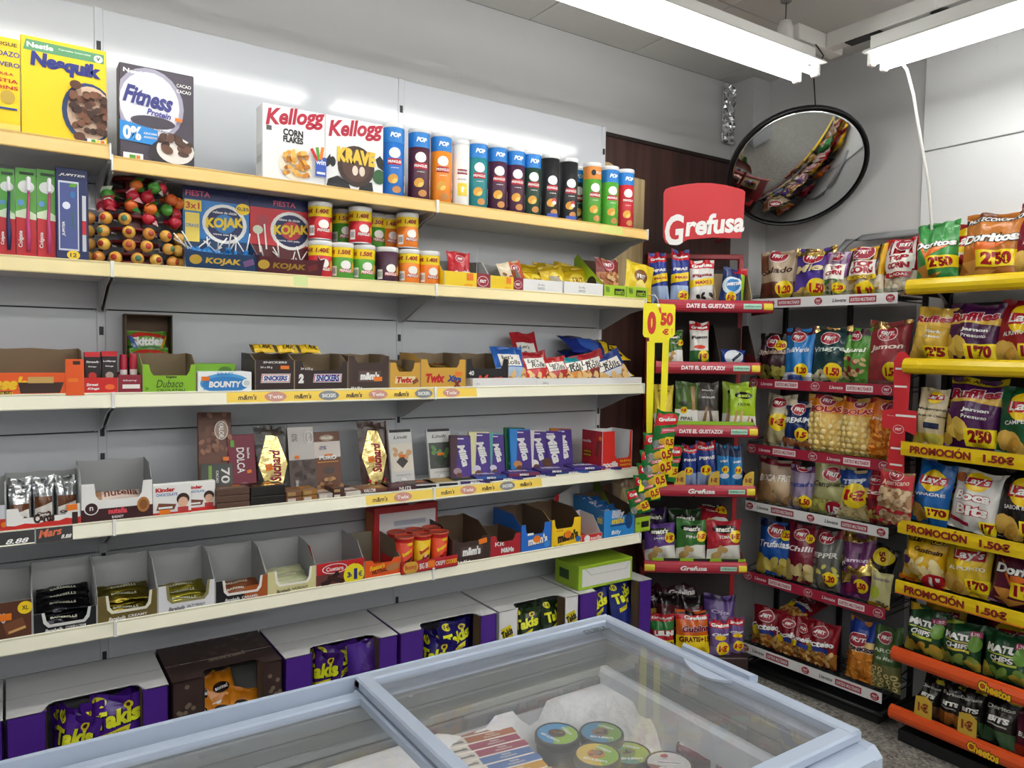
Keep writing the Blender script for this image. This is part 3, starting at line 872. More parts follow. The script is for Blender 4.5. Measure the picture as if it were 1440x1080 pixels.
tall = [('deep_blue', '1e6fc4', B1, 'blue', (542, 577, 181)), ('maroon', '4b1d33', B1, 'purple brown', (580, 612, 187)), ('orange', 'ef8a1d', B1, 'orange', (612.5, 642, 192)),
        ('white', 'ecebe6', None, 'slim white mystery', (643, 665, 200)), ('teal', '1b8288', B1, 'teal', (664.5, 692.5, 205.5)), ('violet', '46193b', B1, 'plum', (694, 719, 210)), ('violet', '46193b', B1, 'plum', (719.5, 744.5, 215)),
        ('forest', '14392a', B1, 'dark green', (743.5, 766, 221)), ('black', '1c1c20', None, 'black', (768, 794, 225)), ('black', '1c1c20', None, 'black', (794.5, 820, 227)),
        ('green_orange', '4f9a2b', 'e08a35', 'green tall orange topped', (827.5, 854, 237)), ('green', '4fa32d', B1, 'light green', (854.5, 876, 240)), ('red', 'c8202f', B1, 'red', (876.5, 897.5, 244))]
for key, base, sl, word, px in tall:
    bm, sh = pkc(base, sl)
    if key == 'white':
        sh = [PG([(-.20, .52), (.20, .52), (.19, .60), (-.19, .60)], cb('8d2a3a')), T('PRINGLES', .0, .56, .38, .07, WH, 0, .1, .03), RC(-.18, .18, .18, .38, cb('f0d23a')), T('?', .0, .28, .14, .22, WH, 0, 0, .06), T('MYSTERY', .0, .44, .34, .06, GRY)]
    if key == 'black': sh += [RC(-.18, .0, .22, .10, cb('3b57b5')), E(.05, .3, .08, .10, cb('c7464a')), E(.05, .27, .07, .06, WH)]
    can(G, z1, px, .035, 'tall_'+key, bm, sh, '%s tall crisp tube on the top shelf' % word, H=.252 if key not in ('white',) else .238, R0=.0375 if key != 'white' else .031, yaw=-16)
for px, key, base, word in (((537, 561, 184), 'deep_blue', '1e6fc4', 'blue tall crisp tube half hidden behind the first blue one'), ((806, 829, 250), 'forest', '14392a', 'dark green tall crisp tube standing behind the black ones')):
    can(G, z1, px, .125, 'tall_'+key, None, None, word, H=.252, R0=.0375, yaw=-16)

# ================================================================== second shelf
z2 = SURF[1]
BR = cb('c41f2c'); BG = cb('5aa544')
for px, word, bc in (((-30, -5, 237), 'blue brush at the picture edge', NAVY), ((-2, 21, 237), 'dark blue brush', NAVY), ((22, 51, 237), 'pink brush, middle of the row', cb('c0447a')), ((52, 79, 239), 'pink brush next to the navy carton', cb('c0447a'))):
    lx, w, a, top = G.fit(px[0], px[1], px[2], 360, .05)
    h = top-z2
    t = empty('toothbrush_pack', 'red and green toothbrush blister pack with '+word, 'toothbrush', (lx, .05, z2), (0, 0, 0), 'toothbrush packs')
    b = MB(); carton(b, w, .004, h, BR, .001)
    prints(b, [RC(-.5, .46, .5, 1, BG), PG([(-.5, .46), (.5, .44), (.5, .5), (.0, .56), (-.5, .52)], cb('d7e8c9')), E(.02, .80, .40, .36, cb('e3e9e6')), RC(-.3, .93, .4, .96, cb('1b3a1b')), T('Colgate', -.26, .22, .95, .26, WH, 90, 0, .03), E(-.25, .62, .16, .18, cb('5b9bd0'))], w, h, face(0, 0, 0))
    obj('backing_card', b, t)
    b = MB(); b.tube([(w*.1, -.012, .02), (w*.12, -.014, h*.25), (w*.08, -.012, h*.45), (w*.14, -.012, h*.7), (w*.12, -.012, h*.88)], [.004, .006, .004, .003, .003], bc, 8)
    b.box(w*.02, w*.24, -.024, -.012, h*.74, h*.9, cb('e9e6ef'), .003)
    obj('toothbrush', b, t)
boxthing(G, z2, (78.5, 124.5, 237, 366), .04, .035, NAVY, [T('JUPITER', 0, .925, .8, .10, WH, 0, .3), RC(-.42, .12, .2, .86, cb('c9cede')), RC(-.38, .14, .16, .84, cb('46538f')), E(-.18, .60, .12, .13, cb('dfe3f2')), T('JUPITER', -.26, .35, .5, .1, WH, 90, .2), Q(.02, .45, .05, .62, cb('2f6b52'), 0), E(.02, .72, .08, .12, cb('2e6fb0')), PG([(-.1, .8), (.1, .8), (.16, .84), (-.05, .84)], GRN), RC(.3, .12, .42, .72, cb('bfc3cc')), RC(.3, .3, .42, .45, RED), E(.02, .075, .2, .16, YEL), T('12', .02, .075, .2, .14, NAVY)],
         'navy blue toothbrush carton beside the red toothbrush packs', 'toothbrush', 'toothbrush_box')
# lollipop stand with its lollipops
lx, w, za, zt = G.fit(128, 252, 252, 374, .06)
t = empty('lollipop_stand', 'dark red tiered lollipop stand under the protein cereal box', 'stand', (lx, .13, z2), (0, 0, 0))
DR = pl('6d1218', .3)
b = MB()
b.lathe([(.09, 0), (.10, .004), (.10, .012), (.03, .02)], 24, DR)
b.box(-.022, .022, -.022, .022, .01, .285, DR, .004)
obj('stand_column', b, t)
for k in range(7):
    b = MB(); zz = .035+.036*k
    b.lathe([(.02, zz-.004), (.068 if k < 4 else .055, zz-.004), (.068 if k < 4 else .055, zz+.004), (.02, zz+.004)], 20, DR)
    obj('stand_tier', b, t)
lw = [('dba548', 'b8382a'), ('d08f42', 'b0482a'), ('e0b552', '9a2a1c'), ('d2a04c', '4a7a5a')]
lw2 = [('d4632a', '2d7d34'), ('c32a3e', 'f0b8c0'), ('d9702c', '356f2c'), ('b51f35', 'c84a5a'), ('4f9a3c', 'd8e4d2')]
_LP = {}
def lolly(pos, az, cols, kind):
    k = (cols, kind)
    if k not in _LP:
        m1 = wr(cols[0]); m2 = wr(cols[1]); b = MB()
        if kind == 'ball':
            b.ball((0, 0, 0), .017, m1, 12, 8)
            b.lathe([(.0085, -.0145), (.007, -.0158), (.0035, -.0170), (1e-5, -.0174)], 10, m2, ax=lambda p: (p[0], p[2]*1.02, p[1]))
            b.lathe([(.012, .006), (.006, .016), (.008, .024)], 10, wr('39345e'), ax=lambda p: (p[0], p[2], p[1]))
        else:
            b.ball((0, 0, 0), .018, m1, 12, 8)
            b.add([(-.018, -.012, .005), (0, -.02, .02), (.024, -.004, .024), (.004, .0, .005)], [(0, 1, 2, 3)], m2)
            b.add([(.002, -.019, -.016), (.016, -.014, -.004), (.026, -.002, -.02)], [(0, 1, 2)], m2)
            b.lathe([(.012, .008), (.005, .018), (.009, .03)], 8, m1, ax=lambda p: (p[0], p[2], p[1]))
        b.tube([(0, .014, 0), (0, .055, 0)], .0018, WH, 6)
        _LP[k] = b.mesh('lollipop')
    o = obj('lollipop', _LP[k], None, pos, (0, 0, az))
    if kind == 'ball': tag(o, 'round yellow wrapped lollipop in the lower rows of the stand', 'lollipop', 'round yellow lollipops on the stand')
    else: tag(o, 'leafy red or orange wrapped lollipop on the upper stand tiers', 'lollipop', 'fruit shaped lollipops on the stand')
    o['same'] = 1
rl = random.Random(12)
for row in range(4):
    n = 10 if row else 11
    for k in range(n):
        az = math.radians(-112+224*k/(n-1)+rl.uniform(-3, 3))
        if row == 3 and k > 4: continue
        rr = .118
        lolly((lx+rr*math.sin(az)*1.1, .13-rr*math.cos(az)*.85, z2+.021+.036*row), az, lw[(k*3+row) % 4], 'ball')
for row in range(4):
    for k in range(6):
        az = math.radians(-75+150*k/5+rl.uniform(-10, 10))
        if row == 0 and k < 3: continue
        if (row >= 2 and k == 0) or (row == 3 and k in (1, 5)): continue
        rr = .092+rl.uniform(-.008, .012)
        lolly((lx+.012+rr*math.sin(az)*1.1, .13-rr*math.cos(az)*.8, z2+.138+.031*row+rl.uniform(-.005, .005)), az, lw2[(k*2+row) % 5], 'leaf')
# two lollipop cartons
for px, base, lab, n0, sub in (((257, 350.5, 267), '2f7fc8', 'blue lollipop carton with open tray of blue lollipops', 0, 'blue'), ((351.5, 438, 279), 'd0343f', 'red lollipop carton with open tray of lollipop sticks', 1, 'red')):
    F = G
    ly = .10
    lx, w, a, top = G.fit(px[0], px[1], px[2], 342 if n0 == 0 else 352, ly)
    h = top-z2
    t = empty('lollipop_box', lab, 'lollipops', (lx, ly, z2), (0, 0, 0))
    bc = cb(base); dkb = cb(('1d3f66', '5a1720')[n0])
    b = MB()
    b.box(-w/2, w/2, 0, .12, 0, .10, dkb, .002)
    b.box(-w/2, w/2, 0, .004, .10, h, bc, .001)
    s = [RC(-.5, .86, .5, 1, NAVY), T('FIESTA', -.28 if n0 == 0 else .05, .93, .36, .085, cb('e86a8a')), E(.12 if n0 == 0 else .16, .60, .34, .31, WH), E(.12 if n0 == 0 else .16, .60, .28, .26, NAVY), E(.12 if n0 == 0 else .16, .60, .17, .15, bc),
         T('KOJAK', .12 if n0 == 0 else .16, .60, .58, .20, cb('f2d21e'), 5, .1, .05), T('relleno de chicle', .12, .735, .36, .04, WH), T('goma con palo', .12, .47, .36, .04, WH)]
    if n0 == 0: s += [RC(-.48, .72, -.23, .85, cb('f0cf3c')), T('3x1', -.36, .785, .2, .10, RED), RC(-.47, .36, -.26, .70, cb('f4dc62')), T('DRAGS', -.365, .55, .18, .05, cb('3f8fd0')), E(.40, .80, .11, .09, YEL), T('0,35', .40, .80, .18, .06, NAVY)]
    else: s += [E(-.30, .70, .10, .09, cb('b9404c')), Q(-.26, .5, .025, .4, WH, 5), E(-.38, .58, .08, .07, cb('dfe6d0')), Q(-.36, .42, .025, .3, WH, 8), RC(.4, .42, .48, .5, WH)]
    prints(b, s, w, h, face(0, 0, 0))
    obj('backing_card', b, t)
    b = MB()
    d = .075; hf = .055; fl = .014
    b.box(-w/2, w/2, -d, 0, 0, .002, dkb)
    fr = dkb if n0 == 0 else cb('58202a')
    b.prism([(-w/2-.004, 0), (w/2+.004, 0), (w/2+fl, hf*1.1), (w/2-.004, hf), (0, hf*.92), (-w/2+.004, hf), (-w/2-fl, hf*1.1)], lambda x, c, q: (x, -d-c*.25+q, c), .002, fr, GREYB)
    for s_ in (-1, 1): b.prism([(0, 0), (-d, 0), (-d-.012, hf), (-.03, hf+.035), (0, hf+.05)], lambda x, c, q: (s_*(w/2+q), x, c), .002, fr, GREYB)
    prints(b, [T('KOJAK', .0, .5, .52, .11, cb('d9b23a') if n0 == 0 else cb('a8842a'), 0, .1, .04), E(-.40, .55, .09, .07, cb('c4a03a')), Q(.38, .55, .16, .09, cb('7d5a8a') if n0 == 0 else cb('7a2a2e'), 20)], w, hf, lambda u, v, o: (u, -d-v*.25-o, v))
    obj('open_tray', b, t)
    lm = MB()
    lm.ball((0, 0, 0), .0135, wr('2d7fc8' if n0 == 0 else '3a2a2e'), 10, 6); lm.lathe([(.01, .008), (.004, .016), (.008, .022)], 8, wr('2d7fc8' if n0 == 0 else '3a2a2e')); lm.tube([(0, 0, .01), (0, 0, .075)], .002, WH, 6)
    me = lm.mesh('lollipop')
    rk = random.Random(5+n0)
    for k in range(16 if n0 == 0 else 12):
        p = Vector((lx+rk.uniform(-w*.42, w*.42), ly-.018-rk.uniform(0, .042), z2+(.044 if n0 == 0 else .026)+rk.uniform(0, .012)))
        o = obj('lollipop', me, None, p, (rk.uniform(-.6, .6), rk.uniform(-1.1, 1.1), rk.uniform(0, 6)))
        tag(o, sub+' wrapped lollipop with white stick lying in the %s open lollipop tray' % sub, 'lollipop', sub+' tray lollipops'); o['same'] = 1
# small crisp tubes, two layers
mini = [('red', 'cc2030', '1.40€', (439.5, 472, 339), 0, 'red small crisp tube with yellow price band, lower row'), ('green', '4fa030', '1.50€', (472.5, 501, 344), 0, 'green small crisp tube with yellow price band, lower row'),
        ('green', '4fa030', '1.50€', (501.5, 533, 346), 0, 'green small crisp tube with yellow price band, lower row'), ('plum', '45203a', None, (535, 566, 349), 0, 'plum small crisp tube with white lid and no price band'),
        ('orange', 'ee8220', '1.40€', (567, 595.5, 353), 0, 'orange small crisp tube with yellow price band, lower row'), ('orange', 'ee8220', '1.40€', (596, 623.6, 357), 0, 'orange small crisp tube with yellow price band, lower row'),
        ('red', 'cc2030', '1.40€', (439.5, 472, 285), 1, 'red small crisp tube stacked on top beside the red carton'), ('red', 'cc2030', '1.40€', (497, 528, 298), 1, 'red small crisp tube stacked on the green pair'), ('orange', 'ee8220', '1.40€', (564, 595, 303), 1, 'orange small crisp tube stacked on top, front row')]
HM = .122
for key, base, pr, px, lev, lb in mini:
    bm, sh = pkc(base, pr, style='mini')
    can(G, z2+lev*(HM+.002), px, .035, 'mini_'+key, bm, sh, lb, H=HM, R0=.0375, yaw=-22)
for px, key, lev, lb in (((475, 500, 302), 'green', 1, 'green small crisp tube stacked behind, left of the red one'), ((521, 546, 305), 'green', 1, 'green small crisp tube stacked behind, right of the red one'), ((541, 566, 309), 'orange', 1, 'orange small crisp tube stacked behind the front orange one'),
                         ((480, 505, 345), 'green', 0, 'green small crisp tube in the hidden second row, left'), ((518, 543, 345), 'green', 0, 'green small crisp tube in the hidden second row, right'), ((546, 571, 345), 'orange', 0, 'orange small crisp tube in the hidden second row')):
    can(G, z2+lev*(HM+.002), px, .118, 'mini_'+key, None, None, lb, H=HM, R0=.0375, yaw=-22)
def fritlogo(cx, cy, r, m=None, sub=True):
    m = m or cb('9c1630')
    return [E(cx, cy, r*1.22, r, cb('f0dfe0')), E(cx, cy, r*1.12, r*.9, m), T('FRIT', cx, cy, r*1.5, r*.6, WH, 0, .15, .04)]
# trays of nut bags
CT = cb('f2cf18')
for i, (px, lb) in enumerate((((624.5, 689, 383), 'yellow nut tray with maroon corner holding the red cocktail bag'), ((689.5, 735.5, 389), 'yellow nut tray with maroon corner holding the small nut bag'))):
    o, w, hf, lx = tray(G, z2, px, .012, .16, .11, CT, GREYB, [RC(.20, 0, .5, 1, cb('8c1730')), fritlogo(.34, .5, .10), RC(-.02, .5, .12, .95, ORG), T('COCKTAIL', .02, .2, .18, .04, ORG)], lb)
NUT = ('cocktail', wr('b8202c'), [RC(-.5, 0, .5, .22, wr('d9c7a2')), fritlogo(.0, .78, .16), T('Coctele', .05, .38, .8, .2, WH, 8, .2, .05), RC(-.1, .14, .5, .26, wr('2f9a9a')), chips(-.4, .03, .4, .16, 14, .06, [wr('c9a45c'), wr('9c6a34')])])
bag(G, z2+.004, (634, 667, 353), .045, NUT, 'red cocktail snack bag standing in the yellow nut tray', 'nuts', 'snack_bag', lean=-8, t=.035)
SNB = ('nutmix', wr('d9c9ae'), [PG([(-.2, 0), (.5, 0), (.5, 1), (.0, 1)], wr('b8542e')), fritlogo(.15, .72, .15), chips(-.4, .1, .0, .7, 12, .08, [wr('b98448'), wr('8a5a2e')])])
bag(G, z2+.004, (713, 748, 368), .045, SNB, 'small pale nut bag leaning in the second yellow tray', 'nuts', 'snack_bag', roll=-14, lean=-14, t=.03)
b = MB(); b.prism([(0, 0), (.11, 0), (.11, .14), (.07, .16), (.03, .12)], lambda a, c, q: (a*.6+q, a, c), .002, GREYB)
tag(obj('torn_flap', b, None, (1.19, .05, z2)), 'torn grey carton flap sticking up between the yellow trays', 'carton')
for i, px in enumerate(((735.5, 791, 394), (793, 848, 397.5))):
    tray(G, z2, px, .012, .20, .08, cb('ebebea'), cb('d9d9d6'), [T('32 x 40 g', -.05, .6, .16, .05, GRY), T('RAVICH', -.05, .35, .16, .05, GRY)], 'white carton tray of yellow bags, %s' % ('left of the pair', 'right of the pair')[i])
YB = ('yellowbag', wr('d9b81c'), [RC(-.5, .86, .5, 1, wr('b99a14')), E(0, .45, .3, .28, wr('e8d04a')), T('FRIT', 0, .5, .4, .16, wr('7a3a1c'))])
ry = random.Random(3)
for k, (xl, yt, dy) in enumerate(((738, 372, .10), (756, 369, .14), (770, 374, .05), (783, 370, .11), (800, 376, .06), (742, 381, .045), (812, 380, .1))):
    bag(G, z2+.006, (xl, xl+38, yt), .03+dy, YB, 'yellow snack bag in the white trays', 'nuts', 'snack_bag', lean=-12-k*2, yaw=ry.uniform(-14, 14), roll=ry.uniform(-14, 14), t=.03)
# green side tray at the end
GL = cb('a6cc2c')
o, w, hf, lx = tray(G, z2, (849, 911, 402.5), .012, .19, .05, GL, KRAFT, [T('PAN', -.42, .65, .08, .1, DGR), RC(-.27, .25, -.05, .75, BLK), T("snatt's", -.16, .5, .18, .08, GL), RC(-.01, .0, .0, 1, DGR), T('PAN', .1, .65, .08, .1, DGR), RC(.22, .25, .44, .75, BLK), T("snatt's", .33, .5, .18, .08, GL)], 'lime green snack tray at the right end of the second shelf')
b = MB(); b.prism([(.0, 0), (.19, 0), (.19, .17), (.17, .19), (.0, .055)], lambda a, c, q: (q, a, c), .003, GL, DKB)
prints(b, [E(.12, .32, .18, .22, BLK), T("snatt's", .12, .32, .28, .10, GL)], .19, .15, lambda u, v, o: (-o, .095-u, v))
b.box(.003, .16, .187, .19, 0, .17, DKB)
tag(obj('tray_wing', b, None, (lx-w/2-.006, .012, z2)), 'tall lime green carton wing with black emblem beside the lime tray', 'carton')
bag(G, z2+.006, (843, 876, 363), .04, ('peanut', wr('b8764a'), [RC(-.5, .62, .5, 1, wr('7d2a24')), fritlogo(0, .84, .2), chips(-.4, .1, .4, .6, 26, .09, [wr('d9a46a'), wr('a8683a'), wr('e3bd88')])]), 'brown nut bag standing in the lime green end tray', 'nuts', 'snack_bag', t=.035)
bag(G, z2+.006, (880, 920, 369), .035, ('yellowcorn', wr('e3c81e'), [E(0, .6, .24, .2, wr('7a4a1c')), T('FRIT', 0, .6, .3, .12, WH), E(0, .3, .2, .2, wr('f0dc7a'))]), 'yellow corn bag leaning at the shelf end above the price tag', 'nuts', 'snack_bag', t=.03, roll=10)

# ================================================================== third shelf: candy trays
z3 = SURF[2]
REE = cb('ea5a16')
tray(G, z3, (-30, 118, 524), .012, .17, .125, REE, KRAFT, [T("Reese's", -.30, .55, .50, .15, cb('f4c51c'), 0, .3, .06), PG([(-.12, .12), (.26, .12), (.30, .58), (-.14, .58)], BRN), RC(-.05, .55, .2, .82, cb('c9a05a')), RC(-.5, .05, -.2, .22, BRN), T('PEANUT BUTTER CUPS', -.34, .13, .3, .03, YEL)], 'orange peanut butter cup tray at the left end of the third shelf')
lx, w, a, top = G.fit(92, 118, 505, 553, .012)
b = MB(); b.box(-w/2, w/2, 0, .003, 0, top-z3, REE); prints(b, [Q(-.1, .42, .55, .22, ORG), RC(-.1, .85, .3, .95, BRN)], w, top-z3, face(0, 0, 0))
tag(obj('tray_flap', b, None, (lx, .008, z3)), 'raised orange front flap with price sticker on the peanut butter tray', 'carton')
o, w, hf, lx = tray(G, z3, (117.5, 166.5, 531), .012, .10, .05, cb('d6211f'), KRAFT, [T('Street', -.25, .6, .34, .09, WH, 0, .2, .04), T('Kings', -.22, .35, .34, .09, WH, 0, .2, .04), E(.25, .45, .14, .09, cb('f06a2a'))], 'red candy tray holding two black and red packs')
for i, px in enumerate(((119, 141, 495), (143, 165, 494))):
    boxthing(G, z3+.004, px, .035, .03, cb('2a2022'), [RC(-.5, .88, .5, 1, cb('c8212a')), E(0, .42, .26, .26, cb(('c8322a', 'b9a49a')[i])), T(('Strawb', 'Lollipop')[i], 0, .76, .8, .16, WH, 0, .1, .03), T('Kings', 0, .64, .5, .12, WH)], 'black and red candy pack standing in the red tray, %s' % ('left one', 'right one')[i], 'candy', 'candy_box')
tray(G, z3, (166.5, 199, 527), .012, .14, .06, cb('8d1b2f'), cb('6d1626'), [T('Cherry', .0, .7, .6, .1, WH), Q(.05, .4, .75, .2, cb('f3efe9'))], 'dark red carton with two red tubes sticking out')
for i, px in enumerate(((168, 180, 500), (182, 194, 499))):
    lx, w, a, top = G.fit(px[0], px[1], px[2], 530, .05)
    b = MB(); b.lathe([(w*.46, 0), (w*.48, .005), (w*.48, top-z3-.016), (w*.42, top-z3-.004), (w*.4, top-z3)], 16, cb('b0203a')); prints(b, [RC(-.5, .35, .5, .6, cb('e6dcdc'))], w, top-z3, lambda u, v, o: ((w*.48+o)*math.sin(u/w*2), -(w*.48+o)*math.cos(u/w*2), v), [w*(k/8-.5) for k in range(1, 8)], (), True)
    tag(obj('candy_tube', b, None, (lx, .06, z3+.003)), 'red candy tube standing in the dark red carton, %s' % ('left one', 'right one')[i], 'candy')
# skittles carton standing on end
lx, w, a, top = G.fit(177, 243, 442, 553, .20)
h = top-z3
b = MB()
b.box(-w/2, w/2, .07, .073, 0, h, DKB); b.box(-w/2, -w/2+.003, 0, .073, 0, h, DKB); b.box(w/2-.003, w/2, 0, .073, 0, h, cb('3c3a24')); b.box(-w/2, w/2, 0, .073, h-.003, h, DKB); b.box(-w/2, w/2, 0, .073, 0, .003, DKB)
tag(obj('upright_carton', b, None, (lx, .20, z3)), 'brown carton stood on end holding green fruit candy bags', 'carton')
SK = ('skit', wr('5f9a26'), [T('Skittles', 0, .62, .85, .26, WH, 2, .1, .05), PG([(-.5, .8), (-.2, .95), (.2, .95), (.5, .78), (.5, .7), (0, .84), (-.5, .7)], wr('c8322a')), PG([(-.5, .35), (.5, .3), (.5, .42), (-.5, .45)], wr('2f6b2a')), T('crazy sours', 0, .25, .6, .1, wr('e8d23a')), Q(-.35, .5, .1, .5, wr('2f5aa8'), 20), Q(.42, .55, .06, .5, wr('e0b01c'), -20)])
for i, (yt, dz, ly) in enumerate(((465, .095, .235), (489, .03, .205), (510, 0.0, .20))):
    lx2, w2, a, tp = G.fit(181, 236, yt, 553, ly)
    me = bag_mesh('skit', w2, .085, .022, SK[1], SK[2], i+1, 0, True)
    o = obj('candy_bag', me, None, (lx+.002*i, ly+.012, tp-.085), (math.radians(-6), 0, 0))
    tag(o, 'green fruit candy bag in the upright carton, %s' % ('top one', 'middle one', 'lowest one, partly hidden')[i], 'candy')
tray(G, z3, (200, 276, 512.5), .012, .15, .115, cb('86bd1f'), KRAFT, [T('Kingston', .03, .56, .2, .06, BRN, 0, .2, .04), T('Dubaco', .0, .34, .5, .15, cb('26381a'), 0, .3, .0), T('CIKOLATALI', .02, .12, .52, .05, cb('3c5a20')), T('24', -.42, .18, .06, .06, cb('3c5a20'))], 'bright green chocolate bar tray with a cut out front', cut=(-.38, .40, .62))
o, *_ = boxthing(G, z3, (272, 331, 511.5), .10, .10, cb('6da31f'), [E(.25, .75, .16, .10, cb('3f6b1a'))], 'green bar carton half hidden behind the blue and white coconut box', 'carton', 'candy_carton')
boxthing(G, z3, (278, 354, 523), .012, .12, cb('f2f5f8'), [PG([(-.5, .1), (.5, .1), (.5, .0), (-.5, .0)], cb('f0f4f6')), E(0, .45, .46, .19, cb('4aa3dc')), E(0, .40, .42, .15, cb('2a7fc8')), T('BOUNTY', .0, .40, .60, .12, WH, 0, .1, .05), E(.40, .45, .09, .08, WH), E(.40, .45, .06, .055, cb('cfd9d9')), T('24 x 57 g', -.3, .15, .2, .04, cb('2a7fc8')), Q(-.36, .68, .15, .08, ORG), T('BOUNTY', 0, .9, .3, .06, cb('2a7fc8'))], 'white and blue coconut bar box', 'candy', 'candy_box')
SN = cb('2c1a18')
snk = lambda c: [PG([(-.36+c, .28), (.38+c, .28), (.40+c, .56), (-.33+c, .56)], WH), PG([(-.35+c, .30), (.37+c, .30), (.39+c, .54), (-.32+c, .54)], cb('c3323f')), PG([(-.33+c, .32), (.35+c, .32), (.37+c, .52), (-.30+c, .52)], WH), T('SNICKERS', .015+c, .42, .60, .125, cb('1f3a94'), 0, .15, .05)]
o, w1, h1, lx1 = tray(G, z3, (358.5, 414, 506), .012, .16, .118, SN, KRAFT, snk(0)+[T('24 x 50 g', -.22, .76, .30, .06, WH), Q(.25, .76, .22, .09, ORG), T('SNICKERS', 0, .92, .6, .05, WH, 0, .1)], 'dark brown caramel bar tray with orange sticker', side=[RC(-.5, 0, .5, 1, cb('433a34'))])
o, w2, h2, lx2 = tray(G, z3, (414, 489, 508), .012, .16, .118, SN, KRAFT, [T('2', -.38, .42, .10, .17, WH, 0, .1, .08)]+[('p', [(x*.72+.10, y*1.02) for x, y in s[1]], s[2]) if s[0] == 'p' else T('SNICKERS', .115, .43, .44, .12, cb('1f3a94'), 0, .15, .05) for s in snk(0)]+[T('24 x 75 g', -.28, .74, .22, .05, WH)], 'dark brown double caramel bar tray with large number two', cut=(-.36, .40, .70))
YBAR = ('ybar', wr('d9b31a'), [T('1.40€', .1, .5, .5, .4, wr('3a2a10')), RC(-.5, 0, -.4, 1, wr('5a4a1c'))])
for i, (xa, xb) in enumerate(((355, 388), (388, 421), (421, 452))):
    lx, w, a, top = G.fit(xa, xb, 496, 506, .06)
    me = bag_mesh('ybar', w, .05, .02, YBAR[1], YBAR[2], i+1, 0, True)
    o = obj('candy_bar', me, None, (lx, .06, z3+.12), (math.radians(-60), 0, 0))
    tag(o, 'yellow banded candy bar lying across the dark brown trays, %s' % ('left', 'middle', 'right')[i], 'candy')
MM = cb('3d2a26')
tray(G, z3, (489.5, 547.5, 500.5), .012, .17, .118, MM, KRAFT, [PG([(-.26, .24), (.26, .24), (.30, .56), (-.24, .56)], cb('5d4a44')), T("m&m's", .02, .41, .46, .18, WH, 0, .05, .07), Q(.22, .32, .20, .10, ORG), T('24 x 45 g', -.30, .07, .26, .05, WH)], 'brown candy tray with white lettering and hollow front', cut=(-.36, .36, .80))
TW = cb('d2a13a')
tray(G, z3, (548, 591.5, 510), .012, .15, .10, TW, KRAFT, [PG([(-.34, .22), (.28, .22), (.33, .48), (-.30, .48)], cb('e9d9a4')), T('Twix', -.02, .35, .52, .18, RED, 0, .2, .06), Q(.32, .3, .2, .12, cb('8a4a2a'), 30)], 'small gold biscuit bar tray', cut=(-.30, .30, .66))
tray(G, z3, (591.5, 655, 505.5), .012, .17, .125, TW, KRAFT, [T('Twix', -.18, .36, .42, .18, RED, 0, .2, .06), T('Xtra', .24, .33, .32, .13, cb('1f3a94'), -4, .2, .07), Q(.30, .15, .05, .18, cb('7a2a1c'), 40), Q(.30, .15, .05, .18, cb('7a2a1c'), -40), Q(.33, .50, .15, .08, ORG)], 'large gold biscuit bar tray with blue and red lettering', cut=(-.36, .36, .72))
tray(G, z3, (655.5, 715, 505), .06, .17, .125, BLK, KRAFT, [T('Mars', .05, .25, .62, .22, cb('d64a34'), 4, .3, .04), T('40', -.38, .5, .12, .09, WH)], 'black candy bar tray behind the white carton', cut=(-.38, .38, .66))
GB = cb('d9c27a')
for i, (px) in enumerate(((556, 582, 514), (596, 622, 512), (626, 650, 512))):
    lx, w, a, top = G.fit(px[0], px[1], px[2], 540, .06)
    me = bag_mesh('goldbar', w, .11, .02, foil('c9a048'), [T('Twix', 0, .5, .8, .3, wr('b01c22'))], 1, 0, True)
    tag(obj('candy_bar', me, None, (lx, .09, z3+.058+.004*i), (math.radians(-80), 0, .1*i)), 'gold wrapped biscuit bar inside the gold trays', 'candy')
for i, px in enumerate(((664.5, 754, 531.5), (754, 902, 531.5))):
    tray(G, z3, px, .012, .20, .03, cb('e9e9ea'), cb('dcdcdc'), [T('250 g', -.42, .4, .05, .018, GRY)], 'low white carton tray of flat snack bags, %s' % ('left with the blue bag', 'long right one')[i], back=False)
def rolls(key, base, lo, ch): return (key, wr(base), [RC(-.5, .0, .5, .42, wr(lo)), PG([(-.36, .45), (.36, .45), (.36, .78), (-.36, .78)], wr('f2efe8')), T("Let's", -.08, .69, .4, .12, wr('33302c'), 0, .2), T('Rolls', .06, .55, .5, .15, wr('33302c'), 0, .2), chips(-.4, .05, .4, .38, 14, .10, [wr(ch), wr('e0b878')])])
RL = [((703, 748, 488), rolls('rb', '1f5fb8', '9db9d6', 'b9884a'), 'royal blue', .05, 0), ((735, 772, 467), rolls('rr', 'a81e28', 'c9302f', '8a3a2a'), 'tall red', .13, 0), ((742, 783, 495), rolls('rr', 'a81e28', 'c9302f', '8a3a2a'), 'bright red', .05, -4), ((772, 811, 503), rolls('rd', 'c02a2c', 'b0302f', '6b3324'), 'red and brown', .05, -8),
      ((790, 846, 503), rolls('rt', '1f8f9a', 'd98a3a', 'c77a32'), 'teal', .055, -10), ((818, 868, 497), rolls('rr', 'a81e28', '7a2a24', '5a2a20'), 'dark red', .055, -12), ((842, 895, 499), rolls('rbw', '2a4a9a', 'cfd4dd', '9a7a52'), 'blue and white', .055, -16)]
for px, d, wd_, ly, rl_ in RL:
    bag(G, z3+.006, px, ly, d, '%s rolled wafer bag leaning in the white cartons' % wd_, 'snack', 'snack_bag', t=.025, lean=-24, roll=rl_)
BB = ('blueyellow', wr('1b2f86'), [PG([(.15, 0), (.5, 0), (.5, 1), (.25, 1)], wr('e2c21c')), T('2', .34, .5, .14, .3, wr('2a1a1a')), E(-.1, .5, .2, .2, wr('2f5ab8')), RC(-.5, .9, .5, 1, wr('10163f'))])
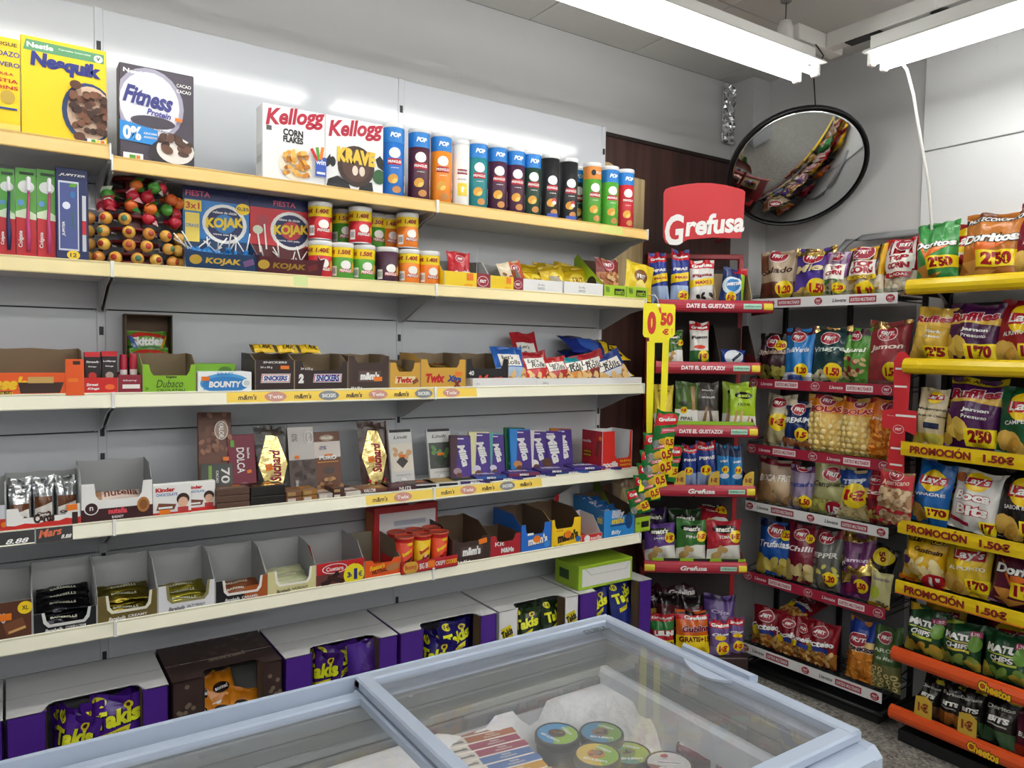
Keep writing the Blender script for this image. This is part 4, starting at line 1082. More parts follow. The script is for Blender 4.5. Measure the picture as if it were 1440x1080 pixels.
for i, (px, dz, rz) in enumerate((((799, 872, 474), .125, 4), ((803, 880, 488), .085, -6), ((812, 890, 490), .04, 3))):
    lx, w, a, tp = G.fit(px[0], px[1], px[2], 530, .16)
    me = bag_mesh('blueyellow', w, .13, .05, BB[1], BB[2], i+1)
    o = obj('snack_bag', me, None, (lx, .14, z3+dz), (math.radians(-58), math.radians(rz), math.radians(rz)))
    tag(o, 'dark blue and yellow snack bag piled at the back right, %s' % ('topmost', 'middle', 'lowest')[i], 'snack')

# ================================================================== fourth shelf: chocolate
z4 = SURF[3]
tray(G, z4, (-40, 8, 712), .012, .14, .13, cb('cfd3dc'), GREYB, [RC(-.5, 0, .5, .5, cb('c8322a')), E(.45, .3, .1, .1, ORG)], 'silver and red chocolate tray cut by the picture edge')
tray(G, z4, (8, 113.5, 712), .012, .15, .135, WH, GREYB, [PG([(-.5, 0), (.5, 0), (.5, .42), (.42, .34), (.3, .40), (.2, .30), (.05, .34), (-.1, .26), (-.25, .32), (-.38, .24), (-.5, .28)], cb('d42a22')), T('Cards', .0, .50, .28, .15, BRN, 4, .1, .06), Q(.38, .85, .15, .1, ORG, 4), Q(.42, .35, .08, .2, BRN)], 'white and red chocolate card tray with foil packs', cut=(-.34, .36, .55))
CARD = ('cards', foil('c9ccd0'), [RC(-.4, .34, .4, .66, wr('6b4026')), PG([(-.4, .02), (.4, .02), (.4, .5), (-.4, .36)], wr('eae6e0')), T('Cards', 0, .24, .62, .14, wr('4a2a18'), 4, .1, .06), PG([(-.4, .02), (.4, .02), (.4, .1), (0, .05), (-.4, .1)], wr('c8304a'))])
for c, (xa, xb) in enumerate(((12, 45), (45, 78), (78, 111))):
    for r_, (yt, ly) in enumerate(((674, .10), (684, .06), (695, .03))):
        if (c, r_) in ((1, 2), (2, 2)): continue
        bag(G, z4+.004, (xa, xb, yt + (-2*c)), ly, CARD, 'silver foil wafer pack in the card tray, %s column, %s' % (('left', 'middle', 'right')[c], ('back', 'front' if c else 'middle', 'front')[r_]), 'chocolate', 'chocolate_pack', t=.03, lean=-5)
tray(G, z4, (113.5, 215, 678), .012, .16, .155, WH, GREYB, [RC(-.5, 0, .5, .36, cb('3b1518')), E(-.36, .38, .10, .10, WH), E(-.36, .38, .085, .085, cb('3b1518')), T('n', -.36, .38, .05, .06, WH), T('nutella', .0, .28, .26, .09, cb('e4485a'), 0, 0, .05), T('B-READY', 0, .13, .16, .04, WH), E(.36, .38, .09, .12, cb('b97a3c')), E(.36, .38, .06, .08, cb('8f5a2a'))], 'white hazelnut wafer tray with brown base', cut=(-.32, .36, .58))
for i, (dz, dy) in enumerate(((.03, .045), (.05, .07), (.035, .10))):
    lx, w, a, tp = G.fit(130, 200, 690, 720, .05)
    me = bag_mesh('nutbar', w, .04, .025, wr('e6d3c6'), [T('nutella', .1, .5, .7, .45 * .4, wr('7a3a2a')), RC(-.5, 0, -.3, 1, wr('b98a6a'))], i+1, 0, True)
    tag(obj('chocolate_bar', me, None, (lx, dy, z4+dz), (math.radians(-62), 0, .04*i)), 'pale wafer bar lying in the hazelnut tray, %s' % ('front', 'middle', 'back')[i], 'chocolate')
kind = lambda: [RC(-.5, 0, .5, .12, cb('d42a22')), T('Kinder', -.18, .82, .5, .12, cb('c8242a'), 0, .0, .05), T('CHOCOLATE', -.14, .67, .55, .08, cb('2f6bb8')), E(.28, .50, .17, .17, cb('3a241c')), E(.28, .40, .13, .15, cb('e3b59a')), RC(.14, .12, .42, .26, cb('b83a3a')), PG([(-.42, .2), (.05, .2), (.1, .36), (-.36, .42)], cb('7a4630')), RC(-.36, .24, 0, .30, WH)]
boxthing(G, z4, (215, 269, 680), .012, .022, WH, kind()+[Q(-.2, .14, .28, .13, ORG)], 'white and red milk chocolate box with orange sticker', 'chocolate', 'chocolate_box')
boxthing(G, z4, (260, 303, 677), .045, .022, WH, kind(), 'white and red milk chocolate box without sticker, set further back', 'chocolate', 'chocolate_box')
# standing tablets
def tablet(px, ly, base, shapes, label, lean=-12, yaw=0, th=.012, roll=0):
    boxthing(G, z4, px, ly, th, base, shapes, label, 'chocolate', 'chocolate_tablet', lean=lean, yaw=yaw, roll=roll)
VB = cb('6b4030')
tablet((279, 327, 579, 678), .10, VB, [chips(-.4, .55, .45, .98, 26, .10, [cb('8a5a44'), cb('54301f'), cb('9c6a50')], 4), E(.18, .80, .21, .30, cb('e6d9cf')), E(.18, .80, .18, .27, cb('a58b7d')), T('VALOR', .18, .80, .5, .15, WH, -90, 0, .03), RC(-.45, .16, .5, .44, cb('454a46')), T('70', .28, .31, .48, .26, WH, -90, 0, .02), T('CACAO', .04, .30, .38, .08, WH, -90), RC(-.22, .2, -.12, .42, cb('7fa83a')), Q(.3, .49, .18, .12, ORG), chips(-.45, .0, .5, .15, 14, .09, [cb('b0703f'), cb('8a4f2c')], 6)], 'tall brown cocoa tablet with white seventy percent label', yaw=0, roll=2)
tablet((324, 363, 611, 684), .095, cb('7b1735'), [T('DOLCA', -.05, .62, .95, .28, WH, -90, 0, .02), T('leche', .24, .72, .4, .10, WH, -90), Q(.24, .45, .16, .12, ORG, 10), E(.02, .22, .25, .20, cb('a8606f')), E(.02, .22, .18, .14, cb('6b2230')), RC(-.4, .82, -.26, .92, GRN), RC(-.5, .03, .5, .06, cb('b0566a'))], 'wine red tablet with sideways white lettering')
def such(px, ly, word, base, lab):
    xl, xr, yt, yb = px
    sh = [PG([(-.17, .05), (.17, .05), (.43, .46), (.17, .86), (-.17, .86), (-.43, .46)], foil('e8cf8a')), T('Suchard', .05, .44, .95, .34, wr('9c1238'), 90, .2, .04), Q(-.14, .42, .2, .2, wr('f08020'), 8), RC(-.3, .88, .3, .93, wr('4a3a30')), chips(-.3, .02, .3, .12, 8, .06, [foil('e8c868'), wr('b01c32')])]
    lx, w, a, top = G.fit(xl, xr, yt, yb, ly)
    me = bag_mesh('such'+word, w, (top-z4)/math.cos(.2), .02, wr(base), sh, 1, 0, True)
    tag(obj('nougat_bar', me, None, (lx, ly+.01, z4), (math.radians(-12), 0, 0)), lab, 'chocolate')
such((363, 412, 599, 682), .10, 'k', '17120f', 'black and gold nougat bar standing between wine red and white tablets')
tablet((409, 447, 600, 682), .11, cb('cbc7c3'), [RC(-.5, .0, .5, .52, cb('5a4a46')), chips(-.3, .1, .4, .55, 18, .12, [cb('4a3a36'), cb('6b5a54'), cb('3a2c2a')], 5), E(.28, .84, .18, .24, WH), E(.28, .84, .15, .21, cb('b0aaa6')), T('VALOR', .28, .84, .42, .12, WH, -90, 0, .03), T('0%', -.25, .84, .28, .2, cb('8a8480'), -90), Q(-.2, .56, .16, .12, ORG), T('INTENSE', -.25, .15, .4, .1, WH, 90)], 'silver grey dark chocolate tablet with oval badge')
tablet((446, 483, 607, 680), .11, cb('6b3f2a'), [RC(-.5, .58, .5, .84, cb('d9d0ca')), E(0, .90, .28, .11, cb('b09a80')), T('VALOR', 0, .90, .42, .09, WH, 0, 0, .03), T('0%', -.15, .74, .3, .14, cb('5a4a80'), 0, .3), T('PURO', .0, .58, .66, .15, WH, 0, 0, .04), RC(-.4, .50, .4, .52, cb('d08a3a')), E(.02, .37, .22, .13, cb('4a3a36')), chips(-.45, .02, .45, .24, 26, .09, [cb('a8784a'), cb('c79a66'), cb('8a5a34')], 7), Q(0, .62, .3, .06, ORG)], 'brown sugar free tablet with almonds at its foot')
such((510, 552, 593, 673), .12, 'b', '3a1a12', 'brown and gold nougat bar standing alone beside a white tablet')
def lindt(px, mid, lab):
    tablet(px, .13, cb('dcdcda'), [RC(-.46, .95, .46, 1, BLK), T('Lindt', 0, .86, .6, .12, cb('5a5a5c'), 0, .25), RC(-.46, .25, .46, .74, cb(mid[0])), Q(.0, .42, .36, .36, cb(mid[1]), 45), chips(-.35, .5, .35, .66, 7, .12, [cb(mid[2])]), Q(0, .52, .28, .10, ORG), T('EXCELLENCE', 0, .18, .6, .04, GRY), E(0, .08, .12, .12, WH), RC(-.4, .02, -.1, .07, cb('4a4a4a')), RC(.1, .02, .4, .07, cb('4a4a4a'))], lab)
lindt((552, 585, 604, 671), ('e9e2d4', '3a3230', 'd9a878'), 'white tablet with cream almond picture')
lindt((606, 640, 603, 667), ('4d524e', '3c4a3c', '6a9a5a'), 'white tablet with dark mint picture')
def milka(px, ly, edge, lab, mid='d9d2e6', roll=4):
    tablet(px, ly, cb(edge), [PG([(-.28, 0), (.5, 0), (.5, .97), (-.12, .97)], cb('4a2f8c')), T('Milka', .12, .56, .95, .36, WH, -75, .2, .05), E(-.18, .22, .2, .14, cb(mid)), E(-.1, .14, .14, .1, cb('6b3f2a')), Q(.0, .92, .3, .05, cb('e8e2f0'))], lab, roll=roll)
milka((635, 664, 612, 664), .09, '4a2a3a', 'brown edged purple tablet beside the mint tablet', 'a58a9a')
milka((662, 691, 607, 661), .10, 'e9e6b4', 'cream edged purple tablet with slanted white lettering')
milka((687, 711, 609, 660), .10, '5aa9a4', 'teal edged purple tablet with slanted white lettering')
milka((713, 742, 601, 650), .135, '1f6b44', 'green edged tablet half hidden behind the bright blue one')
milka((720, 749, 603, 656), .115, '2a86d8', 'bright blue and purple tablet', 'c98a4a')
milka((744, 772, 605, 653), .12, 'e6e2e0', 'white and purple tablet', 'f0eae4')
milka((759, 794, 606, 652), .12, '4a2f9a', 'plain purple tablet second from the red box', '5a3a2a')
milka((778, 807, 602, 650), .125, 'b06a2a', 'orange edged purple tablet nearest the red cocoa box', 'd99a4a')
# flat tablets lying at the front
fr = random.Random(9)
flats = [((304, 352), 'chocbrown', '5a4032', 3, .02, 'stack of', 'brown bar lying flat beside the milk chocolate boxes'), ((352, 402), 'black', '17120f', 2, .03, '', 'black foil bar lying at the shelf front'), ((402, 425), 'tan', '7a5034', 2, .018, '', 'tan nut bar lying flat'), ((425, 447), 'amber', '9a6a2c', 2, .018, '', 'amber nut bar lying flat'), ((448, 468), 'grey', 'b9b2ac', 1, .02, '', 'grey tablet lying flat'), ((468, 485), 'brownwhite', '4a2a20', 2, .016, '', 'dark brown tablet lying flat with white edge'), ((486, 508), 'white', 'd8d2ca', 1, .018, '', 'pale tablet lying flat beside the yellow rail strip')]
def flat_tab(xa, xb, y, ly, z, th, dp, base, shapes, lab, edge=None, yaw=0):
    lx, w, a, tp = G.fit(xa, xb, y, y+10, ly)
    mb = MB(); carton(mb, w*.97, dp, th, cb(base), .0015)
    prints(mb, shapes, w*.97, dp, lambda u, v, o: (u, v, th+o))
    if edge: prints(mb, edge, w*.97, th, face(0, 0, 0))
    tag(obj('chocolate_tablet', mb, None, (lx, ly, z), (0, 0, math.radians(yaw))), lab, 'chocolate')
for (xa, xb), k, hx_, n, th, _, lab in flats:
    for i in range(n):
        flat_tab(xa, xb, 700, .016+.003*i, z4+i*(th+.001), th, .075, hx_, [Q(fr.uniform(-.25, .25), fr.uniform(.6, .8), .25, .16, ORG), RC(-.4, .1, .4, .4, cb('8a7464') if hx_ != '17120f' else foil('c9a048'))], lab+(', %s layer' % ('bottom', 'second', 'top')[i] if n > 1 else ''), edge=[RC(-.4, .2, .1, .8, cb('d8cfc4') if i % 2 == 0 else cb('a88a5a'))] if hx_ not in ('17120f', '5a4032') else None, yaw=fr.uniform(-3, 3))
flat_tab(491, 548, 690, .05, z4+.003, .012, .09, '6b3f2a', [RC(-.3, .1, .3, .5, cb('9a6a44')), RC(-.4, .6, .1, .8, cb('b0a090'))], 'brown tablet lying at an angle in front of the brown and gold bar', [T('VALOR', 0, .5, .3, .1, WH)], -10)
flat_tab(545, 586, 684, .03, z4+.003, .012, .09, '4a2230', [RC(-.3, .2, .3, .6, cb('7a4a50'))], 'wine brown tablet lying flat left of three black edged ones', [T('NUTS', .1, .5, .4, .12, WH)], -6)
for i, (xa, xb, mh) in enumerate(((574, 617, '5a4440'), (606, 647, 'b09458'), (639, 679, '33402f'))):
    flat_tab(xa, xb, 680, .022, z4+.003, .012, .12, 'd4d4d2', [RC(-.45, .15, .45, .85, cb(mh)), Q(.1, .6, .25, .16, ORG if i == 0 else cb('c99a4a'))], 'flat white tablet with black edge, %s picture' % ('reddish', 'gold', 'dark green')[i], [RC(-.4, .1, .4, .9, BLK)], -8)
mk = ['3b2a6e', '2a5aa4', '3f2f86', '7a2a50', '2d2f80', '3a2a78', '2a4f98', '4a2f8c', '3f2a7a']
for i in range(9):
    xa = 648+23*i
    flat_tab(xa, xa+40, 672-1.5*i, .016+.006*(i % 2), z4+.003+.010*(i % 2), .009, .12, '39267a', [RC(-.5, .0, .5, .12, cb(mk[i])), T('Milka', 0, .55, .6, .3, cb('d8d0ea'), 0, .2, .05), Q(.25, .3, .2, .1, cb(mk[(i+3) % 9]))], 'purple tablet lying flat in the row below the standing purple ones', [RC(-.5, 0, .5, 1, cb(mk[i])), T('Milka', 0, .5, .3, .12, WH)], -10)
# red cocoa box
lx, w, a, top = G.fit(818.5, 889, 606, 657, .016)
h = top-z4
t_, w_, h_, l_ = tray(G, z4, (847, 889, 606), .016, .13, h*.98, cb('d42a22'), cb('dfe0e2'), [T('nocilla', -.22, .16, .5, .14, WH, 0, .1, .04), T('NUEVAS', .28, .22, .36, .06, YEL), T('BARRITAS', .28, .12, .36, .05, YEL)], 'red cocoa snack box with white inside at the end of the chocolate shelf', cut=(-.10, .42, .30), side=[T('nocilla', -.25, .72, .4, .09, WH), RC(-.45, .32, .0, .5, cb('7a1a1c')), T('NUEVAS', -.22, .45, .35, .06, YEL), T('BARRITAS', -.22, .36, .35, .06, YEL), Q(.28, .55, .16, .5, cb('7a2a1c'), -12), E(.42, .82, .08, .07, ORG)], side_m=cb('b3202a'))

# ================================================================== fifth shelf: bar trays
z5 = SURF[4]
tray(G, z5, (-40, 45.5, 848), .012, .20, .14, cb('5a3222'), GREYB, [E(.38, .80, .13, .13, YEL), T('XL', .38, .8, .11, .09, BLK), Q(.2, .35, .35, .25, cb('7a4a30'), 15), Q(.24, .25, .3, .05, cb('d9a868'), 15), T('KITS', -.1, .6, .3, .2, cb('d9d2e6')), Q(.05, .62, .2, .14, ORG)], 'brown wafer tray with yellow XL mark at the picture edge', hf=None)
brb = [((46, 136.5, 858), '17181b', 'd9d9d9', 'black', '2a2a30', 6), ((136.5, 222, 834), '6b5c2a', 'e6e2d0', 'olive', '8a7a2a', 5), ((222, 302.5, 820), 'e4e4ea', '8a8452', 'white', 'b8ac3a', 3), ((302.5, 376, 813), '1b1a1d', 'efeae6', 'black and orange', '8a4a2a', 2), ((376, 445, 800), 'd9d29a', 'f2f0e4', 'cream', 'c4c8a0', 3)]
bh = [.155, .15, .145, .14, .135]
for i, (px, base, tr_, wd_, barc, nb) in enumerate(brb):
    sh = [T('Barebells', -.18, .14, .28, .07, cb('f4f4f4') if i in (0, 1, 3) else BLK, 0, .3, .02), T(('COOKIES & CREAM', 'CREAMY', 'SALTY PEANUT', 'CARAMEL', 'HAZELNUT')[i], .16, .16, .32, .05, cb('f4f4f4') if i in (0, 1, 3) else BLK)]
    if i == 3: sh = [RC(.05, 0, .5, .62, cb('a8551f')), RC(.36, 0, .5, 1, cb('a8551f'))]+sh
    o, w, hf, lx = tray(G, z5, px, .012, .18, bh[i], cb(base), GREYB, sh, '%s protein bar tray with low scooped front' % wd_, cut=(-.32, .36, .42), trim=cb(tr_), side_m=cb(base), sidecut=.3)
    for k in range(nb):
        me = bag_mesh('bar'+wd_, w*.86, .05, .022, foil(barc) if i < 3 else wr(barc), [T('BAREBELLS', 0, .5, .5, .08, cb('d8d8c0'))], k % 3+1, 0, True)
        tag(obj('protein_bar', me, None, (lx+.003*(k % 3-1), .026+.022*(k % 3)+.012*k, z5+.012+.010*k), (math.radians(-70), 0, math.radians(3*(k % 3-1)))), 'wrapped protein bar stacked in the %s tray' % wd_, 'bar')
tray(G, z5, (444.5, 512, 789), .012, .20, .13, cb('c41d24'), GREYB, [RC(-.5, 0, .5, .52, cb('6b3a34')), E(-.12, .72, .26, .10, WH), E(-.12, .72, .24, .085, cb('c41d24')), T('Cuetara', -.12, .72, .36, .08, WH), Q(-.18, .3, .36, .10, cb('2a1512'), 40), Q(-.1, .25, .36, .10, cb('3a1c16'), -20), Q(-.3, .18, .2, .08, cb('2a1512'), 15), E(.28, .36, .22, .22, cb('f2e21c')), T('3', .17, .36, .07, .11, cb('1d2a80'), 0, 0, .05), T('x', .22, .33, .04, .06, cb('1d2a80')), T('1', .31, .37, .07, .22, cb('1d2a80'), 0, 0, .08), T('€', .41, .35, .08, .11, cb('1d2a80')), RC(.30, .8, .5, 1, cb('c41d24'))], 'red wafer tray with yellow three for one euro disc')
tray(G, z5, (512.5, 564, 786), .012, .20, .115, REE, cb('7d7a6a'), [T("Reese's", -.16, .62, .42, .13, cb('f4c51c'), 8, .3, .04), T('NUTRAGEOUS', .05, .40, .70, .10, BRN, 6, .2, .04), E(.28, .5, .2, .1, cb('b97a4a'), 8)], 'orange peanut bar tray in the middle of the lowest shelf', cut=(-.32, .32, .80))
o, w, hf, lx = tray(G, z5, (564.5, 643.5, 786), .002, .17, .04, cb('c01f2c'), cb('8a1a22'), [E(-.34, .5, .13, .11, cb('d9a83a')), T('Bouncy', -.34, .5, .20, .09, cb('c01f2c')), T('BIG BUM', -.08, .5, .22, .09, WH, 2), Q(.02, .55, .12, .11, ORG), T('CRISPY', .18, .5, .18, .07, WH), T('COOKIES', .38, .5, .2, .07, YEL)], 'low red tray of chocolate stick cups')
boxthing(G, z5, (526, 615.5, 710), .19, .08, cb('b3272a'), [RC(-.42, .0, .46, .88, cb('d9d9dc')), RC(-.2, .62, .3, .72, cb('aeb4c4')), RC(-.2, .48, .1, .58, cb('b9bfcc'))], 'red and white carton standing behind the chocolate stick cups', 'carton', 'carton_box', side=[RC(-.4, .1, .4, .9, cb('c4652a'))])
_CUP = {}
def cup(px, ly, kind, label):
    lx, w, a, top = G.fit(px[0], px[1], px[2], 790, ly)
    r = .034; h = .118
    if kind not in _CUP:
        mb = MB()
        base = cb(('d9412a', 'e8c21f', 'e04a24')[kind])
        mb.lathe([(r*.80, 0), (r*.82, .003), (r*.98, h-.006)], 24, base, True)
        W = r*math.pi
        fn = lambda u, v, o: ((r*(.82+.16*v/h)+o)*math.sin(u/r), -(r*(.82+.16*v/h)+o)*math.cos(u/r), v)
        sh = [RC(-.5, .9, .5, 1, cb('c8201f')), Q(0, .30, .5, .10, cb('5a2a1c'), 25), Q(.05, .2, .5, .06, cb('3a1c14'), 25), T('Bouncy', .02, .58, .42, .16, cb('f4d21c') if kind != 1 else cb('c8201f'), 28, .1, .06), E(.1, .84, .12, .05, cb('f4d21c'))]
        if kind == 1: sh += [E(.02, .3, .1, .16, cb('b02a4a')), E(.02, .42, .06, .06, cb('e8b49a'))]
        if kind == 2: sh += [E(.1, .28, .09, .18, cb('c8201f')), E(-.08, .2, .07, .1, cb('f4e4d0'))]
        prints(mb, sh, W, h-.006, fn, [W*(i/12-.5) for i in range(1, 12)], (), True)
        l = MB(); l.lathe([(r*1.0, h-.006), (r*1.06, h-.006), (r*1.06, h), (r*.96, h+.001), (r*.94, h-.002), (1e-5, h-.002)], 24, mat('c9503a', .3))
        _CUP[kind] = (mb.mesh('snack_cup'), l.mesh('cup_lid'))
    t = empty('snack_cup', label, 'biscuits', (lx, ly+r, z5+.004), (0, 0, math.radians(-6)))
    obj('cup_body', _CUP[kind][0], t); obj('cup_lid', _CUP[kind][1], t)
for px, ly, k, lb in (((562, 587, 748), .014, 0, 'red chocolate stick cup, front left'), ((587, 611, 744), .014, 1, 'yellow chocolate stick cup in front row middle'), ((611.5, 635, 742), .014, 2, 'red and orange chocolate stick cup, front right'),
                      ((552, 576, 742), .085, 2, 'chocolate stick cup in the back row, left'), ((576, 600, 738), .085, 0, 'chocolate stick cup in the back row, second'), ((600, 624, 735), .085, 1, 'chocolate stick cup in the back row, right')):
    cup(px, ly, k, lb)
tray(G, z5, (636.5, 689, 756), .012, .20, .135, MM, DKB, [PG([(-.30, .28), (.28, .28), (.32, .66), (-.28, .66)], cb('54403c')), T("m&m's", .0, .46, .48, .2, WH, 0, .05, .07), Q(.30, .80, .22, .12, ORG, 8), T('24 x 45 g', -.24, .08, .4, .06, WH)], 'brown candy tray with white lettering on the lowest shelf', cut=(-.40, .30, .84), sidecut=.2)
tray(G, z5, (689.5, 732, 752), .012, .16, .085, cb('b01a2c'), DKB, [T('Kit', -.2, .62, .3, .12, WH), T('M&Ms', .06, .30, .42, .14, WH, 0, 0, .05)], 'small dark red candy tray between brown and blue ones', cut=(-.32, .32, .70))
tray(G, z5, (733, 775, 736), .012, .20, .145, cb('1f6fd0'), DKB, [T("m&m's", .05, .40, .66, .26, BRN, 4, .05, .08), T("m&m's", .045, .41, .64, .24, WH, 4, .05, .05), E(.36, .22, .10, .09, cb('3a8fe0')), E(.02, .44, .12, .1, ORG), RC(-.3, .6, -.1, .68, WH)], 'blue candy tray with white lettering', cut=(-.36, .28, .62), side_m=cb('1a5fb8'))
tray(G, z5, (775.5, 817, 729), .012, .20, .145, cb('f2c81c'), DKB, [T("m&m's", .05, .36, .70, .26, BRN, 6, .05, .08), E(.05, .42, .12, .1, ORG), E(.40, .2, .08, .08, cb('2a6fc0')), T('24 x 45 g', -.25, .06, .34, .05, BRN), RC(-.34, .56, -.12, .63, cb('e0a01c'))], 'yellow candy tray with brown lettering', cut=(-.40, .26, .66))
tray(G, z5, (817, 846.5, 751), .012, .15, .10, cb('d42a28'), cb('d9d9d9'), [E(-.22, .5, .14, .13, WH), T('nocilla', .2, .5, .5, .14, WH)], 'small red and white tray beside the tall blue carton')
o, w, hf, lx = tray(G, z5, (849, 892.5, 716), .012, .20, .16, cb('2a8fdc'), DKB, [T('Billy', -.05, .80, .40, .24, cb('cfd6e6'), 0, .1, .06), T('mini', -.05, .60, .40, .14, cb('f2d21c'), 0, .1, .05), E(.3, .55, .12, .2, cb('1a4f8c')), T('Billy', -.1, .18, .3, .12, WH, 0, .1), RC(-.3, .42, .4, .47, cb('1a3f7c'))], 'tall blue candy carton with slanting side near the shelf end', cut=(-.05, .46, .76), side=[T('WONDER', -.12, .52, .36, .10, WH, 0, 0, .05), T('BERRIES', -.12, .36, .36, .10, WH, 0, 0, .05), T('mini', .38, .66, .16, .16, cb('f2d21c'))], side_m=cb('2276b8'), sidecut=.85)
MB1 = MB()
CB_ = ('bluecandy', wr('2a6ab0'), [T('Billy', 0, .5, .6, .3, wr('d9dce6')), Q(.3, .3, .3, .3, wr('c8722a'))])
for k in range(4):
    me = bag_mesh('bluecandy', w*.8, .10, .03, CB_[1], CB_[2], k+1)
    tag(obj('candy_bag', me, None, (lx-.004, .05+.035*k, z5+.05+.012*k), (math.radians(-50), 0, .1*k)), 'blue candy bag inside the tall blue carton', 'candy')
tray(G, z5, (893, 914, 727), .03, .18, .06, GL, KRAFT, [T('PAN', -.3, .6, .2, .1, DGR), RC(-.1, .3, .4, .7, BLK)], 'lime green tray at the right end of the lowest shelf')
bag(G, z5+.005, (868, 905, 676), .12, ('leafbag', wr('6b5a44'), [RC(-.5, 0, .5, .25, wr('c9b8a8')), E(0, .6, .3, .3, wr('8a7a52')), Q(0, .5, .6, .05, wr('d8ccb0'), 40)]), 'brown snack bag in the shadow behind the blue carton', 'nuts', 'snack_bag', t=.04)
b = MB(); b.prism([(0, 0), (.17, 0), (.17, .19), (.14, .2), (0, .05)], lambda a, c, q: (q, a, c), .003, cb('7f9a24'), DKB)
lx, *_ = G.fit(850, 860, 680, 700, .1)
tag(obj('tray_wing', b, None, (lx+.06, .10, z5)), 'olive green carton wing behind the blue carton', 'carton')
b = MB(); b.prism([(0, 0), (.14, 0), (.14, .18), (.10, .19), (.0, .15)], lambda a, c, q: (a, q, c), .003, cb('b4b6b8'), GREYB)
prints(b, [PG([(-.5, .8), (-.35, .95), (-.3, .86), (-.32, .7), (-.5, .7)], RED)], .14, .18, lambda u, v, o: (.07+u, -o, v))
lx, *_ = G.fit(757, 800, 690, 720, .22)
tag(obj('torn_flap', b, None, (lx, .22, z5)), 'grey carton flap with a red corner standing behind the yellow candy tray', 'carton')

# ================================================================== bottom: big snack cases
z6 = .16
PV = cb('4a1f8c'); LID = cb('cfd0d2'); TK = cb('d8e02a')
def takis(base, lower, key):
    return (key, wr(base), [PG([(.05, 0), (.5, 0), (.5, .45), (.2, .25), (-.1, .1)], wr(lower)), T('Takis', .03, .79, .88, .34, wr('191033'), 14, .1, .10), T('Takis', .02, .795, .85, .32, wr('e3e62c'), 14, .1, .05), PG([(-.25, .57), (.28, .67), (.3, .73), (-.25, .63)], wr('e3d82c')), T('VOLCANO', .02, .65, .44, .05, wr('191033'), 12), E(-.32, .925, .12, .10, wr('e8e02a')), T('1€', -.32, .925, .14, .11, wr('191033')), E(.2, .91, .09, .07, wr('d8c02a')), E(.2, .91, .045, .035, wr('3a2a10'))])
cases = [((-238, 5), 'purple', PV, None, 'purple snack case cut by the left picture edge'),
         ((7, 238), 'purple', PV, [('4a1f8c', 'b01c4a', 'tk1')], 'purple snack case at far left with big purple bags'),
         ((241, 398), 'brown', cb('3a2a26'), None, 'dark brown patterned nut case with orange bags'),
         ((400, 560), 'purple', PV, [('43207a', '4a2a8a', 'tk2')], 'purple snack case next to the brown nut case'),
         ((562, 699), 'purple', PV, [('231a6a', '2a8fd0', 'tk3')], 'purple snack case in the middle with blue bags'),
         ((701, 814), 'white', cb('e6e7ea'), [('20321c', '3a5a24', 'tk4')], 'white snack case with dark green bags'),
         ((815, 917), 'purple', PV, [('1d2a78', '2a5fb0', 'tk5')], 'purple snack case at far right with tall blue bags')]
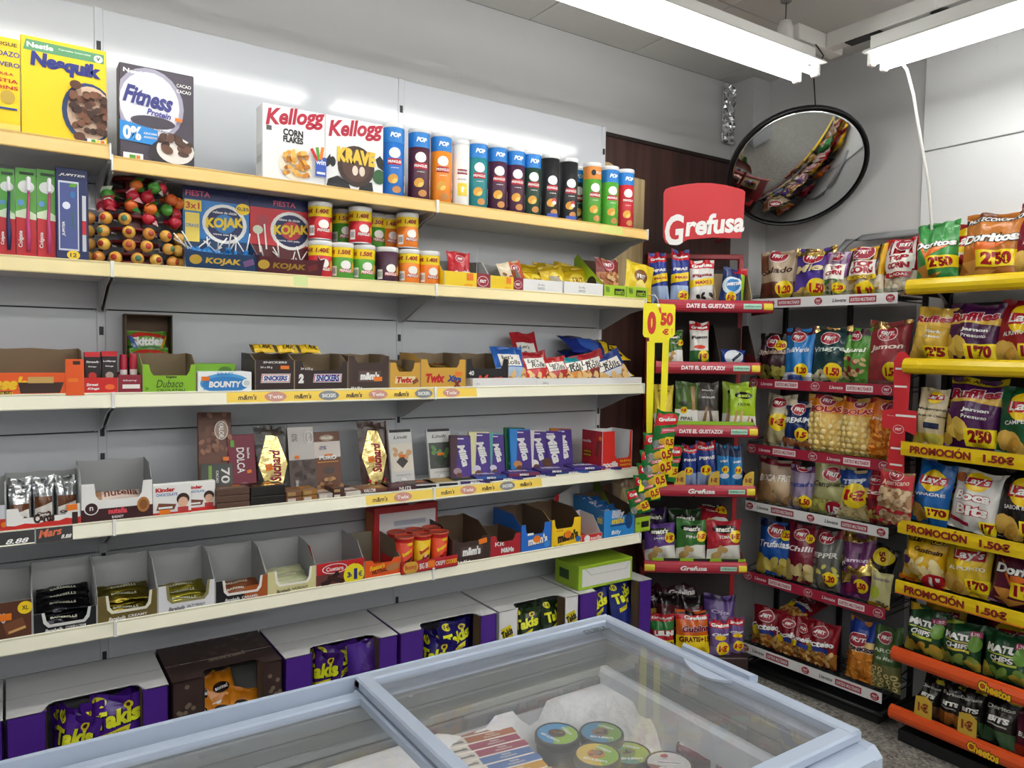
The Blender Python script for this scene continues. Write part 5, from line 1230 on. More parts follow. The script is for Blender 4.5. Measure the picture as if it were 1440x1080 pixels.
for ci, ((xa, xb), kind_, col, bags, lab) in enumerate(cases):
    ym = 1004 - (xa-10)*.2065 if xa > 0 else 1004
    xl = G.pt(xa, 1004-(xa-10)*.21, -.012)[0]; xr = G.pt(xb, 1004-(xb-10)*.21, -.012)[0]
    w = xr-xl-.004; h = .598-z6; d = .285; lx = (xl+xr)/2
    t = empty('snack_case', lab, 'carton', (lx, -.012, z6), (0, 0, 0), 'large snack cases at the bottom')
    topm = LID if kind_ != 'brown' else col
    b = MB(); th = .004
    b.box(-w/2, w/2, 0, d, 0, th, col)
    b.box(-w/2, w/2, d-th, d, 0, h, GREYB)
    for s in (-1, 1): b.box(s*w/2, s*(w/2-th), 0, d, 0, h-.001, col, .001)
    # top with a cut away reaching the front
    u0, u1 = (-.27, .32) if kind_ != 'brown' else (-.22, .30)
    cut_d = .055
    b.prism([(-w/2, 0), (u0*w-.01, 0), (u0*w+.006, cut_d*.8), (u0*w+.02, cut_d), (u1*w-.02, cut_d), (u1*w-.004, cut_d*.8), (u1*w+.008, 0), (w/2, 0), (w/2, d), (-w/2, d)], lambda x, y, q: (x, y, h-q), th, topm, DKB, topm)
    b.box(-w/2, w/2, d*.42, d*.425, h, h+.0006, cb('9a9b9d'))
    for a_, c_ in ((-w/2, u0*w), (u1*w, w/2)):
        b.box(a_, c_, 0, th, 0, h-.0005, col if kind_ != 'white' else cb('e6e7ea'), .001)
    b.box(u0*w, u1*w, 0, th, 0, .10, col)
    for s, x_ in ((-1, u0*w), (1, u1*w)):
        b.box(x_, x_+s*.003, 0, .05, .0, h-th, DKB)
    ok = False
    if kind_ == 'white':
        for x_ in (-.40, .41): prints(b, [Q(x_, .80, .12, .13, cb('d9c51c'), 15), T('Takis', x_, .80, .13, .08, BLK, 20, .1, .05)], w, h, face(0, 0, 0)); ok = True
    if ci == 6: prints(b, [Q(.41, .22, .12, .12, cb('d9c51c'), 25), T('Takis', .41, .22, .13, .08, BLK, 25, .1, .05)], w, h, face(0, 0, 0)); ok = True
    if kind_ == 'brown':
        rr_ = random.Random(2)
        prints(b, [T('soma!', .06, .25, .36, .10, cb('8a7a68'), 4, .1, .05)]+[E(rr_.uniform(-.45, .45), rr_.uniform(.2, .9), .03, .03, cb('54423a')) for _ in range(24)], w, d*.8, lambda u, v, o: (u, .06+v, h+o))
        prints(b, [E(rr_.choice((-.38, .41))+rr_.uniform(-.07, .07), rr_.uniform(.3, .97), .022, .022, cb('7a6a5a'), 0, 8) for _ in range(50)], w, h, face(0, 0, 0)); ok = True
    obj('case_carton', b, t)
    if bags:
        spec = bags[0]
        n = {1: 4, 3: 3, 4: 4, 5: 3, 6: 2}[ci]
        D = takis(*spec)
        for k in range(n):
            bw = {1: .15, 3: .15, 4: .14, 5: .125, 6: .135}[ci]
            xx = lx + w*(-.19+.44*k/(n-1))
            yaw = {1: (-50, -30, -18, 10), 3: (-60, -12, 8), 4: (-55, -35, 6, 16), 5: (-20, -10, 0), 6: (-8, 6)}[ci][k]
            hh = {1: (.405, .40, .42, .41), 3: (.42, .425, .425), 4: (.39, .40, .42, .41), 5: (.42, .415, .42), 6: (.425, .432)}[ci][k]
            up = 0
            me = bag_mesh(spec[2], bw, .30, .055, D[1], D[2], k % 3+1)
            zz = z6+hh-.30
            roll = (8, -6, 5, -8)[k] if ci in (1, 4, 5) else (2, -3, 3, 0)[k]
            dy = (.045, .055, .045, .07)[k]
            if ci == 3 and k == 2:
                o = obj('snack_bag', me, None, (xx, dy-.012, zz+.30), (0, 0, 0)); o.rotation_euler = (math.radians(0), math.radians(180-4), math.radians(180+yaw)); o.rotation_euler = (Matrix.Rotation(math.radians(yaw), 3, 'Z') @ Matrix.Rotation(math.pi, 3, 'Y')).to_euler()
                o.rotation_euler = (Matrix.Rotation(math.radians(yaw), 3, 'Z') @ Matrix(((-1, 0, 0), (0, 1, 0), (0, 0, -1)))).to_euler()
            else:
                o = obj('snack_bag', me, None, (xx, dy-.012, zz)); o.rotation_euler = (Matrix.Rotation(math.radians(yaw), 3, 'Z') @ Matrix.Rotation(math.radians(-6), 3, 'X') @ Matrix.Rotation(math.radians(roll), 3, 'Y')).to_euler()
            wcol = {1: 'purple and red', 3: 'violet', 4: 'blue and violet', 5: 'dark green', 6: 'tall blue'}[ci]
            tag(o, '%s rolled tortilla bag with yellow lettering in its case' % wcol + (', upside down' if (ci == 3 and k == 2) else ''), 'crisps')
    if kind_ == 'brown':
        OB = ('somabag', wr('e08a1c'), [RC(-.5, 0, .5, .35, wr('e8ddd0')), E(.0, .62, .26, .16, wr('2a1a16')), T('soma!', 0, .62, .42, .12, WH, 0, .1, .04), T('Pipas', 0, .2, .6, .14, wr('3a2a20'), 0, .3)])
        ro = random.Random(6)
        for k in range(7):
            me = bag_mesh('somabag', .11, .14, .035, OB[1], OB[2], k % 3+1)
            o = obj('snack_bag', me, None, (lx+w*(-.18+.40*(k % 4)/3)+ro.uniform(-.01, .01), .03+.05*(k//4), z6+.19+.045*(k//4)+ro.uniform(0, .03)))
            o.rotation_euler = (Matrix.Rotation(math.radians(ro.uniform(-25, 25)), 3, 'Z') @ Matrix.Rotation(math.radians(-35), 3, 'X') @ Matrix.Rotation(math.radians(ro.uniform(-30, 30)), 3, 'Y')).to_euler()
            tag(o, 'orange seed bag piled in the dark brown case', 'nuts')
lx, w, a, tp = G.fit(812, 887, 780, 816, .03)
b = MB(); h = .10
b.box(-w/2, w/2, 0, .16, 0, h, cb('9bc02c'), .002)
prints(b, [RC(-.44, .12, .46, .86, cb('e4e5e3')), PG([(-.4, .86), (-.28, .55), (.38, .55), (.46, .86), (.44, .86), (.37, .58), (-.27, .58), (-.38, .86)], cb('c2c4c2'))], w, h, face(0, 0, 0))
prints(b, [RC(-.3, .3, .1, .7, cb('2c4a1c'))], .16, h, lambda u, v, o: (-w/2-o, .08-u, v))
tag(obj('carton_box', b, None, (lx, .02, .5985)), 'lime and white carton lying on the far right purple case', 'carton')

# ================================================================== red snack stand across the corner
RM = pl('a5121f', .35); RMD = pl('6d0f18', .4); TAN = mat('b29b78', .7, 0, 'board')
RAILR = mat('b52a40', .3, 0, 'plastic')
hz = lambda ly, y: R.pt(985, y, ly)[1]
rz = [hz(0, y) for y in (439, 526, 615, 699, 807)]        # lower edges of the five signs
t = empty('snack_stand', 'red metal snack stand with header sign across the room corner', 'stand', R.o, (0, 0, R.a))
hwS = .235
b = MB()
for s in (-1, 1):
    b.box(s*(hwS-.012)-.012, s*(hwS-.012)+.012, .27, .295, 0, 2.05, RM, .003)
    b.box(s*(hwS-.02), s*(hwS-.005), .0, .28, .04, .06, RMD, .002)
b.box(-hwS, hwS, .27, .29, 2.03, 2.055, RM, .003)
b.box(-hwS, hwS, .0, .29, .02, .05, pl('151518'), .003)
obj('stand_frame', b, t)
b = MB(); b.box(-hwS+.02, hwS-.02, .272, .276, .1, 1.98, mat('2c2422', .6)); obj('back_board', b, t)
# header sign, slightly bowed
lx0, sw, zb_, zt_ = R.fit(932, 1046.5, 259, 346, .03)
SGN = cb('c81c28')
P = [(-.49, .13), (-.46, .04), (-.38, .0), (-.28, .03), (-.2, .09), (.12, .13), (.3, .125), (.46, .13), (.485, .30), (.5, .88), (.47, .915), (.25, .975), (.08, 1.0), (-.1, .998), (-.25, .975), (-.42, .935), (-.48, .90), (-.5, .84)]
sh_ = zt_-zb_
def bow(u, v, o): return (lx0+u, .03-.025*math.cos(u/sw*2.6)-o, zb_+v)
NX = 12
b = MB()
prints(b, [PG(P, SGN)], sw, sh_, bow, [sw*(k/NX-.5) for k in range(1, NX)], (), True, 0)
n0 = len(b.v)
b2 = [(p[0], p[1]+.006, p[2]) for p in b.v]
b.add(b2, [f[::-1] for f in b.f], pl('8f1820'), True)
prints(b, [T('G', -.355, .24, .24, .38, WH, 6, .22, .03), T('refusa', .125, .35, .74, .25, WH, 6, .2, .035)], sw, sh_, bow, [sw*(k/NX-.5) for k in range(1, NX)], (), True, .0012)
obj('header_sign', b, t)
b = MB()
b.box(lx0-.2*sw, lx0-.15*sw, .03, .28, zb_+.05, zb_+.065, RM); b.box(lx0+.33*sw, lx0+.38*sw, .03, .28, zb_+.05, zb_+.065, RM)
obj('sign_bracket', b, t)
for k, z in enumerate(rz):
    lx, w, a, c = R.fit(*((919, 1077), (935, 1070), (935, 1066), (905, 1060), (908, 1052))[k], 700, 720, 0)
    if k in (1, 2, 3): w = .47; lx = (.002, .0, -.003)[k-1]
    b = MB()
    b.box(lx-w/2+.01, lx+w/2-.01, .012, .27, z+.030, z+.036, RMD)
    for s in (-1, 1): b.prism([(.008, z), (.27, z), (.27, z+.03), (.16, z+.10), (.06, z+.085), (.008, z+.05)] if k != 0 else [(.008, z), (.27, z), (.27, z+.03), (.03, z+.06), (.008, z+.05)], lambda y, zz, q: (lx+s*(w/2-.004)-q*s, y, zz), .004, RMD)
    sh = obj('stand_shelf', b, t)
    b = MB()
    H = .056
    prof = [(.008, 0), (-.004, .006), (-.010, .018), (-.011, .030), (-.008, .044), (-.001, .054), (.008, H)]
    b.prism(prof, lambda y, zz, q: (lx-w/2+q, y, z+zz), w, RAILR)
    b.box(lx-w/2-.004, lx-w/2, -.012, .012, z, z+H, RM, .002); b.box(lx+w/2, lx+w/2+.004, -.012, .012, z, z+H, RM, .002)
    def fnr(u, v, o, lx=lx, z=z):
        q = v/H; return (lx+u, -.0118+.012*(2*q-1)**4-o*2, z+.008+v*.72)
    if k < 3:
        sp = [T('DATE EL GUSTAZO!', -.05, .5, .42, .055, cb('fbe9ec'), 0, .1, .05), RC(.24, .2, .40, .8, cb('a9d9c2')), T('grefusa.com', .32, .5, .14, .035, cb('2f6f5a'))]
    else:
        sp = [T('Grefusa', -.02, .5, .26, .065, WH, 0, .15, .04), RC(.24, .25, .40, .75, cb('a9d9c2')), T('grefusa.com', .32, .5, .14, .035, cb('2f6f5a'))]
    prints(b, [RC(.42, .0, .5, 1, cb('ecd83a'))]+([RC(-.5, 0, -.4, 1, cb('ecd83a'))] if k == 4 else [])+sp, w, H, fnr, (), [H*q/6 for q in range(1, 6)])
    obj('shelf_sign', b, sh)
sz_ = [z+.038 for z in rz]
def gref(key, base, name, low=None, red=True, yel=None, extra=(), fg='f4f0f0', ncol=None):
    s = []
    if red: s += [RC(-.5, .80, .5, 1, wr('c41a2a')), T('Grefusa', 0, .87, .82, .16, WH, 3, .15, .05)]
    if low: s += [RC(-.5, 0, .5, .32, wr(low))]
    if name: s += [T(name, 0, .63, .82, .17, wr(ncol or fg), 4, .1, .05)]
    if yel: s += [PG([(-.5, .36), (.5, .42), (.5, .58), (-.5, .52)], wr('f0d01e')), T(yel, .05, .47, .7, .13, wr('b0202a'), 3, 0, .05)]
    return (key, wr(base), s+list(extra))
pr1 = lambda txt, cx=.2, cy=.25, r=.22: [E(cx, cy, r, r, wr('f2d41c')), T(txt, cx, cy, r*1.5, r*.9, wr('b0141c'), 0, .1, .06)]
g1 = gref('gpipas', '2b3f9a', 'PIPAS', '9db4d8', True, 'MAXI')
bag(R, sz_[0], (919, 944, 353), .03, g1, 'blue and red seed bag at the left end of the top stand shelf', 'nuts', 'snack_bag', t=.05, seed=1, roll=-3)
bag(R, sz_[0], (945, 971, 349), .03, gref('gpipas2', '2b3f9a', 'PIPAS', '9db4d8', True, 'MAXI', pr1('2€', .2, .14, .3)), 'blue and red seed bag with yellow price below the sign', 'nuts', 'snack_bag', t=.05, seed=2)
bag(R, sz_[0], (972, 1008, 364), .04, gref('gtijuana', 'e9e6e2', 'Pipas', 'dcdcdc', True, 'MAXI 2', chips(-.4, .04, .4, .26, 12, .09, [wr('2a2422'), wr('d8d4d0')], 3), ncol='8a1c2a'), 'white and red seed bag with yellow band on the top stand shelf', 'nuts', 'snack_bag', t=.05)
bag(R, sz_[0], (1012, 1046, 376), .05, ('gblue', wr('1f3470'), [E(-.05, .5, .42, .40, wr('cfe2ee')), E(-.02, .52, .3, .28, wr('3a86c8')), T('MISTER', 0, .55, .6, .14, WH, 12, .2, .05), Q(.42, .5, .16, 1.2, wr('9ac42c'), 10), PG([(-.1, .9), (.5, .8), (.5, 1), (-.1, 1)], wr('c01a2a'))]+pr1('1€', -.02, .18, .24)), 'blue white and green snack bag in the tan box', 'nuts', 'snack_bag', t=.05, roll=6)
lx, w, a, c = R.fit(1006, 1058, 372, 420, .03)
b = MB(); b.box(lx-w/2, lx+w/2, .14, .143, sz_[0], sz_[0]+.15, TAN)
for s in (-1, 1): b.prism([(.03, 0), (.143, 0), (.143, .15), (.10, .15), (.03, .04)], lambda y, z, q: (lx+s*w/2-q*s, y, sz_[0]+z), .003, TAN)
b.box(lx-w/2, lx+w/2, .03, .143, sz_[0]-.001, sz_[0]+.001, TAN)
tag(obj('tan_tray', b, None, R.o, (0, 0, R.a)), 'tan cardboard tray around the right bag on the top stand shelf', 'carton')
GRB = cb('8fbf1f')
sn = lambda key, top, nm, low='e9e8e2', ncol='f4f4f0', price=None, food='c9a468': (key, wr(top), [RC(-.5, 0, .5, .42, wr(low)), PG([(-.5, .30), (.1, .42), (-.1, .5), (-.5, .5)], wr(top)), E(0, .80, .36, .12, wr('1a1c18')), T("snatt's", 0, .80, .56, .15, wr('f0f0e8'), 0, .1, .04), T(nm, .05, .61, .5, .09, wr(ncol))]+chips(-.35, .08, -.02, .36, 8, .10, [wr(food)], 4)+(pr1(price, .32, .62, .17) if price else []))
bag(R, sz_[1], (937, 963, 464), .04, sn('sngreen', '3f6a2a', 'PIPAS', price='1.9'), 'green seed bag half hidden behind the hanging price tag', 'nuts', 'snack_bag', t=.04)
bag(R, sz_[1], (972, 1000, 452), .04, gref('gtwo', 'e4e2de', 'Fusco', '2f6b3a', True, None, pr1('1€', .2, .2, .28)+[E(.0, .40, .3, .1, wr('d8452a'))], ncol='2a2a2a'), 'red white and green nut bag in the middle of the second stand shelf', 'nuts', 'snack_bag', t=.05)
bag(R, sz_[1], (1015, 1050, 492), .05, ('gblue2', wr('1f3c8a'), [E(0, .5, .4, .3, wr('d9dfe8')), Q(.1, .5, .5, .12, wr('26304a'), 40)]), 'blue and white bag sunk in the dark second shelf tray', 'nuts', 'snack_bag', t=.05)
DKC = mat('3c332c', .7, 0, 'board')
b = MB()
for xx, nm in ((985, 0), (1012, 1), (1062, 2)):
    lx, z = R.pt(xx, 500, .04)
    b.prism([(.02, 0), (.25, 0), (.25, .19), (.16, .19), (.03, .03)], lambda y, zz, q: (lx+q, y, sz_[1]+zz), .003, DKC)
b.box(-.10, .225, .25, .253, sz_[1], sz_[1]+.18, DKC)
tag(obj('dark_tray', b, None, R.o, (0, 0, R.a)), 'dark cardboard tray dividers on the second stand shelf', 'carton')
bag(R, sz_[2], (919, 948, 541), .04, ('yelstick', wr('e2c93a'), [RC(-.5, 0, .5, .3, wr('e6e2d8')), T("snatt's", 0, .85, .6, .1, BLK), Q(-.1, .45, .1, 1.2, wr('c9a468'), 10), Q(.15, .45, .1, 1.1, wr('d8b47a'), -6)]), 'yellow breadstick bag behind the price tag legs', 'nuts', 'snack_bag', t=.04)
bag(R, sz_[2], (949, 984, 537), .04, ('pipas', wr('4a6a2c'), [RC(-.5, 0, .5, .38, wr('e6e6e0')), Q(.25, .66, .16, 1.1, wr('a8845a'), 4), E(-.15, .5, .24, .1, wr('2a3a1c')), T('PIPAS', .0, .18, .5, .14, BLK)]+pr1('1€', -.15, .36, .14)), 'green and white seed stick bag on the third stand shelf', 'nuts', 'snack_bag', t=.04)
bag(R, sz_[2], (981, 1014, 538), .045, ('choc', wr('4a4642'), [T("snatt's", 0, .83, .5, .08, WH), T('CHOCOLATE', 0, .66, .6, .08, WH), RC(-.5, 0, .5, .36, wr('c9c2ba')), Q(-.12, .28, .12, .7, wr('8a6a4a'), -10), Q(.1, .26, .12, .6, wr('5a4636'), 8)]), 'dark grey chocolate breadstick bag', 'nuts', 'snack_bag', t=.04)
OL = ('olive', wr('a9cc2e'), [RC(-.5, 0, .5, .28, wr('e4e3d8')), E(0, .77, .34, .13, wr('1a1c18')), T("snatt's", 0, .77, .52, .14, wr('c4e060'), 4, .1, .05), T('OLIVAS', 0, .55, .5, .10, wr('2f4a14')), Q(-.32, .2, .09, .55, wr('c9a06a'), -8), Q(-.12, .18, .09, .6, wr('d8b47a'), -4), Q(.15, .14, .08, .4, wr('c9a06a'), -20)])
bag(R, sz_[2], (1016, 1056, 538), .11, OL, 'light green olive breadstick bag standing behind the front one', 'nuts', 'snack_bag', t=.04)
bag(R, sz_[2], (1027, 1067, 543), .04, OL, 'light green olive breadstick bag at the front right of the third shelf', 'nuts', 'snack_bag', t=.04)
b = MB(); b.box(-.2, .225, .014, .018, sz_[2], sz_[2]+.034, GRB); tag(obj('tray_lip', b, None, R.o, (0, 0, R.a)), 'lime green tray lip in front of the breadstick bags', 'carton')
b4 = gref('gb4', '26408f', 'PIPAS', '8fa4cc', True, None, pr1('1.9', -.1, .36, .26))
bag(R, sz_[3], (960, 982, 627), .03, b4, 'dark blue and red seed bag on the fourth stand shelf, left', 'nuts', 'snack_bag', t=.05, seed=1)
bag(R, sz_[3], (983, 1012, 622), .03, b4, 'dark blue and red seed bag on the fourth stand shelf, taller one', 'nuts', 'snack_bag', t=.05, seed=2)
b5 = ('gb5', wr('2a7fc0'), [RC(-.5, .72, .5, 1, wr('24365a')), T('PEZ', 0, .6, .6, .14, WH, 8, 0, .05), E(0, .25, .35, .2, wr('d8dfe8'))]+pr1('1€', .05, .40, .28))
bag(R, sz_[3], (1010, 1030, 626), .035, b5, 'bright blue snack bag on the fourth stand shelf, left of two', 'nuts', 'snack_bag', t=.045)
bag(R, sz_[3], (1028, 1048, 628), .035, b5, 'bright blue snack bag on the fourth stand shelf, right of two', 'nuts', 'snack_bag', t=.045)
for px, w_, lb in (((948, 964, 660), .05, 'left'), ((996, 1011, 664), .05, 'middle'), ((1044, 1060, 663), .05, 'right')):
    lx, w, a, tp = R.fit(px[0], px[1], px[2], 685, .004)
    b = MB(); hgt = .075
    b.prism([(-.026, 0), (.026, 0), (.026, hgt), (.01, hgt), (-.014, hgt*.8), (-.024, hgt*.45)], lambda x, z, q: (x, q, z), .0015, cb('c9a93a'))
    prints(b, [T('1€', .05, .45, .6, .4, cb('7a2418'), 0, 0, .05)], .052, hgt, face(0, 0, 0))
    tag(obj('price_card', b, None, R.w(lx, .002, rz[3]+.045), (0, 0, R.a)), 'gold one euro price card on the fourth stand shelf, %s one' % lb, 'price card')
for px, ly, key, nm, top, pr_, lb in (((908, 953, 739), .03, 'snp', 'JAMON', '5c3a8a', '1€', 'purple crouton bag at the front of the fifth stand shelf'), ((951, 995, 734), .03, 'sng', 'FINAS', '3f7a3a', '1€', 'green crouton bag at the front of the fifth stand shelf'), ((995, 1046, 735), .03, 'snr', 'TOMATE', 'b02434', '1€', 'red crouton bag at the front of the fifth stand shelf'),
                                      ((905, 942, 716), .15, 'snp2', 'JAMON', '33204f', None, 'purple crouton bag in the dark back row of the fifth shelf'), ((942, 990, 718), .15, 'sng2', 'FINAS', '22401f', None, 'green crouton bag in the dark back row of the fifth shelf')):  # back row repeats the front designs with shade darkened into the colour
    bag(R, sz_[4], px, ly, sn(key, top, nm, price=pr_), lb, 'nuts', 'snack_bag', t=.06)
o = bag(R, sz_[4]+.10, (985, 1032, 714), .12, sn('snr', 'b02434', 'TOMATE', price='1€'), 'red crouton bag lying on top in the back row of the fifth shelf', 'nuts', 'snack_bag', t=.05, lean=-50, minh=.15)
b = MB(); b.box(-.225, .205, .010, .014, sz_[4], sz_[4]+.030, GRB); prints(b, [E(-.29, .85, .09, .05, BLK), E(.03, .85, .09, .05, BLK), E(.33, .85, .09, .05, BLK)], .43, .030, face(-.01, .010, sz_[4])); tag(obj('tray_lip', b, None, R.o, (0, 0, R.a)), 'lime green tray lip in front of the crouton bags', 'carton')
# bottom pile of the stand
zb0 = .17
b = MB(); b.box(-.23, .23, .0, .26, .05, zb0, pl('2a1316'), .004); tag(obj('bottom_bin', b, None, R.o, (0, 0, R.a)), 'dark red bin at the foot of the snack stand', 'bin')
gu = gref('gub1', '3a1420', 'Gublins', 'c9a02c', False, None, [RC(-.5, .30, .5, .46, wr('d8b02a')), T('BARBACOA', 0, .38, .6, .09, wr('5a1a14'))]+chips(-.4, .02, .4, .24, 10, .12, [wr('d8a83a')], 2))
gu2 = ('gub2', wr('d8641e'), [RC(-.5, .9, .5, 1, wr('2a1512')), RC(-.5, .78, .5, .9, wr('c41a2a')), T('Grefusa', .1, .84, .7, .12, WH, 0, .15, .05), T('Gublins', .08, .58, .86, .2, wr('f2e8e8'), 3, .1, .08), T('Gublins', .08, .58, .84, .18, wr('7a1430'), 3, .1, .05), RC(-.5, .0, .5, .42, wr('f0d01e')), T('GRATIS+15', .05, .33, .95, .15, wr('6b1210'), 0, 0, .05)])
gu3 = ('gub3', wr('b8202a'), [RC(-.5, .6, .5, .82, wr('2f7a3a')), T('Grefusa', 0, .9, .8, .1, WH), T('UBLINS', .1, .52, .9, .2, WH, 0, 0, .07), RC(-.5, .0, .5, .34, wr('f0d01e')), T('+15', .2, .26, .5, .14, wr('6b1210'))])
def pile(px, ly, dz, D, lb, lean=-14, roll=0, t=.06, hh=None, cat='crisps'):
    lx, w, a, tp = R.fit(px[0], px[1], px[2], px[2]+60, ly)
    h = hh or max(.18, tp-zb0-dz)
    me = bag_mesh(D[0], w, h, t, D[1], D[2], len(ALL) % 3+1)
    o = obj('crisp_bag', me, None, R.w(lx, ly+t/2, tp-h*math.cos(math.radians(lean))*math.cos(math.radians(roll))))
    o.rotation_euler = (Matrix.Rotation(R.a, 3, 'Z') @ Matrix.Rotation(math.radians(lean), 3, 'X') @ Matrix.Rotation(math.radians(roll), 3, 'Y')).to_euler()
    tag(o, lb, cat)
pile((914, 948, 821), .17, 0, gu, 'maroon and gold crisp bag at the back left of the bottom pile', -20)
pile((940, 990, 812), .16, 0, gu, 'maroon and gold crisp bag topping the bottom pile', -24)
BLKB = ('blackbag', wr('1c1416'), [RC(-.5, .5, .5, .75, wr('5a1a20')), RC(.1, .55, .35, .68, WH), T('Gublins', -.1, .3, .7, .15, wr('a83a3a'))])
pile((922, 965, 842), .11, 0, BLKB, 'black crisp bag in the middle of the bottom pile, left', -18, 6)
pile((958, 1000, 846), .10, 0, BLKB, 'black crisp bag in the middle of the bottom pile, right', -18, -6)
VB2 = ('violetbag', wr('5a3f86'), [RC(-.5, .86, .5, 1, wr('3a2a5a')), T('Ojo', 0, .6, .6, .15, wr('c9b8e0')), E(0, .3, .3, .2, wr('7a5aa8'))])
pile((990, 1036, 846), .13, 0, VB2, 'violet bag slumped at the back right of the bottom pile', -22, 6)
pile((915, 951, 868), .03, 0, gu3, 'red and green crisp bag with yellow band at front left of the pile', -8)
pile((952, 1001, 864), .02, 0, gu2, 'orange crisp bag with yellow plus fifteen band', -10)
gp = gref('gojo', '6b5090', 'Ojos', '8a74ac', True, None, [E(0, .55, .3, .12, wr('f0c81e'))]+pr1('1€', .1, .28, .32))
pile((1000, 1030, 876), .015, 0, gp, 'violet snack bag with one euro disc at the pile front, left', -6)
pile((1026, 1050, 872), .04, 0, gp, 'violet snack bag with one euro disc at the pile front, right', -6)

# ================================================================== nut rack on the right wall
t = empty('nut_rack', 'black wire rack of nut bags with red and white shelf signs', 'rack', N.o, (0, 0, N.a))
BK = pl('16171a', .4)
nzs = [N.pt(x, y, 0)[1] for x, y in ((1170, 430), (1155, 551), (1150, 650), (1148, 737), (1158, 847), (1146, 954.5))]
nx0 = N.pt(1050, 640, 0)[0]; nx1 = N.pt(1253, 650, 0)[0]
nw = nx1-nx0; nc = (nx0+nx1)/2
b = MB()
for xx in (nx0+.01, nc, nx1-.01): b.box(xx-.011, xx+.011, .272, .292, .02, 1.86, BK, .002)
for s in (nx0+.012, nx1-.012): b.tube([(s, .28, .05), (s, .02, .05)], .010, BK, 8)
b.tube([(nx0, .02, .05), (nx1, .02, .05)], .010, BK, 8)
obj('rack_frame', b, t)
b = MB(); b.box(nx0, nx1, .294, .297, .0, 1.80, mat('8e9093', .6)); obj('back_board', b, t)
b = MB(); b.box(nx0+.02, nx1-.02, .03, .27, .0, .035, BK, .004); obj('base_plate', b, t)
b = MB()
xa = N.pt(1183, 350, .28)[0]
zt = N.pt(1240, 332, .28)[1]
b.tube([(xa-.02, .28, zt-.16), (xa-.01, .28, zt-.05), (xa+.03, .28, zt-.01), (xa+.10, .28, zt), (nx1+.06, .28, zt)], .016, pl('8b8d90', .4), 10); obj('top_arch', b, t)
for k, z in enumerate(nzs):
    b = MB()
    for q in range(9): b.tube([(nx0+.01, .02+.03*q, z+.030), (nx1-.01, .02+.03*q, z+.030)], .0022, BK, 5)
    for q in range(16): b.tube([(nx0+.01+(nw-.02)*q/15, .01, z+.0325), (nx0+.01+(nw-.02)*q/15, .28, z+.0325)], .0018, BK, 5)
    for s in (nx0+.004, nx1-.004): b.tube([(s, .28, z+.012), (s, .01, z+.012), (s, .006, z+.05), (s, .28, z+.09)], .003, BK, 6)
    sh = obj('wire_shelf', b, t)
    b = MB(); H = .046
    white = k in (0, 3, 5)
    mm = cb('e6e6e8') if white else cb('a3203a'); inv = cb('a3203a') if white else cb('f2e6e8')
    b.box(nx0, nx1, 0, .003, z, z+H, mm, .001)
    sp = []
    for c in (-.36, .14): sp += [T('Llevate', c, .5, .09, .022, cb('3a3a3c') if white else inv, 0, .15), PG([(c+.065, .22), (c+.235, .22), (c+.235, .80), (c+.065, .80)], inv), T('SURTIDO MULTISABOR', c+.15, .5, .155, .022, mm, 0, .15, .03)]
    for c in (-.46, .0, .46) if k != 0 else (.0, .46): sp += [E(c, .5, .03, .026, WH), E(c, .5, .0275, .0235, cb('a3203a')), T('FRIT', c, .54, .034, .014, WH, 0, .15), T('RAVICH', c, .30, .026, .006, WH)]
    prints(b, sp, nw, H, face(nc, 0, z))
    obj('shelf_sign', b, sh)
    b = MB(); b.box(nx0+.004, nx1-.004, .001, .0028, z+H, z+H+.018, glassy('clear_lip', 'e8eeee', .02)); obj('clear_lip', b, sh)
nsz = [z+.035 for z in nzs]
def fr(key, base, name, low=None, price=None, food=None, top=None, ncol='f4efe6', extra=(), ly=.80, fcol2=None, vis=.34, pp=(.2, .2, .22), n=26, fr_r=.09, el=.7):
    s = []
    if top: s += [RC(-.5, .86, .5, 1, wr(top) if top not in ('gold',) else foil('c9a860'))]
    if low: s += [RC(-.5, 0, .5, vis, wr(low))]
    if food: s += chips(-.42, .05, .42, vis, n, fr_r, [wr(food), wr(fcol2 or food)], len(key), el)
    if name: s += [T(name, 0, .57, .80, .17, wr(ncol), 5, .15, .03)]
    s += fritlogo(.0, ly, .19, wr('a3182f'))
    if price: s += pr1(price, *pp)
    return (key, wr(base), s+list(extra))
TOPC = lambda a, bcol: [RC(-.5, 0, .5, .4, wr('d9cdb4'))]+chips(-.42, .03, .42, .38, 34, .06, [wr('e9e0c8'), wr(a), wr('c9b890')], 5, .9)+[Q(-.36, .7, .08, .9, wr(bcol)), Q(.36, .7, .08, .9, wr(bcol)), Q(-.18, .75, .06, .6, wr(bcol)), Q(.18, .75, .06, .6, wr(bcol)), RC(-.34, .36, .34, .68, wr('f3eee6')), T('TOP', 0, .60, .48, .17, wr('a81e34'), 0, 0, .06), T('CORN', 0, .48, .56, .15, wr('a81e34'), 0, 0, .06)]
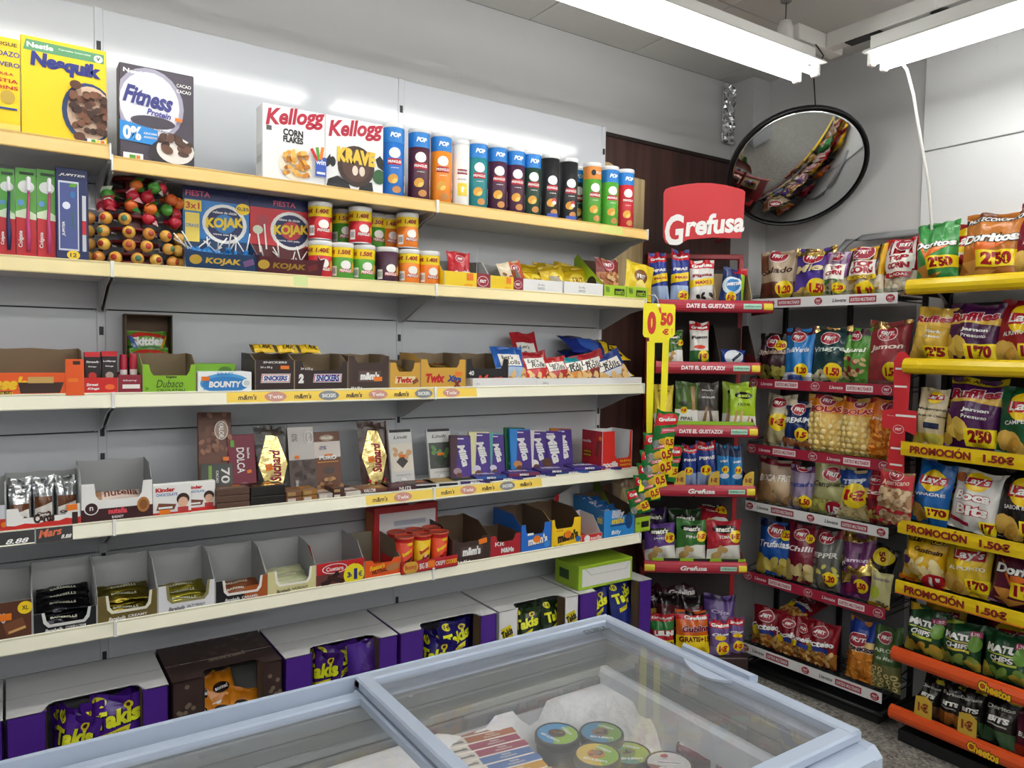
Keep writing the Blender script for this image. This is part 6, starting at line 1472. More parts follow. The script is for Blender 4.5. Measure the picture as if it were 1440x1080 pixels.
rowN = [
 [((1063, 1113, 350), 'brown and cream coated nut bag at the left end of the top nut shelf', fr('n1', 'b9a48a', 'Salado', '6a3a2c', '1.20', None, None, '4a3024', [PG([(-.5, .5), (-.2, .6), (-.3, 1), (-.5, 1)], wr('7a4a34'))], .88), .10, 8),
  ((1107, 1163, 347), 'purple bag with gold foil top', fr('n2', '5a44a8', 'Miel', None, '1.50', 'd8b868', 'gold', 'e9d8a0', [PG([(-.5, .82), (.2, .82), (.5, .98), (.5, 1), (-.5, 1)], foil('c9a860'))], .80, 'c9a040', .16), .09, 6),
  ((1151, 1188, 352), 'purple striped popcorn bag', ('n3', wr('b5a0b8'), TOPC('4f8a4a', '7a3a8a')+fritlogo(0, .86, .2)+pr1('1.20', .2, .2, .2)), .08, 3),
  ((1184, 1238, 344), 'yellow and brown popcorn bag', ('n4', wr('e8b41e'), TOPC('b98a4a', '4a2a1c')+[RC(-.4, .32, .36, .40, wr('f2d020')), T('CHOCOLATE', 0, .36, .6, .08, wr('4a2a1c'))]+fritlogo(-.02, .84, .2)+pr1('1.20', .1, .1, .24)), .09, 0),
  ((1235, 1288, 332), 'bright red striped popcorn bag', ('n5', wr('c8202c'), TOPC('efe8d8', 'f0e0e0')+[RC(-.34, .28, .34, .37, wr('b01a2c')), T('SALADAS', 0, .325, .5, .07, WH)]+fritlogo(.08, .85, .19)), .09, -4)],
 [((1058, 1104, 468), 'dark brown crisp bag at the left end of the second nut shelf', fr('n6', '3a2028', 'Onduladas', None, None, 'a8a04a', '17120f', 'b9a090', pr1('1.20', .22, .72, .16), .80, '8a8438', .26), .09, 4),
  ((1096, 1137, 460), 'bright blue snack bag with maroon top', fr('n7', '2a7fc8', 'Ten&Verde', 'e4e4ea', '1.20', None, '5a1a2c', 'e9f2fa', [RC(-.3, .03, .2, .12, wr('5a6ab0'))], .82, None, .16), .07, 3),
  ((1133, 1184, 459), 'dark teal bag with gold foil corners', fr('n8', '23454a', 'Vinagre', None, '1.50', 'd9d2b0', None, 'cfe0d8', [PG([(-.5, .86), (-.1, .96), (.5, .90), (.5, 1), (-.5, 1)], foil('d0b070'))], .78, 'c9bf94', .18), .09, 5),
  ((1177, 1216, 460), 'grass green natural nut bag', fr('n9', '4f9030', 'Natural', None, None, 'c9a878', '3a1c24', 'f0f4e6', [RC(-.5, 0, .5, .08, wr('4f9030'))], .84, '8a2a34', .44), .08, 0),
  ((1210, 1272, 450), 'dusty red bag with gold foil top', fr('n10', '96343c', 'Jamon', None, '1.50', None, None, 'f0dcd4', [PG([(-.5, .84), (.5, .94), (.5, 1), (-.5, 1)], foil('c9a46a'))], .80), .09, -4)],
 [((1066, 1107, 555), 'cream crisp bag with one euro disc', fr('n11', 'c9bfa4', 'Churrería', 'b8ac84', '1€', None, None, '4a4438', [], .84, None, .3, (.12, .46, .28)), .09, 3),
  ((1094, 1136, 563), 'navy blue premium nut bag', fr('n12', '1c2f66', 'PREMIUM', 'cfd2da', '1.5', 'a8683a', 'd8c8b0', 'f0f4fa', [], .80, '8a5030', .2, (.2, .3, .2)), .08, 3),
  ((1124, 1181, 556), 'orange topped corn ball bag, left of two', None, .10, 3), ((1172, 1225, 560), 'orange topped corn ball bag, right of two', None, .10, 0),
  ((1211, 1257, 561), 'orange corn puff bag beside the hanging red strip', None, .10, -2)],
 [((1057, 1110, 647), 'clear and dark red fruit slice bag at the left end', fr('n14', 'b09a86', 'BOCA FRIT', None, None, 'c9ac86', '7a1a2c', 'f4efe6', [], 1.5, 'a8845a', .62, n=22, fr_r=.2), .09, 4),
  ((1103, 1140, 657), 'violet clear nut bag with price disc', fr('n15', '9a8aa8', 'Pistach', None, '1.50', 'c9b08a', '6a3a6a', '3a4a9a', [], .98, 'a88a5a', .3), .08, 4),
  ((1134, 1189, 653), 'pale green farmhouse crisp bag', fr('n16', 'b0b07a', 'Campesina', '9a9a62', None, 'c9c472', None, '4a4a2a', [E(.15, .12, .24, .22, wr('b01a34')), T('1.50', .15, .12, .34, .2, WH, 0, .1, .06)], .78, 'a8a84a', .3), .09, 4),
  ((1172, 1219, 662), 'blue topped spaghetti snack bag with one euro disc', ('n17', wr('d9c690'), [RC(-.5, .66, .5, 1, wr('1f4a9a')), T('TEPP', 0, .76, .7, .15, wr('dfe8f4'), 8, .15, .06)]+chips(-.44, .04, .44, .36, 30, .10, [wr('e9dba8'), wr('b99a5a')], 4, .25)+pr1('1€', .08, .48, .36)), .08, 2),
  ((1210, 1246, 663), 'dark red mix bag behind the hanging peanuts', fr('n18', 'b0202f', 'Cte', None, None, 'd8c06a', None, 'f4efe6', [RC(-.5, .32, .5, .46, wr('7a1626'))], .80, 'b99a4a', .28), .10, 0)],
 [((1058, 1108, 735), 'bright blue truffle crisp bag on the fifth nut shelf', fr('n19', '1f55a8', 'Trufadas', None, None, 'dcc864', '16224a', 'eaf0fa', pr1('1.20', .26, .76, .14), .82, 'c9b04a', .30, n=16, fr_r=.18), .09, 4),
  ((1099, 1142, 739), 'dark red chilli crisp bag', fr('n20', '7a1a30', 'Chilli', None, None, 'd9c68a', None, 'f0dce0', pr1('1.20', .26, .76, .14), .82, 'c9b06a', .32, n=16, fr_r=.18), .08, 3),
  ((1136, 1178, 748), 'grey pepper crisp bag with price disc', fr('n21', '6a6a66', 'PEPPER', None, '1.20', 'd8d06a', '8a2a3a', 'e8e8e0', [E(.0, .08, .16, .1, wr('5a4a3a'))], .86, '8a8a80', .5, n=18), .08, 2),
  ((1176, 1222, 753), 'purple bag with tan top beside a crumpled gold bag', fr('n22', '6a2f66', 'Jamon', None, '1.50', None, None, 'e0c8e0', [PG([(-.5, .82), (.5, .9), (.5, 1), (-.5, 1)], foil('b99a5a')), Q(-.1, .14, .4, .25, wr('7a1a4a'), 20)], .95), .09, 2)],
 [((1050, 1094, 858), 'red cocktail nut bag at the left end of the bottom nut shelf', 'ck', .09, 4), ((1086, 1124, 868), 'red pumpkin nut bag, second in the bottom row', 'ck', .07, 2), ((1106, 1140, 874), 'red nut bag squeezed third in the bottom row', 'ck', .07, 6), ((1124, 1170, 879), 'red cocktail nut bag, fourth in the bottom row', 'ck', .09, 4),
  ((1183, 1226, 876), 'blue topped orange corn stick bag', ('n25', wr('d8862a'), [RC(-.5, .66, .5, 1, wr('23409a')), RC(-.5, .48, .5, .66, wr('e6c88a')), T('TRONKESS', 0, .53, .92, .14, wr('2a2a5a'), 0, 0, .06)]+chips(-.44, .04, .44, .42, 40, .10, [wr('e09a3a'), wr('b8641a'), wr('f0b050')], 4, .2)+fritlogo(.0, .68, .22)), .08, 1),
  ((1219, 1262, 886), 'green topped corn ring bag at the right end of the bottom nut shelf', ('n26', wr('4a6a38'), [T('AROS', 0, .62, .7, .13, wr('dce6cc')), T('de Maiz', .05, .50, .6, .12, wr('dce6cc'), 0, .2), RC(-.5, 0, .5, .40, wr('7a7a4a'))]+[x for q in range(14) for x in (lambda cx, cy: [E(cx, cy, .085, .085, wr('dcc98a'), 0, 12), E(cx, cy, .04, .04, wr('6a6a3a'), 0, 10)])(-.36+.24*(q % 4)+.06*((q//4) % 2), .06+.09*(q//4))]+fritlogo(.0, .82, .2)), .08, 0)],
]
rbb = random.Random(8)
CK = ('ck', wr('8e1826'), [RC(-.5, .04, .5, .36, wr('a8702f'))]+chips(-.42, .05, .42, .38, 30, .08, [wr('d8a050'), wr('9a5a24'), wr('e3bd78')], 3)+[T('Cocteleo', 0, .52, .84, .16, WH, 6, .2, .04), E(-.25, .40, .14, .12, wr('f0cf1e')), PG([(-.1, .36), (.3, .34), (.3, .44), (-.1, .46)], wr('2a3a8a'))]+fritlogo(0, .78, .16), [(rbb.uniform(-.38, .38), rbb.uniform(.05, .36), .008, mat(('d8a050', '9a5a24', 'e3bd78')[q % 3], .45, 0, 'nut'), rbb.choice((.8, 1.4)), rbb.choice((.8, 1.3))) for q in range(26)])
BO = ('bolas', wr('e0b860'), [RC(-.5, .68, .5, 1, wr('e6861e')), RC(-.5, .92, .5, 1, wr('a82432')), T('BOLAS', 0, .75, .80, .17, wr('f4e6d0'), 3, 0, .09), T('BOLAS', 0, .75, .78, .15, wr('b8282a'), 3, 0, .05)]+fritlogo(0, .90, .14),
      [(-.36+.18*(q % 5)+.09*((q//5) % 2)-(.05 if (q//5) % 2 else 0), .06+.095*(q//5), .0145, mat(('f0d890', 'e9cf80', 'f4e0a0')[q % 3], .5, 0, 'puff'), 1, 1) for q in range(32)])
PU = ('puffs', wr('d97a1e'), [RC(-.5, .74, .5, 1, wr('d96a1c')), T('Pajitas', 0, .66, .6, .12, wr('f0e0d0'), 6)]+chips(-.44, .03, .44, .60, 44, .11, [wr('f09a30'), wr('c8661a'), wr('f5ae48')], 6, .45)+fritlogo(.1, .86, .2), [(rbb.uniform(-.38, .38), rbb.uniform(.05, .56), .0085, mat(('f09a30', 'd8761f', 'f5ae48')[q % 3], .5, 0, 'puff'), rbb.choice((.8, 1.8)), rbb.choice((.8, 1.7))) for q in range(40)])
for k, row in enumerate(rowN):
    for px, lb, D, tt, yaw in row:
        if k == 2 and D is None: D = PU if 'puff' in lb else BO
        if D == 'ck': D = CK
        ext = {0: ' on the top nut shelf', 1: ' on the second nut shelf', 2: ' on the third nut shelf', 3: ' on the fourth nut shelf', 4: ' on the fifth nut shelf', 5: ''}[k]
        if 'shelf' in lb: ext = ''
        bag(N, nsz[k], px, .025, D, lb+ext, 'nuts' if 'nut' in lb else 'crisps', 'snack_bag', t=tt, lean=-8, yaw=yaw)
# bags behind / lying
def lying(F, px, ly, z, D, lb, w, h, eul, t=.05, cat='crisps'):
    lx = F.pt(px, 500, ly)[0]
    me = bag_mesh(D[0], w, h, t, D[1], D[2], 2, bumps=D[3] if len(D) > 3 else ())
    o = obj('snack_bag', me, None, F.w(lx, ly, z))
    o.rotation_euler = (Matrix.Rotation(F.a, 3, 'Z') @ Matrix.Rotation(math.radians(eul[2]), 3, 'Z') @ Matrix.Rotation(math.radians(eul[0]), 3, 'X') @ Matrix.Rotation(math.radians(eul[1]), 3, 'Y')).to_euler()
    tag(o, lb, cat)
GBAG = ('goldbag', foil('c0a050'), [PG([(-.5, .3), (.5, .5), (.5, .72), (-.5, .56)], wr('2a2430')), T('FRIT', -.2, .5, .3, .12, WH), PG([(.1, 0), (.5, 0), (.5, .3), (.2, .3)], foil('d8c070'))])
xg = N.pt(1225, 780, .03)
lying(N, 1222, .05, nsz[4]+.10, GBAG, 'crumpled gold and black bag lying over the fifth nut shelf', .17, .15, (-30, -30, -6), .08)
GB2 = ('goldblack', wr('1c1a1c'), [E(.1, .75, .36, .3, wr('e2c81e')), T('50', .1, .75, .36, .22, wr('7a1418'), -60, 0, .05), RC(-.5, 0, .5, .3, wr('24222a'))])
lying(N, 1240, .09, nsz[4]+.06, GB2, 'black bag with yellow price disc at the right end of the fifth nut shelf', .13, .20, (-10, 10, 0), .07)
bag(N, nsz[4], (1218, 1250, 806), .02, ('cheesy', wr('c9c48e'), [T('Queserito', 0, .8, .8, .18, wr('7a6a8a'), 0, .2), E(-.2, .4, .22, .3, wr('a8b83a')), RC(-.5, 0, .5, .1, wr('d8902a')), T('20 g', .1, .15, .4, .1, BLK)]), 'small pale green cheese nut bag under the gold one', 'nuts', 'snack_bag', t=.03)
lying(N, 1118, .12, nsz[5]+.15, CK, 'red nut bag lying across the bottom row', .15, .20, (-66, 24, 10), .05, 'nuts')
for k, lbk in ((0, 'top'), (1, 'second'), (2, 'third'), (3, 'fourth')):
    for q in range(3):
        xx = nx0+.10+.22*q
        D = (BO, CK, PU)[(k+q) % 3]
        me = bag_mesh(D[0], .14, (.20, .20, .19, .17)[k], .06, D[1], D[2], q+1, bumps=D[3])
        o = obj('snack_bag', me, None, N.w(xx, .20, nsz[k]+.002)); o.rotation_euler = (0, 0, N.a)
        tag(o, '%s bag in the shaded back row of the %s nut shelf' % (('corn ball', 'red nut', 'orange puff')[(k+q) % 3], lbk), 'crisps')
# hanging red strip with peanut bags
sxy = lambda x, y: N.pt(x, y, -.035)
RS = cb('d02a34')
Pp = [(1257, 508), (1263, 496), (1268, 494), (1274, 496), (1282, 507), (1277, 577), (1289, 578), (1288, 613), (1273, 606), (1271, 668), (1247, 660), (1253, 604), (1240, 600), (1241, 577), (1256, 575)]
pts = [sxy(*p) for p in Pp]
t = empty('hanging_strip', 'red hanging clip strip with a cross piece beside the corn puffs', 'clip strip', N.w(pts[0][0], -.035, pts[2][1]), (0, 0, N.a))
ox, oz = pts[0][0], pts[2][1]
b = MB(); b.prism([(x-ox, z-oz) for x, z in pts], lambda a, c, q: (a, q, c), .002, RS)
b.tube([(sxy(1268, 498)[0]-ox, .002, sxy(1268, 498)[1]-oz), (sxy(1268, 490)[0]-ox, .03, sxy(1268, 490)[1]-oz+.01)], .002, BK, 6)
cxx = sxy(1265, 590)
prints(b, [T('Llevate', -.22, 0, .18, .06, WH), RC(-.10, -.5, .40, .5, WH)], .16, .018, lambda u, v, o: (cxx[0]-ox+u, -o, cxx[1]-oz+v+.012))
prints(b, fritlogo(0, .5, .30, RS), .06, .06, lambda u, v, o: (cxx[0]-ox+u-.003, -o, cxx[1]-oz+v-.070))
for yy in (520, 545, 632, 655):
    q = sxy(1268-(yy-520)*.06, yy); prints(b, [RC(-.5, 0, .5, 1, WH)], .05, .008, lambda u, v, o: (q[0]-ox+u, -o, q[1]-oz+v))
obj('strip_card', b, t)
PN = ('peanut_hang', wr('b08a6a'), [RC(-.5, .60, .5, 1, wr('b8303a')), T('Americano', 0, .74, .8, .16, wr('e8c8b8'), 8, .2), RC(-.5, 0, .5, .10, wr('c02430'))]+chips(-.42, .12, .42, .58, 26, .10, [wr('cdb08c'), wr('a07a54'), wr('dcc4a0')], 3)+fritlogo(0, .92, .16), [(rbb.uniform(-.40, .40), rbb.uniform(.12, .56), .0095, mat(('cdb08c', 'a07a54', 'dcc4a0')[q % 3], .5, 0, 'nut'), rbb.choice((.8, 1.4)), rbb.choice((.8, 1.3))) for q in range(34)])
for px, yb, lb, ly in (((1233, 1283, 661), 722, 'peanut bag hanging from the red clip strip, front one', -.075), ((1236, 1282, 690), 738, 'peanut bag hanging below the first on the red strip', -.045)):
    lx, w, z0, z1 = N.fit(px[0], px[1], px[2], yb, ly)
    me = bag_mesh('peanut_hang', w, z1-z0, .05, PN[1], PN[2], 1, bumps=PN[3])
    o = obj('snack_bag', me, None, N.w(lx, ly, z0)); o.rotation_euler = (Matrix.Rotation(N.a, 3, 'Z') @ Matrix.Rotation(math.radians(4), 3, 'Y')).to_euler()
    tag(o, lb, 'nuts')

# ================================================================== crisp rack on the right wall
LW = .95
t = empty('crisp_rack', 'crisp rack with yellow and orange shelf signs at the right edge', 'rack', L.o, (0, 0, L.a))
lzs = [L.pt(x, y, 0)[1] for x, y in ((1350, 411), (1350, 528), (1350, 650), (1330, 763), (1340, 856), (1340, 959), (1330, 1043))]
b = MB()
for s in (.012, LW-.012): b.box(s-.012, s+.012, .29, .315, .0, 1.88, BK, .002)
b.box(.02, LW-.02, .02, .30, .0, .05, BK, .004)
obj('rack_frame', b, t)
b = MB(); b.box(0, LW, .318, .322, .06, 1.80, mat('4c4d50', .6)); obj('back_board', b, t)
YLW = mat('e6c61a', .25, 0, 'plastic'); ORW = mat('d4501f', .3, 0, 'plastic')
def lays(cx, cy, r, txt="Lay's"): return [E(cx, cy, r, r*.95, wr('f4cf1c')), PG([], None)][:1]+[Q(cx, cy, r*2.1, r*.72, wr('b31524'), 5), T(txt, cx, cy, r*1.9, r*.78, WH, 6, .15, .025)]
for k, z in enumerate(lzs):
    b = MB()
    b.box(.004, LW-.004, .006, .315, z+.032, z+.040, BK, .001)
    for s in (.002, LW-.006): b.prism([(.0, z), (.315, z), (.315, z+.09), (.2, z+.05), (.0, z+.055)], lambda y, zz, q: (s+q, y, zz), .004, BK)
    sh = obj('rack_shelf', b, t)
    b = MB(); H = .062 if k in (0, 1, 5, 6) else .055
    curved = k in (0, 1, 5, 6)
    d = .022 if curved else .006
    prof = [(.004, 0), (-d*.6, H*.12), (-d, H*.35), (-d, H*.6), (-d*.6, H*.88), (.004, H)] if curved else [(.004, 0), (-.003, 0), (-.006, H*.5), (-.003, H), (.004, H)]
    mm = ORW if k >= 5 else YLW
    b.prism(prof, lambda y, zz, q: (.0+q, y, z+zz), LW, mm)
    yf = -d-.001
    if k < 2: sp = [PG([(.11, .2), (.20, .25), (.205, .85), (.105, .8)], cb('c03a3a')), T('Lays', .157, .52, .085, .034, WH, 3, .15, .05)] if k == 0 else [PG([(.10, .2), (.19, .25), (.195, .85), (.095, .8)], cb('a02a3a')), T('Lays', .147, .52, .085, .034, WH, 3, .15, .05)]
    elif k < 5:
        sp = [RC(-.5, .04, .5, .12, cb('d8661c')) if k == 4 else RC(-.5, .95, .5, 1, cb('d8b81c'))]
        for c in (-.34, .18): sp += [T('PROMOCION', c, .5, .24, .032, cb('8a1a18'), 0, 0, .05), T('1.50€', c+.22, .5, .11, .032, cb('8a1a18'), 0, 0, .05), Q(c+.075, .88, .012, .004, cb('8a1a18'), 40)]
    else:
        sp = [T('Cheetos', -.09 if k == 5 else -.12, .5, .12, .042, BLK, -4, 0, .10), T('Cheetos', -.09 if k == 5 else -.12, .5, .115, .036, cb('f2c41c'), -4, 0, .04)]
    prints(b, sp, LW, H, face(LW/2, yf, z))
    obj('shelf_sign', b, sh)
lsz = [z+.042 for z in lzs]
def ruf(key, base, sub, price, low='d8bc5a', top=None):
    s = [PG([(-.5, .62), (-.2, .80), (.5, .74), (.5, .62), (.0, .66)], wr('e2b84a'))]
    if top: s += [RC(-.5, .9, .5, 1, wr(top)), T('PACK AHORRO', 0, .95, .8, .07, wr('3a2a18'))]
    s += [T('Ruffles', 0, .77, .92, .21, wr('f4e8ea'), 4, .1, .09), T('Ruffles', 0, .77, .90, .19, wr('a81430'), 4, .1, .045), T(sub[0], .1, .53, .45, .09, WH, 0, 0, .04), T(sub[1], .1, .44, .42, .07, WH)]
    s += chips(-.45, .05, -.1, .42, 9, .15, [wr('e3c25a'), wr('c9a23e')], 3)
    s += [Q(.22, .17, .52, .34, wr('f4dc1e'), 4), T(price, .22, .19, .42, .24, wr('8e1218'), 4, 0, .06)]
    return (key, wr(base), s)
def lay(key, base, sub, price, rot=0, cx=0):
    s = lays(.05+cx, .70, .32)+[T(sub, .05, .47, .75, .08, WH, 6)]+chips(-.4, .06, .0, .26, 7, .17, [wr('dcb356'), wr('c99a3e')], 5)
    if price: s += [Q(.28, .20, .46, .28, wr('f4dc1e'), 4), T(price, .28, .21, .38, .2, wr('8e1218'), 4, 0, .06)]
    return (key, wr(base), s)
def dor(key, base, price, top=None, sub='', food='c98a3a'):
    s = []
    if top: s += [RC(-.5, .93, .5, 1, wr('6b3a24')), PG([(-.5, .83), (.5, .88), (.5, .95), (-.5, .91)], BLK), T(top, 0, .895, .9, .08, WH, 3, .2)]
    s += [PG([(-.38, .72), (-.14, .34), (.38, .56), (-.12, .52), (-.14, .43), (-.28, .66)], wr('e0702a')), T('Doritos', .02, .60, .93, .20, wr('17120f'), 4, .1, .11), T('Doritos', .02, .60, .90, .17, WH, 4, .1, .045)]
    s += [PG([(-.42, .25), (-.05, .28), (-.2, .02)], wr(food)), PG([(-.4, .1), (.2, .15), (-.1, .0)], wr(food))]
    s += [Q(.20, .30, .62, .28, wr('f4d81e'), 3), T(price, .20, .30, .46, .22, wr('9a141a'), 3, 0, .06)]
    return (key, wr(base), s)
MC_ = lambda key, top, food, acc: (key, wr('1f4a2c'), [PG([(-.5, .82), (.1, .98), (-.1, 1), (-.5, 1)], wr(top)), chips(-.45, .04, .45, .24, 12, .15, [wr(food), wr('b8a03a')], 3)]+[T('MATU', -.02, .66, .66, .17, WH, 2, 0, .06), RC(-.33, .545, .30, .565, wr(acc)), T('CHIPS', .0, .47, .50, .12, WH, 2, .1, .04), RC(-.2, .36, .3, .41, wr(acc)), Q(.34, .78, .26, .14, wr('b03a6a'), 6), T('1.20', .34, .78, .2, .08, WH, 6), E(.36, .58, .13, .2, wr('6a9a3a'))])
rowL = [
 [((1280, 1341, 309), 'green tortilla chip bag with two fifty price', dor('d1', '3f8f4a', "2'50"), .11, 3, -4), ((1337, 1425, 296), 'orange brown economy tortilla chip bag', dor('d2', 'b8702c', "2'50", 'PACK ECONOMICO', food='d89a4a'), .12, -2, 2), ((1410, 1500, 280), 'dark red ridged crisp bag cut by the right picture edge, top shelf', lay('l1', '7a1730', 'AL PUNTO', None), .12, 0, 3)],
 [((1271, 1327, 431), 'yellow ridged crisp bag with red price patch', ruf('r1', 'cfa93e', ('York', 'Queso'), "2'5"), .10, 2, 3), ((1319, 1396, 426), 'purple ham crisp bag priced one seventy', ruf('r2', '4a1a48', ('Jamon', 'Presunto'), "1'70"), .11, 0, 3), ((1385, 1470, 421), 'red salted crisp bag with yellow disc', lay('l2', '9a1a24', 'AL PUNTO DE SAL', "1'70"), .11, 0, 2)],
 [((1277, 1320, 546), 'cream olive oil crisp bag with handwriting', ('l3', wr('c9ba98'), [T('Mediterranea', .1, .62, .9, .10, wr('3a342a'), 0, .3), T('Aceite de Oliva', .1, .50, .8, .08, wr('3a342a'), 0, .3), RC(.0, .28, .4, .38, wr('1f2a4a')), RC(-.5, 0, .5, .2, wr('d8c04a')), E(.25, .12, .2, .16, wr('b8b04a'))]+lays(.12, .84, .24)), .09, 2, 2), ((1317, 1395, 532), 'large purple ham crisp bag with yellow saver band', ruf('r3', '4f1a55', ('Jamon', 'Presunto'), "2'50", top='e8cf1e'), .12, 0, 3), ((1391, 1475, 545), 'dark green country style crisp bag', lay('l4', '1f5a38', 'CAMPESINAS', None), .11, 0, 2)],
 [((1271, 1326, 651), 'bright blue crisp bag on the fourth crisp shelf', lay('l5', '1f66b0', 'VINAGRE', "1'70"), .10, 3, 3), ((1322, 1395, 664), 'white crunchy bread bite bag with red lettering', ('l6', wr('dcdcda'), [T('Boca', -.02, .57, .72, .22, wr('b01626'), 2, .05, .11), T('Boca', -.02, .57, .70, .20, WH, 2, .05, .04), T('Bits', .02, .35, .66, .24, wr('b01626'), 2, .05, .11), T('Bits', .02, .35, .64, .22, WH, 2, .05, .04), PG([(-.45, .14), (.0, .08), (.0, .14), (-.45, .21)], wr('9a1a3a')), E(-.36, .84, .16, .1, wr('b8683a')), Q(.36, .12, .34, .26, wr('f4dc1e'), 8), T("1'7", .36, .12, .24, .2, wr('8e1218'), 8, 0, .06)]+lays(.0, .82, .22)), .11, 0, 3), ((1386, 1470, 664), 'black bacon crisp bag with yellow disc', lay('l7', '1f1b1d', 'SABOR BACON', "1'70"), .11, 0, 2)],
 [((1258, 1320, 752), 'yellow corn snack bag with maize puffs', ('c1', wr('e6b81e'), [T('Cheetos', 0, .88, .95, .2, wr('17120f'), 4, 0, .10), T('Cheetos', 0, .88, .92, .16, wr('c9a81e'), 4, 0, .03), T('Gustosin', .1, .66, .62, .12, wr('5a3a10'), 0, .1, .05)]+chips(-.4, .12, .4, .56, 22, .12, [wr('ead9a0'), wr('d8c078')], 3, .6)+[RC(-.5, 0, .5, .08, wr('e0741c')), E(-.3, .42, .1, .1, wr('4a2a5a')), E(.32, .1, .24, .2, wr('b01a24')), T("1'", .32, .12, .2, .2, WH, 0, 0, .05)]), .11, 2, 2), ((1317, 1385, 760), 'golden yellow classic crisp bag', lay('l8', 'd0b02c', 'AL PUNTO', "1'70"), .11, 0, 3), ((1381, 1470, 772), 'dark purple red tortilla chip bag', dor('d3', '5a1a34', "1'50", 'SUPER GRANDE'), .11, 0, 2)],
 [((1264, 1320, 857), 'dark green vegetable crisp bag with yellow top corner', MC_('m1', 'd8b02a', 'c9a03a', 'c0d04a'), .09, 4, 4), ((1313, 1372, 878), 'dark green vegetable crisp bag with asparagus picture', MC_('m2', '9ab03a', '8aa04a', 'd8c84a'), .10, 2, 2), ((1372, 1442, 896), 'larger dark green vegetable crisp bag at the right edge', MC_('m3', '2a5a34', '6a8a3a', 'b8c84a'), .10, 0, 0)],
]
for k, row in enumerate(rowL):
    for px, lb, D, tt, yaw, rl_ in row:
        bag(L, lsz[k], px, .02, D, lb, 'crisps', 'crisp_bag', t=tt, lean=-8, yaw=yaw, roll=rl_)
DB = lambda key, acc: (key, wr('211d1b'), [RC(-.5, 0, .5, .3, wr(acc)), T('Doritos', 0, .72, .8, .13, wr('d8d8d0'), 6, 0, .03), T('BITS', .02, .5, .62, .18, WH, 4, .1, .06), RC(-.3, .38, .3, .41, wr('a8a8a0')), PG([(.1, .9), (.5, .85), (.5, 1), (.1, 1)], wr('c9b81e'))])
for px, D, lb, ly, rl_ in (((1283, 1314, 953), DB('b1', '6b4a34'), 'black and brown tortilla bite bag at the left of the lowest shelf', .04, 6), ((1311, 1347, 962), DB('b2', 'a8642a'), 'black and copper tortilla bite bag, second on the lowest shelf', .02, 2), ((1339, 1377, 970), DB('b3', '3a5a34'), 'black and green tortilla bite bag, third on the lowest shelf', .02, 2), ((1374, 1424, 980), DB('b4', '4a6a4a'), 'black tortilla bite bag with silver edge, fourth on the lowest shelf', .02, 0), ((1420, 1470, 1012), ('b5', wr('5a1a30'), [T('BUTTER', 0, .5, .7, .15, WH), RC(-.5, 0, .5, .25, wr('a8321c'))]), 'dark red butter bag at the right edge of the lowest shelf', .02, 0)):
    bag(L, lsz[6], px, ly, D, lb, 'crisps', 'crisp_bag', t=.07, lean=-10, roll=rl_)
for px, yy, lb in (((1282, 1312, 1000), 0, 'left'), ((1343, 1374, 1030), 0, 'right')):
    lx, w, a, tp = L.fit(px[0], px[1], px[2], px[2]+25, -.004)
    b = MB(); hgt = .085
    b.prism([(-.034, 0), (.034, 0), (.034, hgt*.8), (.01, hgt), (-.03, hgt*.9)], lambda x, z, q: (x, q, z), .0015, cb('c9a93a'))
    prints(b, [T('1€', .0, .45, .6, .55, cb('8a3418'), 0, 0, .05)], .068, hgt, face(0, 0, 0))
    tag(obj('price_card', b, None, L.w(lx, -.002, lzs[6]+.06), (0, 0, L.a)), 'gold one euro price card on the lowest crisp shelf, %s one' % lb, 'price card')
# second rows (seen from above in the convex mirror, and between the front bags)
cols = [('b0202a', 'red'), ('d8b02a', 'yellow'), ('8a1a2c', 'dark red'), ('c9a83a', 'mustard')]
for r_, ly in enumerate((.13, .22)):
    for q in range(4):
        c, wd_ = cols[(q+r_) % 4]
        D = lay('back'+c, c, 'AL PUNTO', None)
        me = bag_mesh(D[0], .20, .24, .09, D[1], D[2], q % 3+1)
        o = obj('crisp_bag', me, None, L.w(.16+.22*q, ly+.02, lsz[0]+.002)); o.rotation_euler = (0, 0, L.a)
        tag(o, '%s crisp bag in the %s row of the top crisp shelf' % (wd_, ('second', 'rear')[r_]), 'crisps')
for k in range(1, 6):
    for q in range(3):
        c, wd_ = cols[(q+k) % 4]
        D = lay('back'+c, c, 'AL PUNTO', None)
        me = bag_mesh(D[0], .17, .20, .08, D[1], D[2], q % 3+1)
        o = obj('crisp_bag', me, None, L.w(.10+.24*q, .21, lsz[k]+.002)); o.rotation_euler = (0, 0, L.a)
        tag(o, '%s crisp bag behind the front bags on the %s crisp shelf' % (wd_, ('', 'second', 'third', 'fourth', 'fifth', 'sixth')[k]), 'crisps')

# ================================================================== yellow price tag strip with hanging nut bags
D0 = 3.03
K = Frame(CPOS.x+D0*math.sin(YAW), CPOS.y+D0*math.cos(YAW), -math.degrees(YAW))
kp = lambda x, y: K.pt(x, y, 0)
o0 = kp(926, 425)
t = empty('price_strip', 'bright yellow clip strip with fifty cent price plate at the shelf end', 'price strip', K.w(o0[0], 0, o0[1]), (0, 0, K.a))
YT = cb('f7ea12')
def poly(ps): return [(kp(*p)[0]-o0[0], kp(*p)[1]-o0[1]) for p in ps]
b = MB(); b.prism(poly([(905, 428), (908, 426), (948, 428), (950, 431), (949, 470), (946, 474), (942, 475), (940, 482), (913, 482), (913, 475), (906, 474), (904, 470)]), lambda a, c, q: (a, q, c), .002, YT)
pc = kp(927, 474); pw = kp(949, 450)[0]-kp(905, 450)[0]; ph = kp(926, 427)[1]-kp(926, 474)[1]
TR = cb('d8301f')
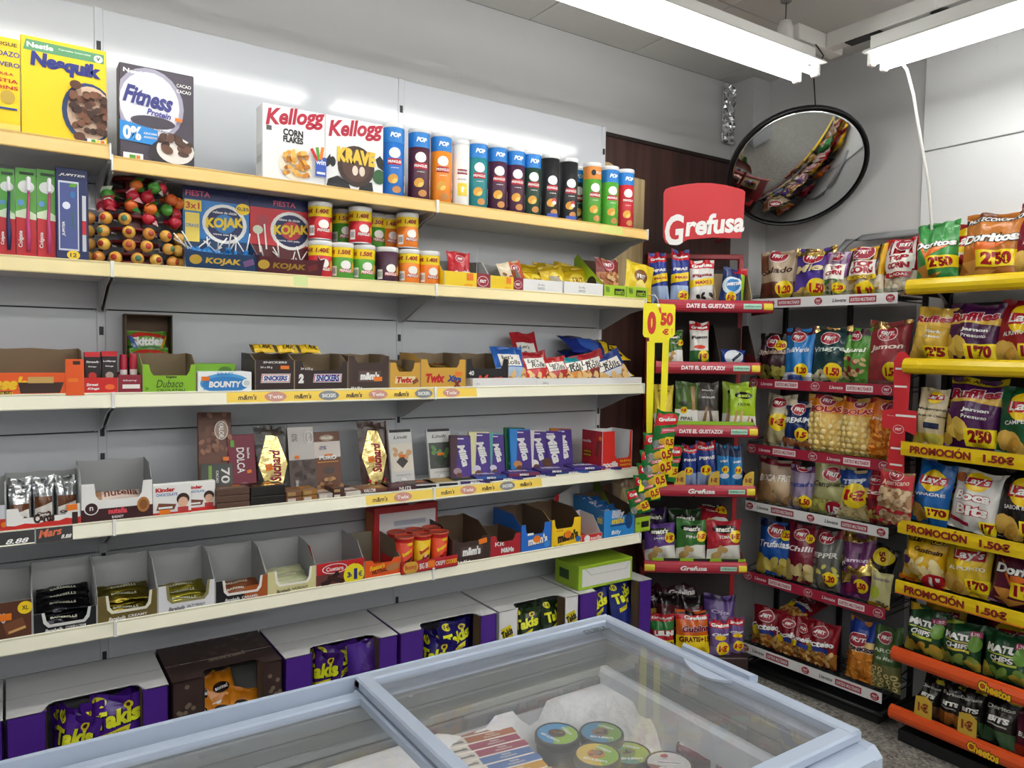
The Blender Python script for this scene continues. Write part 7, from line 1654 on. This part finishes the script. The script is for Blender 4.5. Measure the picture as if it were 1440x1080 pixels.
prints(b, [T('0', -.25, .42, .28, .74, TR, 0, 0, .07), T("'", .01, .80, .07, .18, TR, 10), T('50', .23, .54, .40, .42, TR, 0, 0, .06), T('€', .20, .16, .20, .20, TR, 0, 0, .04), T('I.V.A.', .40, .2, .16, .04, TR, 90)], pw, ph, lambda u, v, o: (pc[0]-o0[0]+u, -o, pc[1]-o0[1]+v))
obj('price_plate', b, t)
for nm, ps in (('l', [(910, 480), (921, 480), (918, 585), (916, 640), (905, 690), (898, 692), (909, 620), (909, 560)]), ('r', [(932, 480), (941, 480), (938, 560), (936, 585), (928, 585), (929, 560)])):
    b = MB(); b.prism(poly(ps), lambda a, c, q: (a, q, c), .0015, YT); obj('strip_leg', b, t)
b = MB(); b.tube([(0, .001, -.008), (-.002, .004, .012), (-.012, .02, .03), (-.03, .10, .034)], .0016, WH, 6); b.lathe([(.006, -.0005), (.006, .003)], 12, WH, ax=lambda p: (p[0], p[2]-.001, p[1]-.012)); obj('hook', b, t)
NB = ('stripbag', wr('1f7a34'), [PG([(-.5, .62), (.45, .74), (.45, .98), (-.42, .92)], wr('cf1f2a')), T('Grefusa', 0, .82, .75, .17, WH, 10, .15, .05), PG([(-.2, .46), (.5, .56), (.5, .68), (-.2, .58)], wr('e0506a')), T('CACAHUETE', .12, .57, .55, .08, WH, 8, 0, .03), E(.0, .30, .26, .14, wr('e2b23a'), 15), Q(.28, .28, .42, .50, wr('f2d81e'), 6), T('0,5', .28, .28, .36, .34, wr('b0202a'), 6, 0, .05), E(-.3, .2, .14, .2, foil('cfd6cf'))])
cas = [((913, 946, 576), 637, -.022, 8, 'topmost nut bag on the yellow strip'), ((906, 947, 606), 652, -.010, -4, 'second nut bag from the top on the yellow strip'), ((902, 947, 630), 668, -.002, -6, 'third nut bag from the top on the yellow strip'), ((899, 939, 648), 687, .010, -8, 'fourth nut bag from the top on the yellow strip'), ((896, 930, 664), 705, .022, -10, 'fifth nut bag from the top on the yellow strip'), ((887, 916, 684), 722, .034, -14, 'lowest nut bag dangling from the yellow strip'), ((920, 951, 622), 676, .05, 10, 'green nut bag peeking out at the right behind the strip')]
for px, yb, ly, rl_, lb in cas:
    lx, w, z0, z1 = K.fit(px[0], px[1], px[2], yb, ly)
    me = bag_mesh('stripbag', w, z1-z0, .03, NB[1], NB[2], len(ALL) % 3+1)
    o = obj('nut_bag', me, None, K.w(lx, ly, z0)); o.rotation_euler = (Matrix.Rotation(K.a, 3, 'Z') @ Matrix.Rotation(math.radians(6), 3, 'X') @ Matrix.Rotation(math.radians(rl_), 3, 'Y')).to_euler()
    tag(o, 'green and red '+lb, 'nuts')

# ================================================================== inside the freezer
zt = .665
tub = [((784, 1031), '4aa0d8', '9ac43a', '5a3a2a', 'blue and green ice cream tub with brown cookie picture', 0), ((846, 1029), '4a90b8', '7aa83a', '8a6a5a', 'teal and green ice cream tub at the back', 0), ((840, 1060), 'e0c04a', '8ab83a', 'c9702a', 'yellow and green ice cream tub in the front middle', 0), ((884, 1058), '5a9a8a', '9ab83a', '6a8a4a', 'green ice cream tub right of the yellow one', -.02),
       ((984, 1052), 'e6dfe2', '6a1a34', 'e0a83a', 'white and burgundy mango ice cream tub', 1), ((941, 1073), 'e2e0dc', '9a6a5a', 'e8e6e2', 'white and brown speckled ice cream tub', 1), ((1042, 1080), 'e4e2e2', 'b02a3a', 'e0d8d8', 'white and red ice cream tub at the lower picture edge', 1)]
for i, ((x, y), c1, c2, c3, lb, kd) in enumerate(tub):
    P = on_z(x, y, zt+(kd if kd < 0 else 0)); r = .052 if i != 0 else .053
    h = .105
    t = empty('ice_cream_tub', lb, 'ice cream', (P.x, P.y, P.z-h), (0, 0, math.radians(-34+(-15, 20, 10, 30, -10, 15, 5)[i])))
    dk = cb('2c2f33') if kd != 1 else cb('3a1f24')
    b = MB(); b.lathe([(r*.80, 0), (r*.82, .003), (r*.97, h-.018)], 32, dk if kd != 1 else cb('4a1a2a')); obj('tub_body', b, t)
    b = MB(); b.lathe([(r*.98, h-.020), (r*1.03, h-.019), (r*1.03, h-.003), (r*.99, h), (r*.93, h), (r*.92, h-.002), (1e-5, h-.002)], 40, dk)
    fn = lambda u, v, o: (u, v-r, h-.002+o)
    if kd != 1:
        s = [E(0, .5, .46, .46, cb(c1)), PG([(.0, .05), (.3, .14), (.43, .35), (.46, .5), (.40, .73), (.22, .90), (.05, .8), (-.05, .45)], cb(c2)), E(-.02, .52, .20, .18, cb(c3)), chips(-.15, .42, .12, .62, 8, .06, [cb('3a2a22'), cb('8a6a50')], i), T("BEN & JERRY'S", -.12, .25, .52, .10, WH, -28, 0, .05), T('COOKIE', .22, .62, .3, .07, WH, -55, 0, .03), T('DOUGH', .14, .66, .28, .06, WH, -55, 0, .03)]
    else:
        s = [E(0, .5, .46, .46, cb(c1)), PG([(-.44, .62), (-.46, .5), (-.40, .27), (-.22, .10), (0, .04), (.2, .09), (.36, .2), (.1, .3), (-.2, .45)], cb(c2)), chips(-.3, .18, .1, .38, 6, .09, [cb(c3), cb(c2)], i), E(.0, .5, .32, .09, cb('f4f0f0'), -20), T('Haagen-Dazs', .0, .5, .5, .07, cb('4a1a2a'), -20, .2), E(.02, .78, .09, .07, cb('a8343a'))]
    prints(b, s, 2*r, 2*r, fn)
    obj('tub_lid', b, t)
# row of pizza boxes standing on edge
pc_ = ['b5622e', 'b5622e', 'a8345a', 'a8345a', '4f78b8', '4f78b8', 'd8a02a', 'd8a02a', 'd8a02a']
A = on_z(606, 1038, .672); B = on_z(709, 1014, .672)
ax = (B-A); L0 = ax.length; ax.normalize()
nx = Vector((ax.y, -ax.x, 0))
ang = math.atan2(ax.y, ax.x)
cen = (A+B)/2
for i, c in enumerate(pc_):
    th = .030
    P = cen + nx*(th/2+i*(th+.0015)) + ax*(.004*(i % 2))
    b = MB(); h = .21
    b.box(-L0/2, L0/2, -th/2, th/2, 0, h, cb('efe6da'), .0015)
    nm = ('BOLOGNA', 'BOLOGNA', 'PROSCIUTTO', 'PROSCIUTTO', 'TONNO', 'TONNO', 'FORMAGGI', 'FORMAGGI', 'FORMAGGI')[i]
    prints(b, [RC(-.16, .08, .5, .94, cb(c)), T('PIZZA', .18, .68, .12, .030, cb('f4ead8'), 0, 0, .03), T(nm, .18, .34, .22, .030, cb('f4ead8'), 0, 0, .03), T('de novilla', -.33, .45, .26, .055, cb('3a3a34'), 0, .3)], L0, th, lambda u, v, o: (u, v-th/2, h+o))
    prints(b, [RC(-.45, .3, .45, .95, cb(c))], L0, h, lambda u, v, o: (u, -th/2-o, v))
    o = obj('pizza_box', b, None, (P.x, P.y, .672-h), (0, 0, ang))
    tag(o, '%s striped pizza box standing on edge in the freezer' % {'b5622e': 'orange brown', 'a8345a': 'raspberry', '4f78b8': 'blue', 'd8a02a': 'golden'}[c], 'pizza')
P = on_z(590, 1066, .66)
for i in range(3):
    b = MB(); b.box(-.03, .03, -.10, .10, 0, .16, cb('e2d6d0'), .002)
    prints(b, [x for q in range(5) for x in (E(0, .12+.19*q, .36, .36, cb('7a4a50')), E(0, .12+.19*q, .28, .28, cb('e2d6d0')), E(0, .12+.19*q, .16, .16, cb('7a4a50')))], .06, .20, lambda u, v, o: (u, v-.1, .16+o))
    prints(b, [RC(-.45, .85, .45, .95, cb('b02a3a')), E(0, .4, .3, .3, cb('7a4a50')), E(0, .4, .2, .2, cb('e2d6d0'))], .2, .16, lambda u, v, o: (-.03-o, -u, v))
    tag(obj('ice_cream_box', b, None, (P.x+.03+.064*i, P.y-.10, .655-.16), (0, 0, math.radians(-20))), 'white box with dark red rings below the freezer lid divider', 'ice cream')

ord_fix()
for o in ALL:
    if 'same' in o.keys(): del o['same']
